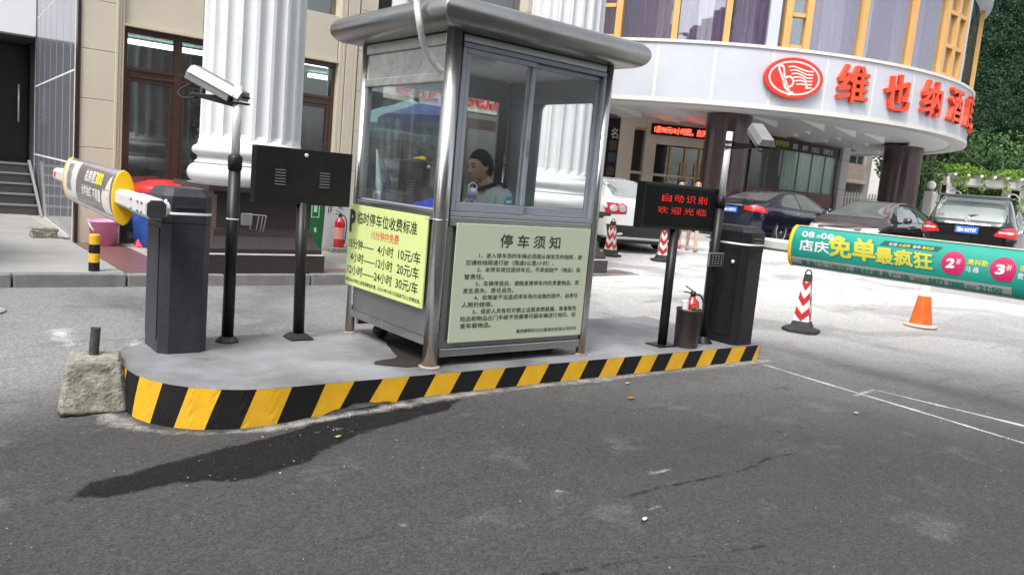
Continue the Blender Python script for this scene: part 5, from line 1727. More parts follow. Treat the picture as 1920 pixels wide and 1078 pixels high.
# curtains and rooms behind
CURS = [mat('purple_curtain', (.055, .012, .08), .8, c2=(.17, .055, .23), ns=2, aniso=(6, 6, .4), sharp=.2), mat('mauve_curtain', (.15, .11, .19), .8, c2=(.28, .23, .33), ns=2, aniso=(6, 6, .4), sharp=.2), mat('grey_sheer_curtain', (.34, .34, .37), .8, c2=(.48, .48, .51), ns=2, aniso=(7, 7, .4), sharp=.2), mat('blue_curtain', (.03, .03, .11), .8, c2=(.07, .07, .2), ns=2, aniso=(6, 6, .4), sharp=.2), mat('teal_curtain', (.03, .16, .18), .8, c2=(.08, .26, .28), ns=2, aniso=(6, 6, .4), sharp=.2)]
cr_ = random.Random(11)
a = -160.0
seq = [1, 0, 3, 0, 1, 0, 2, 0, 1, 0, 2, 4, 0, 1, 0, 2, 0, 1]
ci = 0
while a < -50:
    w = cr_.uniform(2.0, 4.6)
    b = MB(); n = int(w * 5)
    lo = [b.b.verts.new(pol(a + w * i / n, 9.15 + .055 * sin(i * 1.25) + .03 * sin(i * .4), 5.57)) for i in range(n + 1)]
    hi = [b.b.verts.new(pol(a + w * i / n, 9.15 + .055 * sin(i * 1.25), 8.2)) for i in range(n + 1)]
    b.skin(lo, hi, closed=False)
    b.build('curtain', CURS[seq[ci % len(seq)]], ht)
    ci += 1
    a += w
arc_slab('room_wall', -200, 10, 7.4, 7.5, 5.5, 8.3, mat('room_wall', (.16, .13, .19), .8, c2=(.26, .24, .30), ns=.6), n=40)
disc('room_floor', 9.3, 5.55, ROOMG)
disc('room_ceiling', 9.4, 8.26, SOFF)
arc_slab('cornice', -200, 10, 9.3, 9.68, 8.26, 8.36, PANL, n=60)
arc_slab('cornice', -200, 10, 9.3, 9.78, 8.365, 8.6, PANL, n=60)
arc_slab('upper_wall', -200, 10, 9.2, 9.6, 8.61, 12.5, PANL, n=60)
disc('roof', 9.6, 12.5, SOFF)
# body of the hotel behind
box('wall', HWALL, ht, 14.5, 24.5, .3, 27.5, 34, 12.4)
# entrance wall facing the camera
A_ = Vector((19.3, 19.3, 0)); E_ = Vector((.866, -.5, 0)); N_ = Vector((-.5, -.866, 0))
def W(s, z, d=0.0):
    p = A_ + E_ * s + N_ * d
    return Vector((p.x, p.y, z))
def wbox(name, s0, s1, z0, z1, d0, d1, m, bev=0.0, parent=ht):
    b = MB()
    b.prism([(0, 0), (s1 - s0, 0), (s1 - s0, z1 - z0), (0, z1 - z0)], W(s0, z0, d0), E_, (0, 0, 1), N_ * (d1 - d0))
    return b.build(name, m, parent, bev)
wbox('wall', -4.0, -.16, .5, 4.06, -.3, 0, ROOMD)
wbox('pier', .20, .70, .5, 4.055, -.3, .12, HWALL, .01)
wbox('pier', 1.13, 1.50, .5, 4.055, -.3, .06, HWALL, .01)
wbox('lintel', 1.502, 3.9, 3.14, 4.055, -.3, .05, HWALL, .01)
wbox('pier', 3.55, 4.5, .5, 3.138, -.3, .05, HWALL, .01)
wbox('lintel', 3.902, 4.5, 3.142, 4.055, -.3, .05, HWALL, .01)
wbox('lintel', .702, 1.128, 3.62, 4.055, -.3, .0, HWALL)
wbox('gold_strip', .703, 1.127, 3.545, 3.618, -.1, .02, GOLD)
wbox('pane', .703, 1.127, .6, 3.54, -.12, -.11, GLSD)
wbox('transom', .703, 1.127, 2.09, 2.18, -.105, -.06, HWALL)
for s0, s1 in ((1.55, 2.05), (2.11, 2.58), (2.64, 3.09), (3.15, 3.50)):
    wbox('pane', s0, s1, .75, 3.1, -.12, -.11, GLSD)
for s0 in (1.505, 2.055, 2.585, 3.095, 3.505):
    wbox('door_frame', s0, s0 + .045, .7, 3.13, -.14, -.04, GOLD if s0 > 2 else HWALL, .004)
wbox('door_rail', 1.552, 3.50, 2.08, 2.16, -.108, -.05, HWALL)
for s0 in (2.52, 2.68, 3.03, 3.19):
    b = MB(); b.tube([W(s0, 1.3, .0), W(s0, 2.6, .0)], .02, 8); b.build('door_handle', GOLD, ht)
wbox('room_wall', -4, 6.2, .5, 4.05, -5.0, -4.9, mat('warm_dark_room', (.05, .038, .025), .8, c2=(.12, .09, .03), ns=.9))
wbox('threshold', 1.5, 3.6, .5, .72, -.3, .25, HWALL)
tk = thing('led_ticker', 'red glowing scrolling message board above the hotel entrance doors', 'display', tuple(W(2.6, 3.45, .1)))
wbox('housing', 1.27, 3.75, 3.44, 3.80, .055, .16, BLK, .006, tk)
LEDT = mat('bright_red_led', (.5, .02, .01), .5, em=(1, .035, .02), es=5.5)
text('1房98元/4小时起，白天房128', LEDT, tk, W(1.36, 3.50, .161), E_, (0, 0, 1), 2.3, .23, bold=.02)
ns_ = thing('vertical_sign', 'tall dark display panel with one pale character beside the hotel entrance', 'sign', tuple(W(0, .6, 0)))
wbox('panel', -.155, .195, .62, 3.85, -.1, .05, BLK, .004, ns_)
text('名', PRW, ns_, W(-.09, 3.18, .051), E_, (0, 0, 1), .24, .34, bold=.02)
for i, zz_ in enumerate((1.5, 1.95, 2.4, 2.8)):
    wbox('poster', -.11, .15, zz_, zz_ + .3, .0505, .055, [mat('poster_blue', (.05, .07, .12), .5), mat('poster_brown', (.10, .05, .04), .5)][i % 2], 0, ns_)

# glass storefront under the canopy
sf = thing('storefront', 'green glass storefront with a black lettered fascia under the canopy', 'shopfront', (26.4, 16.9, .8))
box('fascia_board', mat('black_brown_sign', (.022, .012, .012), .4), sf, 23.6, 16.86, 3.46, 29.3, 16.95, 3.86, .01)
for x0, x1 in ((23.72, 24.65), (24.68, 25.6), (25.63, 26.6), (26.63, 27.5), (27.53, 28.4), (28.43, 29.28)):
    box('pane', GLSG, sf, x0, 16.92, 2.06, x1, 16.935, 3.455)
for x in (23.69, 24.665, 25.615, 26.615, 27.515, 28.415, 29.29):
    box('mullion', ALUD, sf, x - .012, 16.90, 2.06, x + .012, 16.95, 3.455)
box('base_wall', mat('dark_red_wall', (.10, .03, .03), .4, c2=(.14, .05, .045), ns=2), sf, 23.6, 16.86, .7, 29.3, 17.0, 2.05, .005)
PGC = mat('pale_green_curtain', (.42, .54, .48), .8, c2=(.58, .70, .63), ns=2, aniso=(6, 6, .3), sharp=.2)
b = MB(); n = 60
lo = [b.b.verts.new((25.7 + 3.6 * i / n, 16.985 + .025 * sin(i * 1.1), 2.0)) for i in range(n + 1)]
hi = [b.b.verts.new((25.7 + 3.6 * i / n, 16.985 + .025 * sin(i * 1.1), 3.6)) for i in range(n + 1)]
b.skin(lo, hi, closed=False); b.build('curtain', PGC, sf)
box('back_wall', ROOMD, sf, 23.6, 19.5, .7, 29.3, 19.6, 4.0)
YTX = mat('yellow_sign_text', (.65, .42, .05), .5)
b = MB(); b.lathe((24.55, 16.858, 3.66), [(.13, -.0), (.13, .012), (.001, .014)], 20, M=Matrix.Rotation(pi / 2, 3, 'X') @ Matrix.Diagonal((1.4, 1, 1))); b.build('emblem', mat('rose_emblem', (.45, .03, .10), .4), sf)
text('金伊丽莎', YTX, sf, (24.95, 16.858, 3.56), (1, 0, 0), (0, 0, 1), .85, .2, bold=.02)
for i, (tx, w_) in enumerate((('美容', .32), ('美甲', .34), ('化妆品', .50), ('纹绣艺术', .68))):
    text(tx, PRW, sf, ((26.05, 26.68, 27.3, 28.1)[i], 16.858, 3.54), (1, 0, 0), (0, 0, 1), w_, .2, bold=.02)
box('end_column', WBND, sf, 29.32, 16.75, .75, 29.85, 17.2, 4.05, .01)
box('joint', ALU, sf, 29.318, 16.745, 3.42, 29.852, 17.2, 3.44)
box('joint', ALU, sf, 29.318, 16.745, 2.30, 29.852, 17.2, 2.32)

# hotel sign: each raised letter, and the oval emblem
ORG = mat('orange_red_letter', (.78, .075, .022), .4, 0, c2=(.70, .06, .02), ns=3, sharp=.1)
hsg = thing('hotel_sign', 'row of raised orange red characters on the canopy fascia', 'sign', tuple(pol(-94, 9.7, 4.2)))
def cyl_letter(ch_, a, zc, w, h, parent, r=9.645, ext=.13, bold=.022, m=ORG):
    def wp(u, v, c_):
        an = a + math.degrees((u - w / 2) / r)
        return pol(an, r + c_, zc - h / 2 + v)
    return text(ch_, m, parent, (0, 0, 0), (1, 0, 0), (0, 0, 1), w, h, bold=bold, ext=ext, warp=wp, off=.0, name='letter')
for ch_, a in zip('维也纳酒店', (-112.9, -103.7, -94.7, -85.7, -76.8)):
    cyl_letter(ch_, a, 4.83 if ch_ != '也' else 4.79, .96, .98, hsg)
cyl_letter('®', -71.9, 4.42, .3, .3, hsg)
em = thing('hotel_emblem', 'red oval emblem with a white music staff and clef on the canopy', 'emblem', tuple(pol(-123.3, 9.7, 4.78)))
ae = -123.3
Ue = Vector((-sin(radians(ae)), cos(radians(ae)), 0)); Ve = Vector((0, 0, 1)); Ne = Vector((cos(radians(ae)), sin(radians(ae)), 0))
Oe = pol(ae, 9.66, 4.78)
def ell(rx, rz, n=48): return [(rx * cos(2 * pi * k / n), rz * sin(2 * pi * k / n)) for k in range(n)]
b = MB(); b.prism(ell(.80, .53), Oe, Ue, Ve, Ne * .14); b.build('disc', mat('emblem_red', (.70, .035, .02), .35), em, .015)
b = MB()
e1, e2 = ell(.70, .44), ell(.655, .395)
r1 = b.ring([Oe + Ue * u + Ve * v + Ne * .142 for u, v in e1]); r2 = b.ring([Oe + Ue * u + Ve * v + Ne * .142 for u, v in e2])
r3 = b.ring([Oe + Ue * u + Ve * v + Ne * .150 for u, v in e1]); r4 = b.ring([Oe + Ue * u + Ve * v + Ne * .150 for u, v in e2])
b.skin(r1, r3); b.skin(r2, r4); b.skin(r3, r4, smooth=False); b.build('ring', WBND, em)
def flatpath(pts, w):
    P2 = [Vector((p[0], p[1])) for p in pts]
    l, r = [], []
    for i, p in enumerate(P2):
        d = (P2[min(i + 1, len(P2) - 1)] - P2[max(i - 1, 0)]).normalized()
        q = Vector((-d.y, d.x)) * (w[i] if isinstance(w, list) else w) / 2
        l.append(p + q); r.append(p - q)
    return [tuple(x) for x in l] + [tuple(x) for x in r[::-1]]
def draw(pts, w, name):
    sp2 = smooth_path([(p[0], p[1], 0) for p in pts], 5)
    ww = w
    q = MB()
    fp = flatpath([(p.x, p.y) for p in sp2], ww)
    m_ = len(fp) // 2
    A2 = q.ring([Oe + Ue * u + Ve * v + Ne * .151 for u, v in fp[:m_]])
    B2 = q.ring([Oe + Ue * u + Ve * v + Ne * .151 for u, v in fp[m_:][::-1]])
    q.skin(A2, B2, closed=False, smooth=False)
    return q.build(name, WBND, em)
draw([(-.33, .26), (-.42, .30), (-.44, .20), (-.36, .05), (-.28, -.10), (-.16, -.22), (-.05, -.20), (-.02, -.08), (-.10, .02), (-.22, .0), (-.27, -.12), (-.22, -.26), (-.08, -.36), (.02, -.38)], .055, 'clef')
draw([(-.33, .26), (-.30, .16), (-.26, -.02), (-.12, -.30), (-.08, -.42), (-.14, -.43)], .05, 'clef')
for i in range(6):
    v = .24 - i * .085
    u0 = -.20 + .055 * i
    draw([(u0, v + .03), (u0 + .15, v + .055), (u0 + .3, v + .02), (.34, v - .035), (.50, v - .02)], .036, 'staff_line')

# ------------------------------------------------------------ cars
GLCAR = mat('car_glass', (.16, .19, .18), .05, .55, c2=(.24, .27, .26), ns=1.1, spec=.9, coat=.6)
TYRE = mat('tyre_rubber', (.018, .018, .018), .8, 0, c2=(.03, .03, .03), ns=14)
RIM = mat('alloy_rim', (.60, .60, .61), .35, .35)
CHR = mat('chrome', (.75, .75, .76), .12, 1.0)
TAIL = mat('red_lens', (.42, .008, .012), .12, 0, coat=.8, c2=(.55, .03, .03), ns=14)
HEADL = mat('clear_lens', (.55, .58, .6), .08, .3, coat=.8)
PLB = mat('blue_plate', (.02, .12, .50), .4)
PLW = mat('plate_text', (.75, .78, .8), .4)
TRIM = mat('black_trim', (.015, .015, .016), .5)
def lerp_tab(tab, x):
    if x <= tab[0][0]: return tab[0][1]
    for (x0, y0), (x1, y1) in zip(tab, tab[1:]):
        if x <= x1:
            t = (x - x0) / (x1 - x0)
            return y0 + (y1 - y0) * t
    return tab[-1][1]
def smt(tab, x, k=.07):
    return (lerp_tab(tab, x - k) + 2 * lerp_tab(tab, x) + lerp_tab(tab, x + k)) / 4 + 0 * x
def make_car(label, loc, rz, paint, L, Wd, top, belt, hw, zb=.20, whl=(-1.35, 1.45), wr=.33, plate=None, tail=None, rearwin=None, frontwin=None, sides=(), extra=None, cat='car', group=None, tumble=.30, head=None, name='parked_car'):
    t = thing(name, label, cat, loc, rotz=rz, group=group)
    rnd_ = .30 if 'white sedan' in label else .20
    xs_ = [-L / 2, -L / 2 + .015, -L / 2 + .04, -L / 2 + .08, -L / 2 + .13] + [(-L / 2 + .2 + (L - .4) * i / 52) for i in range(53)] + [L / 2 - .12, L / 2 - .06, L / 2 - .02, L / 2]
    b = MB()
    rings = []
    for x in xs_:
        e = min(x + L / 2, L / 2 - x)
        edge = 1 - sqrt(max(0, 1 - (1 - min(1, e / .32)) ** 2)) if e < .32 else 0
        w = smt(hw, x) - rnd_ * edge
        zt = smt(top, x) - .05 * edge
        bl_ = min(smt(belt, x), zt - .02) - .02 * edge
        z0 = zb + .10 * edge
        h = zt - bl_
        f = min(1, max(0, h / .42))
        wt = w - .07 - tumble * f
        half = [(0, z0), (w - .16, z0), (w - .03, z0 + .06), (w - .005, z0 + .22), (w, bl_ * .62 + z0 * .38), (w - .004, bl_ - .10), (w - .035, bl_ - .015),
                (w - .055 - (w - .055 - wt) * .06, bl_ + h * .05), (w - .055 - (w - .055 - wt) * .5, bl_ + h * .50), (wt + .02, bl_ + h * .86), (wt - .04, bl_ + h * .955), (wt - .15, bl_ + h * .985), (wt * .45, bl_ + h), (0, bl_ + h * 1.0)]
        ring = [(x, y, z) for y, z in half] + [(x, -y, z) for y, z in half[-2:0:-1]]
        rings.append(b.ring(ring))
    for p, q in zip(rings, rings[1:]):
        b.skin(p, q)
    b.cap(rings[0][::-1]); b.cap(rings[-1])
    bmesh.ops.recalc_face_normals(b.b, faces=b.b.faces)
    bvh = BVHTree.FromBMesh(b.b)
    body = b.build('body', [paint, TRIM], t, local=True)
    # wheel wells cut by boolean
    cutter = MB()
    for wx in whl:
        for sy in (-1, 1):
            M3 = Matrix.Rotation(pi / 2, 3, 'X')
            yc = sy * (Wd / 2 + .2)
            cutter.lathe((wx, sy * (Wd / 2 - .26) if sy > 0 else -Wd / 2 - .3, wr + .01), [(wr + .055, 0), (wr + .055, .56)], 28, M=Matrix.Rotation(-pi / 2, 3, 'X'))
    cut = cutter.build('cut', TRIM, None, local=True)
    md = body.modifiers.new('wells', 'BOOLEAN'); md.object = cut; md.operation = 'DIFFERENCE'; md.solver = 'EXACT'
    dg = bpy.context.evaluated_depsgraph_get(); dg.update()
    nm = bpy.data.meshes.new_from_object(body.evaluated_get(dg))
    body.modifiers.clear(); body.data = nm
    bpy.data.objects.remove(cut, do_unlink=True)
    es_ = body.modifiers.new('split', 'EDGE_SPLIT'); es_.split_angle = radians(42)
    # underbody
    MB().box(-L / 2 + .25, -Wd / 2 + .28, zb - .06, L / 2 - .25, Wd / 2 - .28, zb + .25).build('underbody', TRIM, t, local=True)
    # wheels
    w1 = None
    for wx in whl:
        for sy in (-1, 1):
            wb = bpy.data.objects
            if w1 is None:
                q = MB(); q.lathe((0, 0, 0), [(wr * .68, -.105), (wr * .93, -.11), (wr, -.085), (wr, .085), (wr * .93, .11), (wr * .68, .105)], 36)
                w1 = q.build('wheel', TYRE, t, local=True)
                q = MB(); q.lathe((0, 0, 0), [(wr * .68, .04), (wr * .70, .108), (wr * .64, .10), (wr * .62, .02), (.001, .02)], 32, caps=False)
                q.build('rim_barrel', ALUD, w1, local=True)
                q = MB()
                for k_ in range(7):
                    a = 2 * pi * k_ / 7
                    for da in (-.10, .10):
                        Mr = Matrix.Rotation(a, 4, 'Z')
                        q.prism([(.03, -.014 + da * .2), (wr * .68, -.016 + da * .55), (wr * .68, .016 + da * .55), (.03, .014 + da * .2)], Mr @ Vector((0, 0, .075)), Mr @ Vector((1, 0, 0)), Mr @ Vector((0, 1, 0)), (0, 0, .024))
                q.lathe((0, 0, .06), [(.055, 0), (.055, .045), (.02, .05), (.001, .05)], 16)
                q.lathe((0, 0, 0), [(wr * .66, .06), (wr * .71, .09), (wr * .71, .112), (wr * .665, .112), (wr * .66, .06)], 32, caps=False)
                q.build('rim', RIM, w1, local=True)
                wcur = w1
            else:
                wcur = copy_tree(w1, t)
            wcur.location = (wx, sy * (Wd / 2 - .125), wr)
            wcur.rotation_euler = (-sy * pi / 2, 0, 0)
    def decal(nm_, poly, direction, m, off=.006, cell=.07, parent=None):
        """poly given in the plane seen when looking along direction; laid on the body"""
        d = {'rear': Vector((1, 0, 0)), 'front': Vector((-1, 0, 0)), 'left': Vector((0, -1, 0)), 'right': Vector((0, 1, 0))}[direction]
        bb = bmesh.new()
        def to3(p):
            if direction in ('rear', 'front'): return Vector((0, p[0], p[1]))
            return Vector((p[0], 0, p[1]))
        ax = 1 if direction in ('rear', 'front') else 0
        bb.faces.new([bb.verts.new(to3(p)) for p in poly])
        for a_, lo, hi in ((ax, min(p[0] for p in poly), max(p[0] for p in poly)), (2, min(p[1] for p in poly), max(p[1] for p in poly))):
            q = lo + cell
            while q < hi:
                co = [0, 0, 0]; no = [0, 0, 0]; co[a_] = q; no[a_] = 1
                bmesh.ops.bisect_plane(bb, geom=list(bb.verts) + list(bb.edges) + list(bb.faces), plane_co=co, plane_no=no)
                q += cell
        bad = []
        for v in bb.verts:
            o_ = v.co - d * 6
            hit = bvh.ray_cast(o_, d)
            if hit[0] is None or (nm_ in ('tail_light', 'light_ring', 'headlight', 'bumper_trim') and abs(abs(hit[0].x) - L / 2) > .40):
                bad.append(v); continue
            nn = hit[1]
            if nn.dot(d) > 0: nn = -nn
            v.co = hit[0] + nn * off
        bmesh.ops.delete(bb, geom=bad, context='VERTS')
        for f in bb.faces: f.smooth = True
        k_ = MB(); k_.b.free(); k_.b = bb
        bmesh.ops.recalc_face_normals(bb, faces=bb.faces)
        return k_.build(nm_, m, parent or t, local=True)
    if rearwin: decal('rear_window', rearwin, 'rear', GLCAR)
    if frontwin: decal('windscreen', frontwin, 'front', GLCAR)
    for poly in sides:
        decal('side_window', poly, 'left', GLCAR)
        decal('side_window', poly, 'right', GLCAR)
    if tail:
        for poly in tail:
            decal('tail_light', poly, 'rear', TAIL, .008, .04)
            decal('tail_light', [(-y, z) for y, z in poly], 'rear', TAIL, .008, .04)
    if head:
        for poly in head:
            decal('headlight', poly, 'front', HEADL, .008, .04)
            decal('headlight', [(-y, z) for y, z in poly], 'front', HEADL, .008, .04)
    if plate:
        zc, txt, side, mpl = plate
        sx = -1 if side == 'rear' else 1
        X = -L / 2 - .012 if sx < 0 else L / 2 + .012
        pb_ = MB().box(X - .008, -.225, zc - .075, X + .008, .225, zc + .075).build('number_plate', mpl, t, .004, local=True)
        if sx < 0:
            text(txt, PLW if mpl is PLB else INK, pb_, (X - .008, .19, zc - .05), (0, -1, 0), (0, 0, 1), .38, .10, bold=.03, local=True)
        else:
            text(txt, PLW, pb_, (X + .008, -.19, zc - .05), (0, 1, 0), (0, 0, 1), .38, .10, bold=.03, local=True)
    # mirrors
    for sy in (-1, 1):
        xm = extra.get('mirror', .75) if extra else .75
        zm = smt(belt, xm) + .09
        q = MB(); q.lathe((0, 0, 0), [(.001, -.10), (.05, -.09), (.075, -.04), (.078, .03), (.06, .085), (.001, .10)], 14, M=Matrix.Diagonal((.9, 1, 1)))
        mm_ = q.build('mirror', paint, t, local=True, smooth=True)
        mm_.location = (xm, sy * (smt(hw, xm) + .10), zm); mm_.rotation_euler = (pi / 2, 0, 0)
    # rocker and window trim, handles
    for sy in (-1, 1):
        for xh in (extra.get('handles', (-.55, .35)) if extra else (-.55, .35)):
            MB().box(xh - .09, sy * (smt(hw, xh) + .004) - .012, smt(belt, xh) - .13, xh + .09, sy * (smt(hw, xh) + .004) + .012, smt(belt, xh) - .10).build('door_handle', CHR if extra and extra.get('chrome') else paint, t, .006, local=True)
    return t, decal, body
def uv(ang): return radians(ang)
# white sedan, seen from behind
WCAR = mat('white_car_paint', (.78, .79, .79), .25, 0, coat=.8)
topS = [(-2.3, .90), (-2.24, .97), (-2.0, 1.02), (-1.75, 1.06), (-1.35, 1.21), (-.85, 1.385), (-.3, 1.455), (.3, 1.43), (.62, 1.36), (1.35, 1.02), (1.5, .985), (2.1, .84), (2.3, .66)]
beltS = [(-2.3, .93), (-1.8, .96), (-1.0, .955), (.9, .90), (1.5, .90), (2.3, .66)]
hwS = [(-2.3, .80), (-2.1, .87), (-1.4, .895), (1.5, .89), (2.1, .84), (2.3, .72)]
swin = [[(-1.35, .98), (-.42, .965), (-.42, 1.34), (-.72, 1.33), (-1.15, 1.16)], [(-.36, .965), (.45, .955), (.98, .94), (.55, 1.26), (.25, 1.335), (-.36, 1.35)]]
vw, dec, body = make_car('white sedan parked with its rear to the camera behind the guard booth', (12.90, 12.95, ground_z(12.8, 12.9)), radians(69), WCAR, 4.6, 1.79, topS, beltS, hwS, plate=(.80, '粤B·P5W21', 'rear', mat('white_plate', (.7, .72, .75), .4)), tumble=.36,
    tail=[[(.52, .72), (.86, .70), (.88, .92), (.60, .93), (.52, .88)]], rearwin=[(-.60, 1.06), (.60, 1.06), (.48, 1.37), (-.48, 1.37)], frontwin=[(-.66, .98), (.66, .98), (.50, 1.36), (-.50, 1.36)], sides=swin, extra={'mirror': .85})
for y_ in (.60, .75):
    for s_ in (1, -1):
        dec('light_ring', [(s_ * y_ + .065 * cos(a), .82 + .065 * sin(a)) for a in [pi * k / 8 for k in range(16)]], 'rear', HEADL, .012, .05)
dec('bumper_trim', [(-.80, .28), (.80, .28), (.84, .50), (-.84, .50)], 'rear', TRIM, .01, .1)
b = MB(); b.lathe((-2.315, 0, .955), [(.045, 0), (.045, .01), (.03, .012)], 20, M=Matrix.Rotation(-pi / 2, 3, 'Y')); b.build('badge', CHR, vw, local=True)
# dark blue sedan
BCAR = mat('dark_blue_car_paint', (.012, .014, .032), .14, .35, coat=1.0)
topB = [(-2.48, .98), (-2.44, 1.03), (-2.0, 1.07), (-1.6, 1.17), (-1.0, 1.36), (-.4, 1.45), (.25, 1.43), (.6, 1.34), (1.25, 1.04), (1.45, .99), (2.2, .84), (2.48, .60)]
beltB = [(-2.48, .95), (-1.9, .99), (-1.3, .97), (-.2, .93), (1.0, .93), (1.5, .90), (2.48, .60)]
hwB = [(-2.48, .78), (-2.25, .90), (-1.5, .965), (-.3, .93), (1.5, .95), (2.2, .88), (2.48, .72)]
swb = [[(-1.45, 1.03), (-.42, .965), (-.42, 1.36), (-.8, 1.34), (-1.2, 1.20)], [(-.36, .965), (.5, .955), (.95, .95), (.5, 1.28), (.2, 1.36), (-.36, 1.38)]]
bc, dec, body = make_car('dark blue sedan with chrome trim parked under the canopy near the left pillar', (20.2, 13.22, ground_z(19.9, 13.1)), radians(3), BCAR, 4.97, 1.93, topB, beltB, hwB, plate=(.83, '湘A·A5R7U', 'rear', PLB), whl=(-1.42, 1.55), wr=.355,
    tail=[[(.42, .85), (.90, .80), (.93, .93), (.70, .985), (.42, .94)]], rearwin=[(-.64, 1.12), (.64, 1.12), (.50, 1.39), (-.50, 1.39)], frontwin=[(-.70, 1.0), (.70, 1.0), (.52, 1.36), (-.52, 1.36)], sides=swb, extra={'mirror': .80, 'chrome': 1})
dec('chrome_strip', [(-.36, .945), (.36, .945), (.36, .965), (-.36, .965)], 'rear', CHR, .012, .1)
dec('bumper_trim', [(-.70, .26), (.70, .26), (.60, .40), (-.60, .40)], 'rear', TRIM, .01, .1)
q = MB(); q.prism([(-.02, 0), (.05, 0), (-.03, .06)], (-1.0, 0, 1.37), (1, 0, 0), (0, 0, 1), (0, .012, 0)); q.build('antenna_fin', BCAR, bc, local=True)
# dark sedan facing the camera side
DCAR = mat('black_brown_car_paint', (.05, .042, .044), .12, .5, coat=1.0)
dc, dec, body = make_car('black sedan facing forward, parked between the blue sedan and the black off-roader', (20.5, 10.45, ground_z(20.3, 10.3)), radians(186), DCAR, 4.8, 1.86, topS and [(x * 1.045, z) for x, z in topS], [(x * 1.045, z) for x, z in beltS], [(x * 1.045, w * 1.035) for x, w in hwS], plate=(.5, '湘A·6K82B', 'front', PLB), whl=(-1.4, 1.45),
    tail=[[(.55, .72), (.88, .70), (.90, .92), (.60, .93)]], head=[[(.50, .62), (.84, .60), (.86, .76), (.55, .72)]], rearwin=[(-.62, 1.06), (.62, 1.06), (.50, 1.37), (-.50, 1.37)], frontwin=[(-.72, .985), (.72, .985), (.53, 1.375), (-.53, 1.375)], sides=[[(x * 1.045, z) for x, z in p] for p in swin], extra={'mirror': .88, 'chrome': 1})
dec('grille', [(-.34, .44), (.34, .44), (.38, .68), (-.38, .68)], 'front', CHR, .01, .1)
# black off-roader
KCAR = mat('black_car_paint', (.008, .008, .009), .12, .2, coat=1.0)
topK = [(-2.4, 1.12), (-2.38, 1.16), (-2.28, 1.30), (-1.95, 1.68), (-1.75, 1.755), (-.6, 1.80), (.2, 1.78), (.55, 1.70), (1.2, 1.20), (1.35, 1.14), (2.1, 1.02), (2.4, .80)]
beltK = [(-2.4, 1.07), (-1.9, 1.10), (.9, 1.05), (1.4, 1.05), (2.4, .80)]
hwK = [(-2.4, .86), (-2.2, .93), (-1.4, .965), (1.5, .95), (2.1, .90), (2.4, .76)]
swk = [[(-1.85, 1.16), (-1.35, 1.12), (-1.35, 1.60), (-1.65, 1.58)], [(-1.28, 1.12), (-.42, 1.10), (-.42, 1.64), (-1.28, 1.62)], [(-.36, 1.10), (.85, 1.08), (.42, 1.60), (.2, 1.65), (-.36, 1.64)]]
kc, dec, body = make_car('black off-roader with roof rails seen from behind above the green boom', (20.85, 8.06, ground_z(20.4, 8.0)), radians(14), KCAR, 4.8, 1.93, topK, beltK, hwK, plate=(.985, '湘A·K0T87', 'rear', PLB), zb=.26, whl=(-1.42, 1.47), wr=.38, tumble=.22,
    tail=[[(.52, .90), (.93, .86), (.95, 1.05), (.80, 1.10), (.58, 1.02)]], rearwin=[(-.74, 1.20), (.74, 1.20), (.64, 1.66), (-.64, 1.66)], frontwin=[(-.72, 1.16), (.72, 1.16), (.60, 1.66), (-.60, 1.66)], sides=swk, extra={'mirror': .95, 'chrome': 1, 'handles': (-.8, .25)})
dec('light_bar', [(.60, .965), (.86, .96), (.86, 1.00), (.62, 1.005)], 'rear', HEADL, .013, .05)
dec('light_bar', [(-.60, .965), (-.86, .96), (-.86, 1.00), (-.62, 1.005)], 'rear', HEADL, .013, .05)
dec('chrome_strip', [(-.44, 1.10), (.44, 1.10), (.44, 1.128), (-.44, 1.128)], 'rear', CHR, .014, .1)
for s_ in (1, -1):
    b = MB(); b.tube(smooth_path([(-1.7, .60 * s_, 1.755), (-1.5, .60 * s_, 1.83), (-.6, .60 * s_, 1.87), (.1, .60 * s_, 1.84), (.3, .60 * s_, 1.76)], 4), .022, 8); b.build('roof_rail', mat('silver_rail', (.7, .7, .7), .25, .9), kc, local=True)
b = MB(); b.prism([(-.72, 0), (.72, 0), (.68, .03), (-.68, .03)], (-2.03, 0, 1.70), (0, 1, 0), (.12, 0, 1), (-.12, 0, .01)); b.build('roof_spoiler', KCAR, kc, .01, local=True)
b = MB(); b.tube([(-2.32, .02, 1.30), (-2.20, -.28, 1.335)], .012, 6); b.build('wiper', TRIM, kc, local=True)
b = MB()
b.tube([(-2.40, .055 * cos(a), 1.20 + .055 * sin(a)) for a in [2 * pi * k / 20 for k in range(21)]], .007, 6)
for a in (pi / 2, pi / 2 + 2 * pi / 3, pi / 2 + 4 * pi / 3):
    b.tube([(-2.40, 0, 1.20), (-2.40, .052 * cos(a), 1.20 + .052 * sin(a))], .007, 6)
b.build('badge', CHR, kc, local=True)
text('ML 350', CHR, kc, (-2.345, .72, 1.24), (0, -1, 0), (0, 0, 1), .24, .06, bold=.02, local=True, off=.05)
b = MB(); b.tube([(-1.3, 0, 1.79), (-1.36, 0, 1.92)], .006, 6); b.build('antenna', TRIM, kc, local=True)
# silver van at the right edge
SCAR = mat('silver_car_paint', (.50, .51, .53), .22, .6, coat=.8)
make_car('silver off-roader with roof rails parked beyond the black one at the right edge', (25.2, 7.5, ground_z(24.8, 7.4)), radians(16), SCAR, 4.7, 1.88, topK, beltK, hwK, zb=.26, whl=(-1.4, 1.45), wr=.37, tumble=.2,
    tail=[[(.55, .9), (.9, .86), (.92, 1.05), (.62, 1.05)]], rearwin=[(-.72, 1.2), (.72, 1.2), (.64, 1.64), (-.64, 1.64)], frontwin=[(-.7, 1.16), (.7, 1.16), (.6, 1.64), (-.6, 1.64)], sides=swk, extra={'mirror': .95, 'handles': (-.8, .25)})

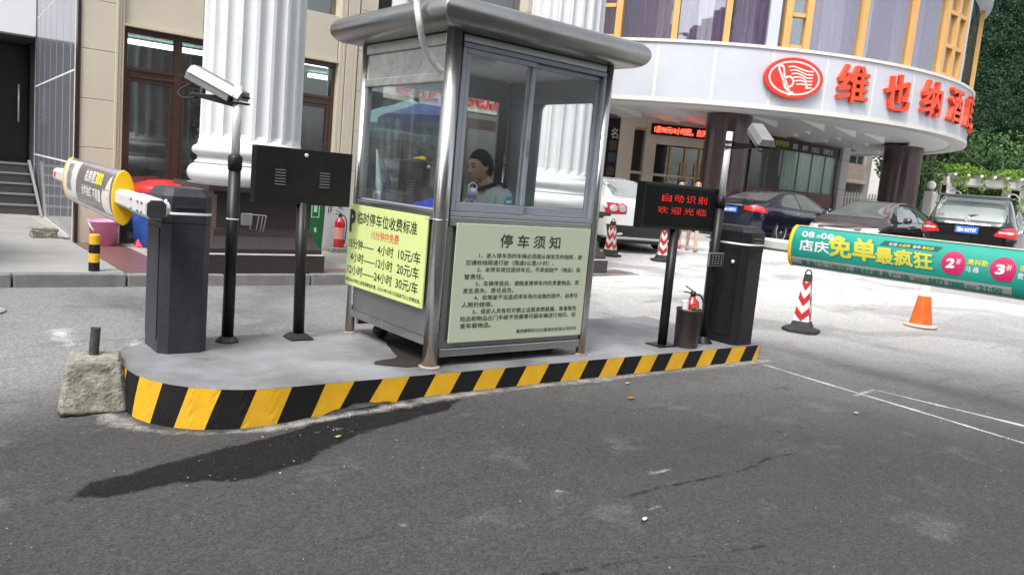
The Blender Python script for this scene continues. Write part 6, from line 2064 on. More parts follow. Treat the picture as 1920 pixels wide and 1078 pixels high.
# ------------------------------------------------------------ foliage
def leafmat(name, c, c2):
    M = mat(name, c, .85, 0, c2=c2, ns=.9, sharp=.15, detail=5, spec=.08)
    return M
LG = [leafmat('foliage_green', (.045, .10, .04), (.10, .17, .06)), leafmat('dark_foliage', (.03, .07, .032), (.07, .12, .05)), leafmat('fresh_vine_foliage', (.10, .20, .035), (.20, .30, .06)), leafmat('ivy_foliage', (.026, .056, .034), (.042, .080, .048))]
def leaves(bm_, pts, size, rnd, up=.3):
    for p in pts:
        n = Vector((rnd.gauss(0, 1), rnd.gauss(0, 1), rnd.gauss(up, 1))).normalized()
        u = n.orthogonal().normalized()
        a = rnd.random() * 6.28
        u = (Matrix.Rotation(a, 3, n) @ u)
        v = n.cross(u)
        s_ = size * rnd.uniform(.6, 1.3)
        vs = [bm_.verts.new(p + u * s_ * q[0] + v * s_ * q[1]) for q in ((-1, 0), (0, -.45), (1, 0), (0, .45))]
        bm_.faces.new(vs)
def tree(x, y, h, r, label, n=9000, m=0, size=.11, trunk=.18, group=None, crown0=.35, clusters=26, seed=1, name='tree'):
    rnd = random.Random(seed)
    g_ = ground_z(x, y)
    t = thing(name, label, 'tree', (x, y, g_), group=group)
    b = MB()
    b.tube([(x, y, g_ - .1), (x + .1, y, g_ + h * .3), (x, y + .1, g_ + h * .62)], [trunk, trunk * .75, trunk * .35], 9)
    cl_ = []
    for i in range(clusters):
        a = rnd.random() * 6.28; q = sqrt(rnd.random()); zz_ = rnd.uniform(crown0, 1)
        prof_ = sin(min(1, (1.04 - zz_) / (1.04 - crown0) * 1.0) * pi * .62 + .25)
        c = Vector((x + r * q * cos(a) * prof_, y + r * q * sin(a) * prof_, g_ + h * zz_))
        cl_.append((c, rnd.uniform(.22, .42) * r))
        if i < 9:
            b.tube([(x, y, g_ + h * rnd.uniform(.28, .5)), c.lerp(Vector((x, y, c.z)), .35), c], [trunk * .35, trunk * .2, .02], 6)
    b.build('trunk', mat('bark', (.10, .08, .06), .9, c2=(.16, .13, .10), ns=8), t)
    bb = bmesh.new()
    pts = []
    for i in range(n):
        c, rr_ = cl_[rnd.randrange(len(cl_))]
        d = Vector((rnd.gauss(0, 1), rnd.gauss(0, 1), rnd.gauss(0, .8))).normalized() * rr_ * (rnd.random() ** .35)
        pts.append(c + d)
    leaves(bb, pts, size, rnd)
    k_ = MB(); k_.b.free(); k_.b = bb
    o = k_.build('crown', LG[m], t)
    return t
tree(43.5, 20.0, 7.0, 2.9, 'dark green tree beside the old balcony building, left of the right pillar', 9000, 1, .13, seed=3)
tree(36.8, 17.0, 3.0, 1.6, 'low bushy tree just behind the white picket fence', 5000, 0, .09, trunk=.08, crown0=.1, seed=8)
tree(46.0, 16.8, 4.6, 3.4, 'broad green tree behind the pergola, nearest the right pillar', 14000, 0, .13, seed=4, crown0=.15)
tree(49.5, 15.5, 4.2, 3.2, 'green tree in the middle behind the pergola', 12000, 1, .13, seed=5, crown0=.15)
tree(50.5, 13.0, 4.2, 3.2, 'green tree at the right edge behind the pergola', 12000, 0, .13, seed=6, crown0=.12)
tree(42.5, 15.0, 3.4, 2.2, 'rounded shrub tree beneath the left end of the pergola', 8000, 1, .10, trunk=.08, crown0=.05, seed=9)
tree(45.5, 13.6, 3.2, 2.2, 'dense shrub tree seen through the pergola posts', 8000, 0, .10, trunk=.08, crown0=.05, seed=10)
# ivy covered building
iv = thing('ivy_building', 'tall building side almost completely covered in dark green ivy', 'building', (56, 20, 1))
IW = mat('pale_render', (.42, .42, .41), .8, 0, c2=(.50, .50, .49), ns=.7)
i0, i1 = Vector((52.5, 25.0)), Vector((58.5, 9.0))
dI = (i1 - i0).normalized(); nI = Vector((-dI.y, dI.x))
if nI.dot(Vector((-1, -.4))) < 0: nI = -nI
b = MB(); b.prism([(i0.x, i0.y), (i1.x, i1.y), (i1.x - nI.x * 8, i1.y - nI.y * 8), (i0.x - nI.x * 8, i0.y - nI.y * 8)], (0, 0, .5), (1, 0, 0), (0, 1, 0), (0, 0, 26)); b.build('wall', IW, iv)
bb = bmesh.new(); rnd = random.Random(21)
pts = []
Li = (i1 - i0).length
for i in range(110000):
    u = rnd.random() * Li; z = rnd.uniform(.6, 24)
    if z > 14.5 + .50 * u + 1.2 * mnoise.noise((u * .3, 0, 0)) + 1.0 * mnoise.noise((u * 1.5, z * .3, 3)): continue
    d = .25 + .55 * (.5 + mnoise.noise((u * .35, z * .28, 0))) + .3 * mnoise.noise((u * 1.2, z * 1.0, 4)) + rnd.uniform(-.1, .2)
    p = i0 + dI * u + nI * max(.08, d)
    pts.append(Vector((p.x, p.y, z)))
leaves(bb, pts, .10, rnd, up=.1)
nu, nz = 46, 64                              # dense inner growth that hides the wall
gv = {}
for i in range(nu + 1):
    for j in range(nz + 1):
        u = Li * i / nu; z = .6 + 23.4 * j / nz
        d = .10 + .40 * (.5 + mnoise.noise((u * .35, z * .28, 0))) + .15 * mnoise.noise((u * 1.2, z * 1.0, 4))
        p = i0 + dI * u + nI * max(.06, d)
        gv[(i, j)] = (bb.verts.new((p.x, p.y, z)), z <= 14.0 + .50 * u + 1.2 * mnoise.noise((u * .3, 0, 0)) + 1.0 * mnoise.noise((u * 1.5, z * .3, 3)))
for i in range(nu):
    for j in range(nz):
        q4 = [gv[(i, j)], gv[(i + 1, j)], gv[(i + 1, j + 1)], gv[(i, j + 1)]]
        if all(q_[1] for q_ in q4):
            bb.faces.new([q_[0] for q_ in q4])
k = MB(); k.b.free(); k.b = bb
stuff(k.build('ivy', LG[3], iv))
pb2 = thing('far_building', 'pale plain building showing above the ivy at the top right', 'building', (68, 34, 1))
box('wall', IW, pb2, 60.5, 26.0, 0, 75, 42, 26)
for i in range(4):
    for j in range(5):
        box('window', GLSD, pb2, 60.42, 27.5 + 3.4 * i, 8 + 3.2 * j, 60.49, 29.2 + 3.4 * i, 9.8 + 3.2 * j)
        box('sill', IW, pb2, 60.3, 27.4 + 3.4 * i, 7.85 + 3.2 * j, 60.49, 29.3 + 3.4 * i, 7.97 + 3.2 * j)
b = MB(); b.tube(smooth_path([(33.2, 14.5, 4.6), (38, 14.5, 3.6), (43, 14.0, 3.4), (52, 12.5, 3.8)], 6), .012, 5)
tag(b.build('overhead_cable', ALUD, None), 'thin overhead cable sagging across the ivy to the right', 'cable')

# old balcony building
ob = thing('old_building', 'weathered grey building with a stained tiled balcony seen under the canopy', 'building', (41, 23.5, 1.2))
OLD = mat('stained_render', (.30, .27, .23), .9, 0, c2=(.46, .44, .40), ns=1.8, sharp=.1, detail=8)
OLDT = mat('stained_tiles', (.26, .19, .15), .7, 0, c2=(.40, .34, .30), ns=6, sharp=.1, detail=8)
box('wall', OLD, ob, 36.0, 24.4, .6, 41.9, 30, 9)
box('wall', OLD, ob, 41.3, 22.2, .6, 41.9, 24.39, 9, .01)
box('balcony_parapet', OLDT, ob, 36.0, 22.2, 3.22, 41.28, 22.32, 4.0, .02)
box('balcony_slab', OLD, ob, 35.9, 22.05, 3.0, 41.35, 24.39, 3.2, .02)
box('balcony_slab', OLD, ob, 35.9, 22.1, 5.6, 41.35, 24.39, 5.85, .02)
for x0 in (38.4, 39.45, 40.5):
    f = box('window_frame', ALU, ob, x0, 22.30, 4.02, x0 + .05, 22.36, 5.59)
    box('pane', GLSD, ob, x0 + .06, 22.32, 4.05, min(x0 + 1.03, 41.2), 22.33, 5.56)
for i, (xx, mm) in enumerate(((38.7, CURS[3]), (39.7, CURS[2]), (40.5, CURS[3]))):
    box('washing', mm, ob, xx, 22.6, 4.1, xx + .5, 22.62, 5.3)
box('shopfront_dark', ROOMD, ob, 36.2, 24.32, .8, 41.2, 24.39, 2.95)
# white picket fence
fe = thing('picket_fence', 'white picket fence with turned posts below the old building', 'fence', (37, 19.8, 1.3))
f0, f1 = Vector((36.0, 20.4)), Vector((38.4, 18.5))
dF = (f1 - f0).normalized()
nP = 22
fz = 1.15
pk = MB(); pk.prism([(-.035, 0), (.035, 0), (.035, 1.22), (0, 1.30), (-.035, 1.22)], (0, 0, 0), (dF.x, dF.y, 0), (0, 0, 1), (-dF.y * .03, dF.x * .03, 0))
p0 = pk.build('picket', WBND, fe, local=True)
p0.location = Vector((f0.x, f0.y, fz)) - worg(fe)
for i in range(1, nP):
    q = f0 + dF * (i * (f1 - f0).length / nP)
    share(p0, fe, (q.x, q.y, fz))
for z in (fz + .3, fz + 1.0):
    b = MB(); b.prism([(0, 0), ((f1 - f0).length, 0), ((f1 - f0).length, .06), (0, .06)], (f0.x, f0.y, z), (dF.x, dF.y, 0), (0, 0, 1), (-dF.y * -.03, dF.x * -.03, 0)); b.build('fence_rail', WBND, fe)
for q in (f0 + dF * 2.15, f1):
    b = MB(); b.box(q.x - .13, q.y - .13, fz, q.x + .13, q.y + .13, fz + 1.35)
    b.lathe((q.x, q.y, fz + 1.35), [(.17, 0), (.17, .06), (.08, .1), (.14, .22), (.08, .32), (.04, .36), (.06, .42), (.001, .48)], 16); b.build('fence_post', WBND, fe)
# globe lamp on white post
lp = thing('globe_lamp', 'white globe lamp on a ribbed white post right of the dark pillar', 'lamp', (31.06, 14.03, ground_z(31.06, 14.03)))
gz_ = ground_z(31.06, 14.03)
b = MB(); b.box(30.90, 13.87, gz_, 31.22, 14.19, 2.50); b.build('post', WBND, lp, .02)
for i in range(4):
    b = MB(); b.box(30.91 + .08 * i, 13.85, gz_ + .3, 30.95 + .08 * i, 13.868, 2.42); b.build('rib', WBND, lp)
b = MB(); b.lathe((31.06, 14.03, 2.50), [(.11, 0), (.11, .05), (.07, .06), (.07, .09)], 20); b.build('collar', ALUD, lp)
b = MB(); b.lathe((31.06, 14.03, 2.74), [(max(.001, .16 * sin(pi * k / 14)), -.16 * cos(pi * k / 14)) for k in range(15)], 28, caps=False); b.build('globe', mat('opal_globe', (.8, .8, .78), .3), lp)
# green fence between
gf = thing('green_fence', 'dark green mesh fence behind the lamp post', 'fence', (36, 15.5, 1.2))
for i in range(24):
    a = Vector((34.5, 15.9)).lerp(Vector((40.5, 13.6)), i / 23)
    b = MB(); b.tube([(a.x, a.y, 1.0), (a.x, a.y, 2.25)], .018, 5); b.build('bar', mat('green_metal', (.01, .12, .10), .5), gf)
b = MB(); b.tube([(34.5, 15.9, 2.2), (40.5, 13.6, 2.2)], .025, 6); b.tube([(34.5, 15.9, 1.3), (40.5, 13.6, 1.3)], .025, 6); b.build('rail', mat('green_metal'), gf)
# pergola with vines
pg = thing('pergola', 'white concrete pergola overgrown with fresh green vines behind the parked cars', 'pergola', (41, 14, 1.3))
g0, g1 = Vector((37.6, 16.35)), Vector((44.6, 9.2))
dG = (g1 - g0).normalized(); nG = Vector((-dG.y, dG.x))
Lg = (g1 - g0).length
for side in (0, 1.7):
    o_ = g0 + nG * side
    b = MB(); b.prism([(0, 0), (Lg, 0), (Lg, .30), (0, .30)], (o_.x, o_.y, 3.14), (dG.x, dG.y, 0), (0, 0, 1), (nG.x * .2, nG.y * .2, 0)); b.build('beam', WBND, pg, .02)
    for i in range(4):
        q = o_ + dG * (.25 + i * 3.1)
        b = MB(); b.box(q.x - .16, q.y - .16, .8, q.x + .16, q.y + .16, 3.138); b.build('post', WBND, pg, .02)
for i in range(18):
    q = g0 + dG * (.1 + i * Lg / 18) - nG * .45
    b = MB(); b.prism([(0, .06), (.15, 0), (2.75, 0), (2.9, .06), (2.9, .16), (0, .16)], (q.x, q.y, 3.442), (nG.x, nG.y, 0), (0, 0, 1), (dG.x * .12, dG.y * .12, 0)); b.build('rafter', WBND, pg, .01)
bb = bmesh.new(); rnd = random.Random(33)
pts = []
for i in range(13000):
    u = rnd.uniform(.2, Lg); w_ = rnd.uniform(-.4, 2.2)
    hgt = max(0, .28 + .35 * mnoise.noise((u * .8, w_, 0)))
    z = 3.62 + rnd.random() * hgt
    if rnd.random() < .22:
        if mnoise.noise((u * 1.3, 5, 0)) < -.02: continue
        w_ = rnd.uniform(-.5, -.2); z = 3.7 - rnd.random() ** 1.3 * (.9 + .8 * mnoise.noise((u * 1.7, 9, 0)))
    q = g0 + dG * u + nG * w_
    pts.append(Vector((q.x, q.y, z)))
leaves(bb, pts, .085, rnd)
k = MB(); k.b.free(); k.b = bb
vn = k.build('climbing_vine', LG[2], None)
tag(vn, 'fresh green climbing vine spread over the pergola rafters', 'vine')
# person behind the black sedan: small dark head seen above the cars is left to the crowd of parked scooters
sct = thing('scooter', 'dark scooter parked behind the black sedan near the picket fence', 'scooter', (33.0, 17.2, ground_z(33, 17.2)))
sz = ground_z(33, 17.2)
for xx in (-.6, .6):
    b = MB(); b.lathe((33.0 + xx, 17.2, sz + .22), [(.12, -.05), (.22, -.04), (.22, .04), (.12, .05)], 20, M=Matrix.Rotation(pi / 2, 3, 'X')); b.build('wheel', TYRE, sct)
b = MB(); b.prism([(-.75, .3), (-.1, .28), (.45, .25), (.55, .9), (.45, .95), (.3, .45), (-.05, .45), (-.15, .78), (-.8, .82)], (33.0, 17.08, sz), (1, 0, 0), (0, 0, 1), (0, .24, 0)); b.build('body', KCAR, sct, .03)
b = MB(); b.tube([(33.48, 16.9, sz + 1.02), (33.5, 17.2, sz + 1.0), (33.48, 17.5, sz + 1.02)], .02, 8); b.build('handlebar', TRIM, sct)
for yy in (16.95, 17.45):
    b = MB(); b.tube([(33.5, yy, sz + 1.02), (33.5, yy, sz + 1.18)], .006, 5); b.lathe((33.49, yy, sz + 1.18), [(.001, 0), (.05, .01), (.05, .07), (.001, .08)], 12); b.build('mirror', TRIM, sct)
# ------------------------------------------------------------ people
SKIN = mat('skin', (.42, .24, .165), .5, 0, c2=(.47, .28, .20), ns=20)
SKIN2 = mat('fair_skin', (.52, .33, .25), .5, 0, c2=(.56, .36, .28), ns=20)
HAIR = mat('black_hair', (.006, .0055, .005), .75, 0, spec=.15, bump=.3, bs=90)
def skinned(verts, edges, rad, sub=1):
    me = bpy.data.meshes.new('sk'); me.from_pydata([tuple(v) for v in verts], edges, [])
    o = bpy.data.objects.new('sk', me); COL.objects.link(o)
    m_ = o.modifiers.new('s', 'SKIN'); m_.use_smooth_shade = True
    for i, r in enumerate(rad):
        sv = me.skin_vertices[0].data[i]
        sv.radius = (r, r) if not isinstance(r, tuple) else r
        sv.use_root = (i == 0)
    s_ = o.modifiers.new('u', 'SUBSURF'); s_.levels = sub; s_.render_levels = sub
    dg = bpy.context.evaluated_depsgraph_get(); dg.update()
    nm = bpy.data.meshes.new_from_object(o.evaluated_get(dg))
    bpy.data.objects.remove(o, do_unlink=True)
    return nm
def head_bm(bm_, c, face, tilt=0.0, s=1.0):
    """head: local x forward, y left, z up"""
    F = Vector((cos(face), sin(face), 0))
    Mx = Matrix(((F.x, -F.y, 0), (F.y, F.x, 0), (0, 0, 1))) @ Matrix.Rotation(tilt, 3, 'Y')
    r = bmesh.ops.create_uvsphere(bm_, u_segments=36, v_segments=28, radius=1)
    for v in r['verts']:
        a, b_, z = v.co
        rx, ry, rz = .096, .076, .122
        if z < 0:
            k_ = 1 + .30 * z
            ry *= k_; rx *= (1 + .16 * z) if a > 0 else (1 + .45 * z)
        x = a * rx; y = b_ * ry; zz = z * rz
        if a > 0:
            x += .010 * math.exp(-((z - .30) / .12) ** 2) * max(0, 1 - abs(b_) * 1.4)             # brow
            x -= .010 * math.exp(-((z - .08) / .09) ** 2) * math.exp(-((abs(b_) - .36) / .15) ** 2)      # eye sockets
            x += .024 * math.exp(-((z + .22) / .13) ** 2) * math.exp(-(b_ / .16) ** 2)            # nose
            x += .010 * math.exp(-((z - .0) / .22) ** 2) * math.exp(-(b_ / .12) ** 2)
            x += .008 * math.exp(-((z + .50) / .06) ** 2) * math.exp(-(b_ / .30) ** 2)            # lips
            x -= .004 * math.exp(-((z + .54) / .025) ** 2) * math.exp(-(b_ / .28) ** 2)
            x += .010 * math.exp(-((z + .85) / .14) ** 2) * math.exp(-(b_ / .4) ** 2)             # chin
        v.co = Mx @ (Vector((x, y, zz)) * s) + Vector(c)
    for sy in (-1, 1):
        r = bmesh.ops.create_uvsphere(bm_, u_segments=12, v_segments=8, radius=1)
        for v in r['verts']:
            v.co = Mx @ (Vector((v.co.x * .018 - .008, v.co.y * .008 + sy * .078, v.co.z * .032 - .002)) * s) + Vector(c)
    return Mx
def hand_chain(V, E, R, wrist, d, spread, down, side):
    """palm and five curled fingers as skin chains from the wrist index"""
    w = V[wrist]
    d = Vector(d).normalized(); s_ = Vector(spread).normalized(); dn = Vector(down).normalized()
    palm = len(V); V.append(w + d * .05); E.append((wrist, palm)); R.append((.030, .018))
    for i, (o_, L_) in enumerate(((-.030, .062), (-.010, .072), (.011, .068), (.031, .054))):
        k0 = len(V); V.append(w + d * .088 + s_ * o_); E.append((palm, k0)); R.append(.0105)
        V.append(V[k0] + d * L_ * .5 + dn * .010); E.append((k0, k0 + 1)); R.append(.009)
        V.append(V[k0 + 1] + d * L_ * .35 + dn * .024); E.append((k0 + 1, k0 + 2)); R.append(.0075)
    k0 = len(V); V.append(w + d * .035 + s_ * side * .038 + dn * .006); E.append((palm, k0)); R.append(.011)
    V.append(V[k0] + d * .035 + s_ * side * .014 + dn * .012); E.append((k0, k0 + 1)); R.append(.009)
def person(label, head, face, J, tilt=0.0, skin=SKIN, shirt=None, trousers=None, shoe=None, hair='short', sleeves='long', s=1.0, group=None, bare_legs=False):
    foot = min(J['footL'][2], J['footR'][2])
    t = thing('person', label, 'person', (J['pelvis'][0], J['pelvis'][1], foot), group=group)
    j = {k_: Vector(v) for k_, v in J.items()}
    V, E, R = [], [], []
    def add(p, r, parent=None):
        V.append(Vector(p)); R.append(r)
        if parent is not None: E.append((parent, len(V) - 1))
        return len(V) - 1
    pe = add(j['pelvis'], .125 * s); wa = add(j['pelvis'].lerp(j['chest'], .5), .115 * s, pe); chs = add(j['chest'], .13 * s, wa); ne = add(j['neck'], .055 * s, chs)
    hc = add(Vector(head) - Vector((0, 0, .05)), .055 * s, ne)
    F = Vector((cos(face), sin(face), 0))
    for sd in 'LR':
        sh = add(j['sh' + sd], .055 * s, chs); el = add(j['el' + sd], .040 * s, sh); wr_ = add(j['ha' + sd], .026 * s, el)
        dd = (j['ha' + sd] - j['el' + sd])
        sp_ = dd.cross(Vector((0, 0, 1)))
        if sp_.length < .05: sp_ = Vector((F.x, F.y, 0))
        dn = Vector((0, 0, -1)) if abs(dd.normalized().z) < .8 else Vector((F.y, -F.x, 0)) * (1 if sd == 'L' else -1)
        hand_chain(V, E, R, wr_, dd, sp_, dn, 1 if sd == 'R' else -1)
    for sd in 'LR':
        hp = add(j['hip' + sd], .085 * s, pe); kn = add(j['kn' + sd], .056 * s, hp); an = add(j['foot' + sd] + Vector((0, 0, .07)), .036 * s, kn); add(j['foot' + sd] + F * .14 + Vector((0, 0, .03)), .03 * s, an)
    nm = skinned(V, E, R, 1)
    bm_ = bmesh.new(); bm_.from_mesh(nm)
    Mx = head_bm(bm_, head, face, tilt, s)
    k_ = MB(); k_.b.free(); k_.b = bm_
    o = k_.build('body', skin, t, smooth=True)
    rm = o.modifiers.new('fuse', 'REMESH'); rm.mode = 'VOXEL'; rm.voxel_size = .0065; rm.use_smooth_shade = True
    # hair cap
    b2 = bmesh.new()
    r = bmesh.ops.create_uvsphere(b2, u_segments=72, v_segments=60, radius=1)
    dele = []
    for v in list(r['verts']):
        a, y, z = v.co
        lim = (-.08 + .60 * sm(.05, .75, a)) if a > -.02 else (-.62 if hair == 'short' else -1.1) * sm(.0, -.25, a) if False else (-.08 + .60 * sm(.05, .75, a) - (.54 if hair == 'short' else 1.0) * (1 - sm(-.30, -.02, a)))
        lim += .09 * mnoise.noise(Vector((a, y, 0)) * 11)
        if z < lim: dele.append(v)
        n_ = 1 + .035 * mnoise.noise(Vector((a, y, z)) * 5) + .03 * mnoise.noise(Vector((a, y, z)) * 16)
        kx = 1 + (.0 if z > 0 else .0)
        v.co = Mx @ (Vector((a * .1005 * n_ - .004, y * .083 * n_, z * .1275 * n_ + .002)) * s) + Vector(head)
    bmesh.ops.delete(b2, geom=dele, context='VERTS')
    if hair == 'long':
        pass
    k_ = MB(); k_.b.free(); k_.b = b2
    ho = k_.build('hair', HAIR, t, smooth=True)
    sm_ = ho.modifiers.new('t', 'SOLIDIFY'); sm_.thickness = .012; sm_.offset = -.5
    if hair == 'long':
        q = MB(); q.tube([Vector(head) - F * .06 * s + Vector((0, 0, .06)), Vector(head) - F * .085 * s + Vector((0, 0, -.06)), Vector(head) - F * .09 * s + Vector((0, 0, -.26))], [.075, .08, .05], 14); q.build('long_hair', HAIR, t)
    # eyes and brows
    for sy in (-1, 1):
        e = MB()
        ring_ = [Mx @ (Vector((.0885 + .0005, sy * .031 + .014 * cos(a), .008 + .0055 * sin(a))) * s) + Vector(head) for a in [2 * pi * i / 10 for i in range(10)]]
        rg_ = e.ring(ring_); e.cap(rg_); e.build('eye', HAIR, t)
        e = MB(); e.tube([Mx @ (Vector((.092, sy * .014, .030)) * s) + Vector(head), Mx @ (Vector((.093, sy * .030, .036)) * s) + Vector(head), Mx @ (Vector((.084, sy * .048, .031)) * s) + Vector(head)], .0035, 5); e.build('eyebrow', HAIR, t)
    e = MB(); e.tube([Mx @ (Vector((.0955, -.020, -.066)) * s) + Vector(head), Mx @ (Vector((.1035, 0, -.066)) * s) + Vector(head), Mx @ (Vector((.0955, .020, -.066)) * s) + Vector(head)], .0035, 5); e.build('mouth', mat('lip', (.25, .09, .07), .5), t)
    # clothes: shirt and trousers as their own skins
    V2, E2, R2 = [], [], []
    V, E, R = V2, E2, R2
    def add2(p, r, parent=None):
        V2.append(Vector(p)); R2.append(r)
        if parent is not None: E2.append((parent, len(V2) - 1))
        return len(V2) - 1
    c0_ = add2(j['chest'], (.165 * s, .125 * s) if False else .142 * s); c1 = add2(j['pelvis'].lerp(j['chest'], .5), .135 * s, c0_); c2_ = add2(j['pelvis'], .142 * s, c1)
    cn = add2(j['chest'].lerp(j['neck'], .86), .080 * s, c0_)
    for sd in 'LR':
        a_ = add2(j['sh' + sd], .070 * s, c0_); e_ = add2(j['sh' + sd].lerp(j['el' + sd], 1.0 if sleeves == 'long' else .7), .052 * s, a_)
        if sleeves == 'long': add2(j['el' + sd].lerp(j['ha' + sd], .85), .040 * s, e_)
    nm = skinned(V2, E2, R2, 2)
    bm_ = bmesh.new(); bm_.from_mesh(nm)
    for v in bm_.verts: v.co += Vector((mnoise.noise(v.co * 14), mnoise.noise(v.co * 14 + Vector((5, 0, 0))), 0)) * .006
    k_ = MB(); k_.b.free(); k_.b = bm_
    so_ = k_.build('shirt', shirt, t, smooth=True)
    V2.clear(); E2.clear(); R2.clear()
    c0_ = add2(j['pelvis'], .135 * s)
    for sd in 'LR':
        a_ = add2(j['hip' + sd], .098 * s, c0_); e_ = add2(j['kn' + sd], .072 * s, a_)
        if not bare_legs: add2(j['foot' + sd] + Vector((0, 0, .10)), .058 * s, e_)
    nm = skinned(V2, E2, R2, 2); bm_ = bmesh.new(); bm_.from_mesh(nm); k_ = MB(); k_.b.free(); k_.b = bm_
    k_.build('trousers', trousers, t, smooth=True)
    for sd in 'LR':
        f_ = j['foot' + sd]
        q = MB(); q.tube([f_ - F * .07 + Vector((0, 0, .045)), f_ + Vector((0, 0, .05)), f_ + F * .12 + Vector((0, 0, .038)), f_ + F * .20 + Vector((0, 0, .03))], [.040, .045, .042, .022], 12); q.build('shoe', shoe, t)
    return t, so_, Mx
SHIRT = mat('grey_uniform_cloth', (.34, .35, .37), .85, 0, c2=(.42, .43, .45), ns=5, sharp=.1, bump=.1, bs=200)
NAVY = mat('dark_navy_cloth', (.015, .017, .028), .85)
fl = .325
gd, gsh, Mx = person('seated guard in a pale grey uniform shirt looking to the left inside the booth', (3.655, 5.05, 1.505), radians(177), dict(
    pelvis=(3.84, 5.06, .90), chest=(3.79, 5.06, 1.215), neck=(3.73, 5.055, 1.375), shL=(3.78, 4.88, 1.30), shR=(3.78, 5.24, 1.30),
    elL=(3.70, 4.80, 1.06), elR=(3.68, 5.30, 1.06), haL=(3.47, 4.86, 1.155), haR=(3.46, 5.18, 1.155),
    hipL=(3.80, 4.97, .88), hipR=(3.80, 5.15, .88), knL=(3.46, 4.94, .80), knR=(3.46, 5.18, .80), footL=(3.48, 4.95, fl), footR=(3.48, 5.18, fl)),
    tilt=radians(12), shirt=SHIRT, trousers=NAVY, shoe=BLKD)
b = MB(); b.tube([(3.76, 4.975, 1.385), (3.70, 4.965, 1.365), (3.66, 5.0, 1.345), (3.645, 5.05, 1.33), (3.66, 5.11, 1.345), (3.70, 5.145, 1.365), (3.76, 5.135, 1.385)], .016, 8); b.build('collar', NAVY, gsh)
b = MB(); b.prism([(-.05, -.022), (.05, -.022), (.05, .022), (-.05, .022)], (3.775, 4.90, 1.375), (.25, .85, .35), (1, -.1, 0), (0, 0, .008)); b.build('epaulette', NAVY, gsh, .003)
b = MB(); b.prism([(-.03, -.035), (.03, -.035), (.032, .02), (.012, .035), (0, .028), (-.012, .035), (-.032, .02)], (3.745, 4.782, 1.265), (1, -.12, 0), (0.1, -.15, 1), (0, -.008, 0)); b.build('arm_badge', mat('blue_badge', (.10, .28, .55), .5), gsh)
b = MB(); b.prism([(-.022, -.02), (.022, -.02), (.022, .004), (-.022, .004)], (3.745, 4.773, 1.265), (1, -.12, 0), (0.1, -.15, 1), (0, -.002, 0)); b.build('badge_print', WHT, gsh)
def walker(x, y, face, label, h, hair, shirt, trousers, shoe, skin, bare):
    g_ = ground_z(x, y)
    F = Vector((cos(face), sin(face))); Lv = Vector((-F.y, F.x))
    k = h / 1.72
    def P(f, l, z): return (x + F.x * f * k + Lv.x * l * k, y + F.y * f * k + Lv.y * l * k, g_ + z * k)
    return person(label, P(.02, 0, 1.60), face, dict(pelvis=P(0, 0, .95), chest=P(0, 0, 1.28), neck=P(0, 0, 1.46), shL=P(0, .17, 1.38), shR=P(0, -.17, 1.38), elL=P(-.06, .23, 1.10), elR=P(.06, -.23, 1.10), haL=P(.0, .24, .86), haR=P(.14, -.22, .88),
        hipL=P(0, .09, .90), hipR=P(0, -.09, .90), knL=P(.10, .09, .50), knR=P(-.02, -.09, .50), footL=P(.16, .09, .0), footR=P(-.20, -.09, .0)), skin=skin, shirt=shirt, trousers=trousers, shoe=shoe, hair=hair, bare_legs=bare, s=k, sleeves='short')
walker(14.36, 12.0, radians(225), 'woman in a red skirt walking beside the man behind the red lit display', 1.53, 'long', WHTB, mat('red_cloth', (.45, .02, .04), .8), mat('pink_shoe', (.6, .1, .2), .5), SKIN2, True)
walker(14.22, 11.42, radians(222), 'man in dark shorts walking behind the display with only his forehead showing', 1.57, 'short', NAVY, mat('brown_cloth', (.06, .04, .03), .8), mat('sandals', (.25, .22, .2), .6), SKIN2, True)

# air conditioner and cable hook on the shopfront above the booth roof
ac = thing('air_conditioner', 'white air conditioner box on the shopfront above the booth roof', 'air conditioner', (6.8, 11.2, 4.0))
box('case', WHT, ac, 6.35, 11.10, 3.95, 7.15, 11.50, 4.52, .01)
for i in range(14):
    box('fin', ALUD, ac, 6.40 + .025 * i, 11.094, 4.0, 6.412 + .025 * i, 11.099, 4.47)
b = MB(); b.lathe((6.94, 11.098, 4.23), [(.17, 0), (.175, .006), (.165, .008)], 24, M=Matrix.Rotation(pi / 2, 3, 'X')); b.build('fan_grille', ALUD, ac)
box('stripe', mat('stripe_blue', (.03, .06, .3), .5), ac, 7.152, 11.1, 3.96, 7.165, 11.3, 4.2)

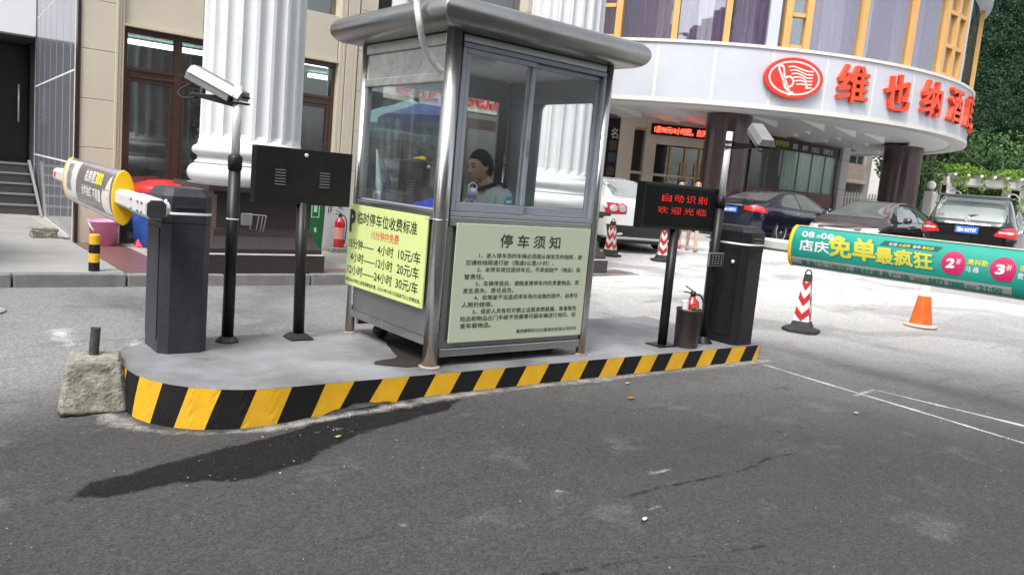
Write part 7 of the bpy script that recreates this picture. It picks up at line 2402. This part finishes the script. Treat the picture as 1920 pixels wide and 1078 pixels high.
# ------------------------------------------------------------ street behind the camera (seen only in reflections)
bh = thing('office_building', 'plain grey building on the opposite side of the road behind the viewer', 'building', (-8, -16, 0))
GB = mat('grey_render', (.26, .26, .255), .8, 0, c2=(.33, .33, .32), ns=.4)
box('wall', GB, bh, -34, -26, -.2, 8, -15, 15)
for i in range(12):
    for k_ in range(4):
        box('window', GLSD, bh, -32.5 + 3.3 * i, -14.99, 1.2 + 3.6 * k_, -30.7 + 3.3 * i, -14.95, 3.2 + 3.6 * k_)
for i, (x, y, h, r) in enumerate(((1.5, -9.5, 8, 3.4), (-5.5, -8, 8, 3.6), (-14, -7, 7, 3.6), (9, -11, 8, 3.6), (-20, 6, 7, 3.5))):
    tree(x, y, h, r, ['leafy street tree directly behind the viewer', 'leafy street tree behind the viewer to the left', 'leafy street tree at the far left corner behind the viewer', 'leafy street tree behind the viewer to the right', 'leafy street tree beyond the left end of the lane'][i], 5000, 0, .24, seed=50 + i, clusters=18, crown0=.3, group='street trees behind the viewer')

# blue parasols and a parked van up the lane to the left, also only seen as reflections
def parasol(x, y, r, label, m):
    t = thing('parasol', label, 'parasol', (x, y, ground_z(x, y)), group='parasols up the lane')
    b = MB(); b.tube([(x, y, 0), (x, y, 2.7)], .025, 8); b.build('pole', ALUD, t)
    b = MB(); c_ = b.b.verts.new((x, y, 2.75)); rr = b.ring([(x + r * cos(2 * pi * k / 8), y + r * sin(2 * pi * k / 8), 2.2) for k in range(8)])
    for k in range(8): b.b.faces.new((c_, rr[k], rr[(k + 1) % 8]))
    r2 = b.ring([(x + r * cos(2 * pi * k / 8), y + r * sin(2 * pi * k / 8), 2.05) for k in range(8)]); b.skin(rr, r2, smooth=False)
    b.build('canopy', m, t)
BLU = mat('blue_canvas', (.03, .09, .30), .7); TEA = mat('teal_canvas', (.20, .42, .42), .7)
for i, (x, y) in enumerate(((-1.2, 9.9), (-1.9, 12.9), (-4.6, 11.2), (-5.2, 14.6))):
    parasol(x, y, 1.45, ('blue', 'teal', 'blue', 'teal')[i] + ' parasol up the lane to the left, ' + ('nearest the kerb', 'second from the kerb', 'closest to the entrance steps', 'farthest away')[i], (BLU, TEA)[i % 2])
tree(-8, 17, 7.5, 3.6, 'leafy street tree beside the parasols up the lane', 6000, 0, .2, seed=77, clusters=18, crown0=.2, group='street trees behind the viewer')
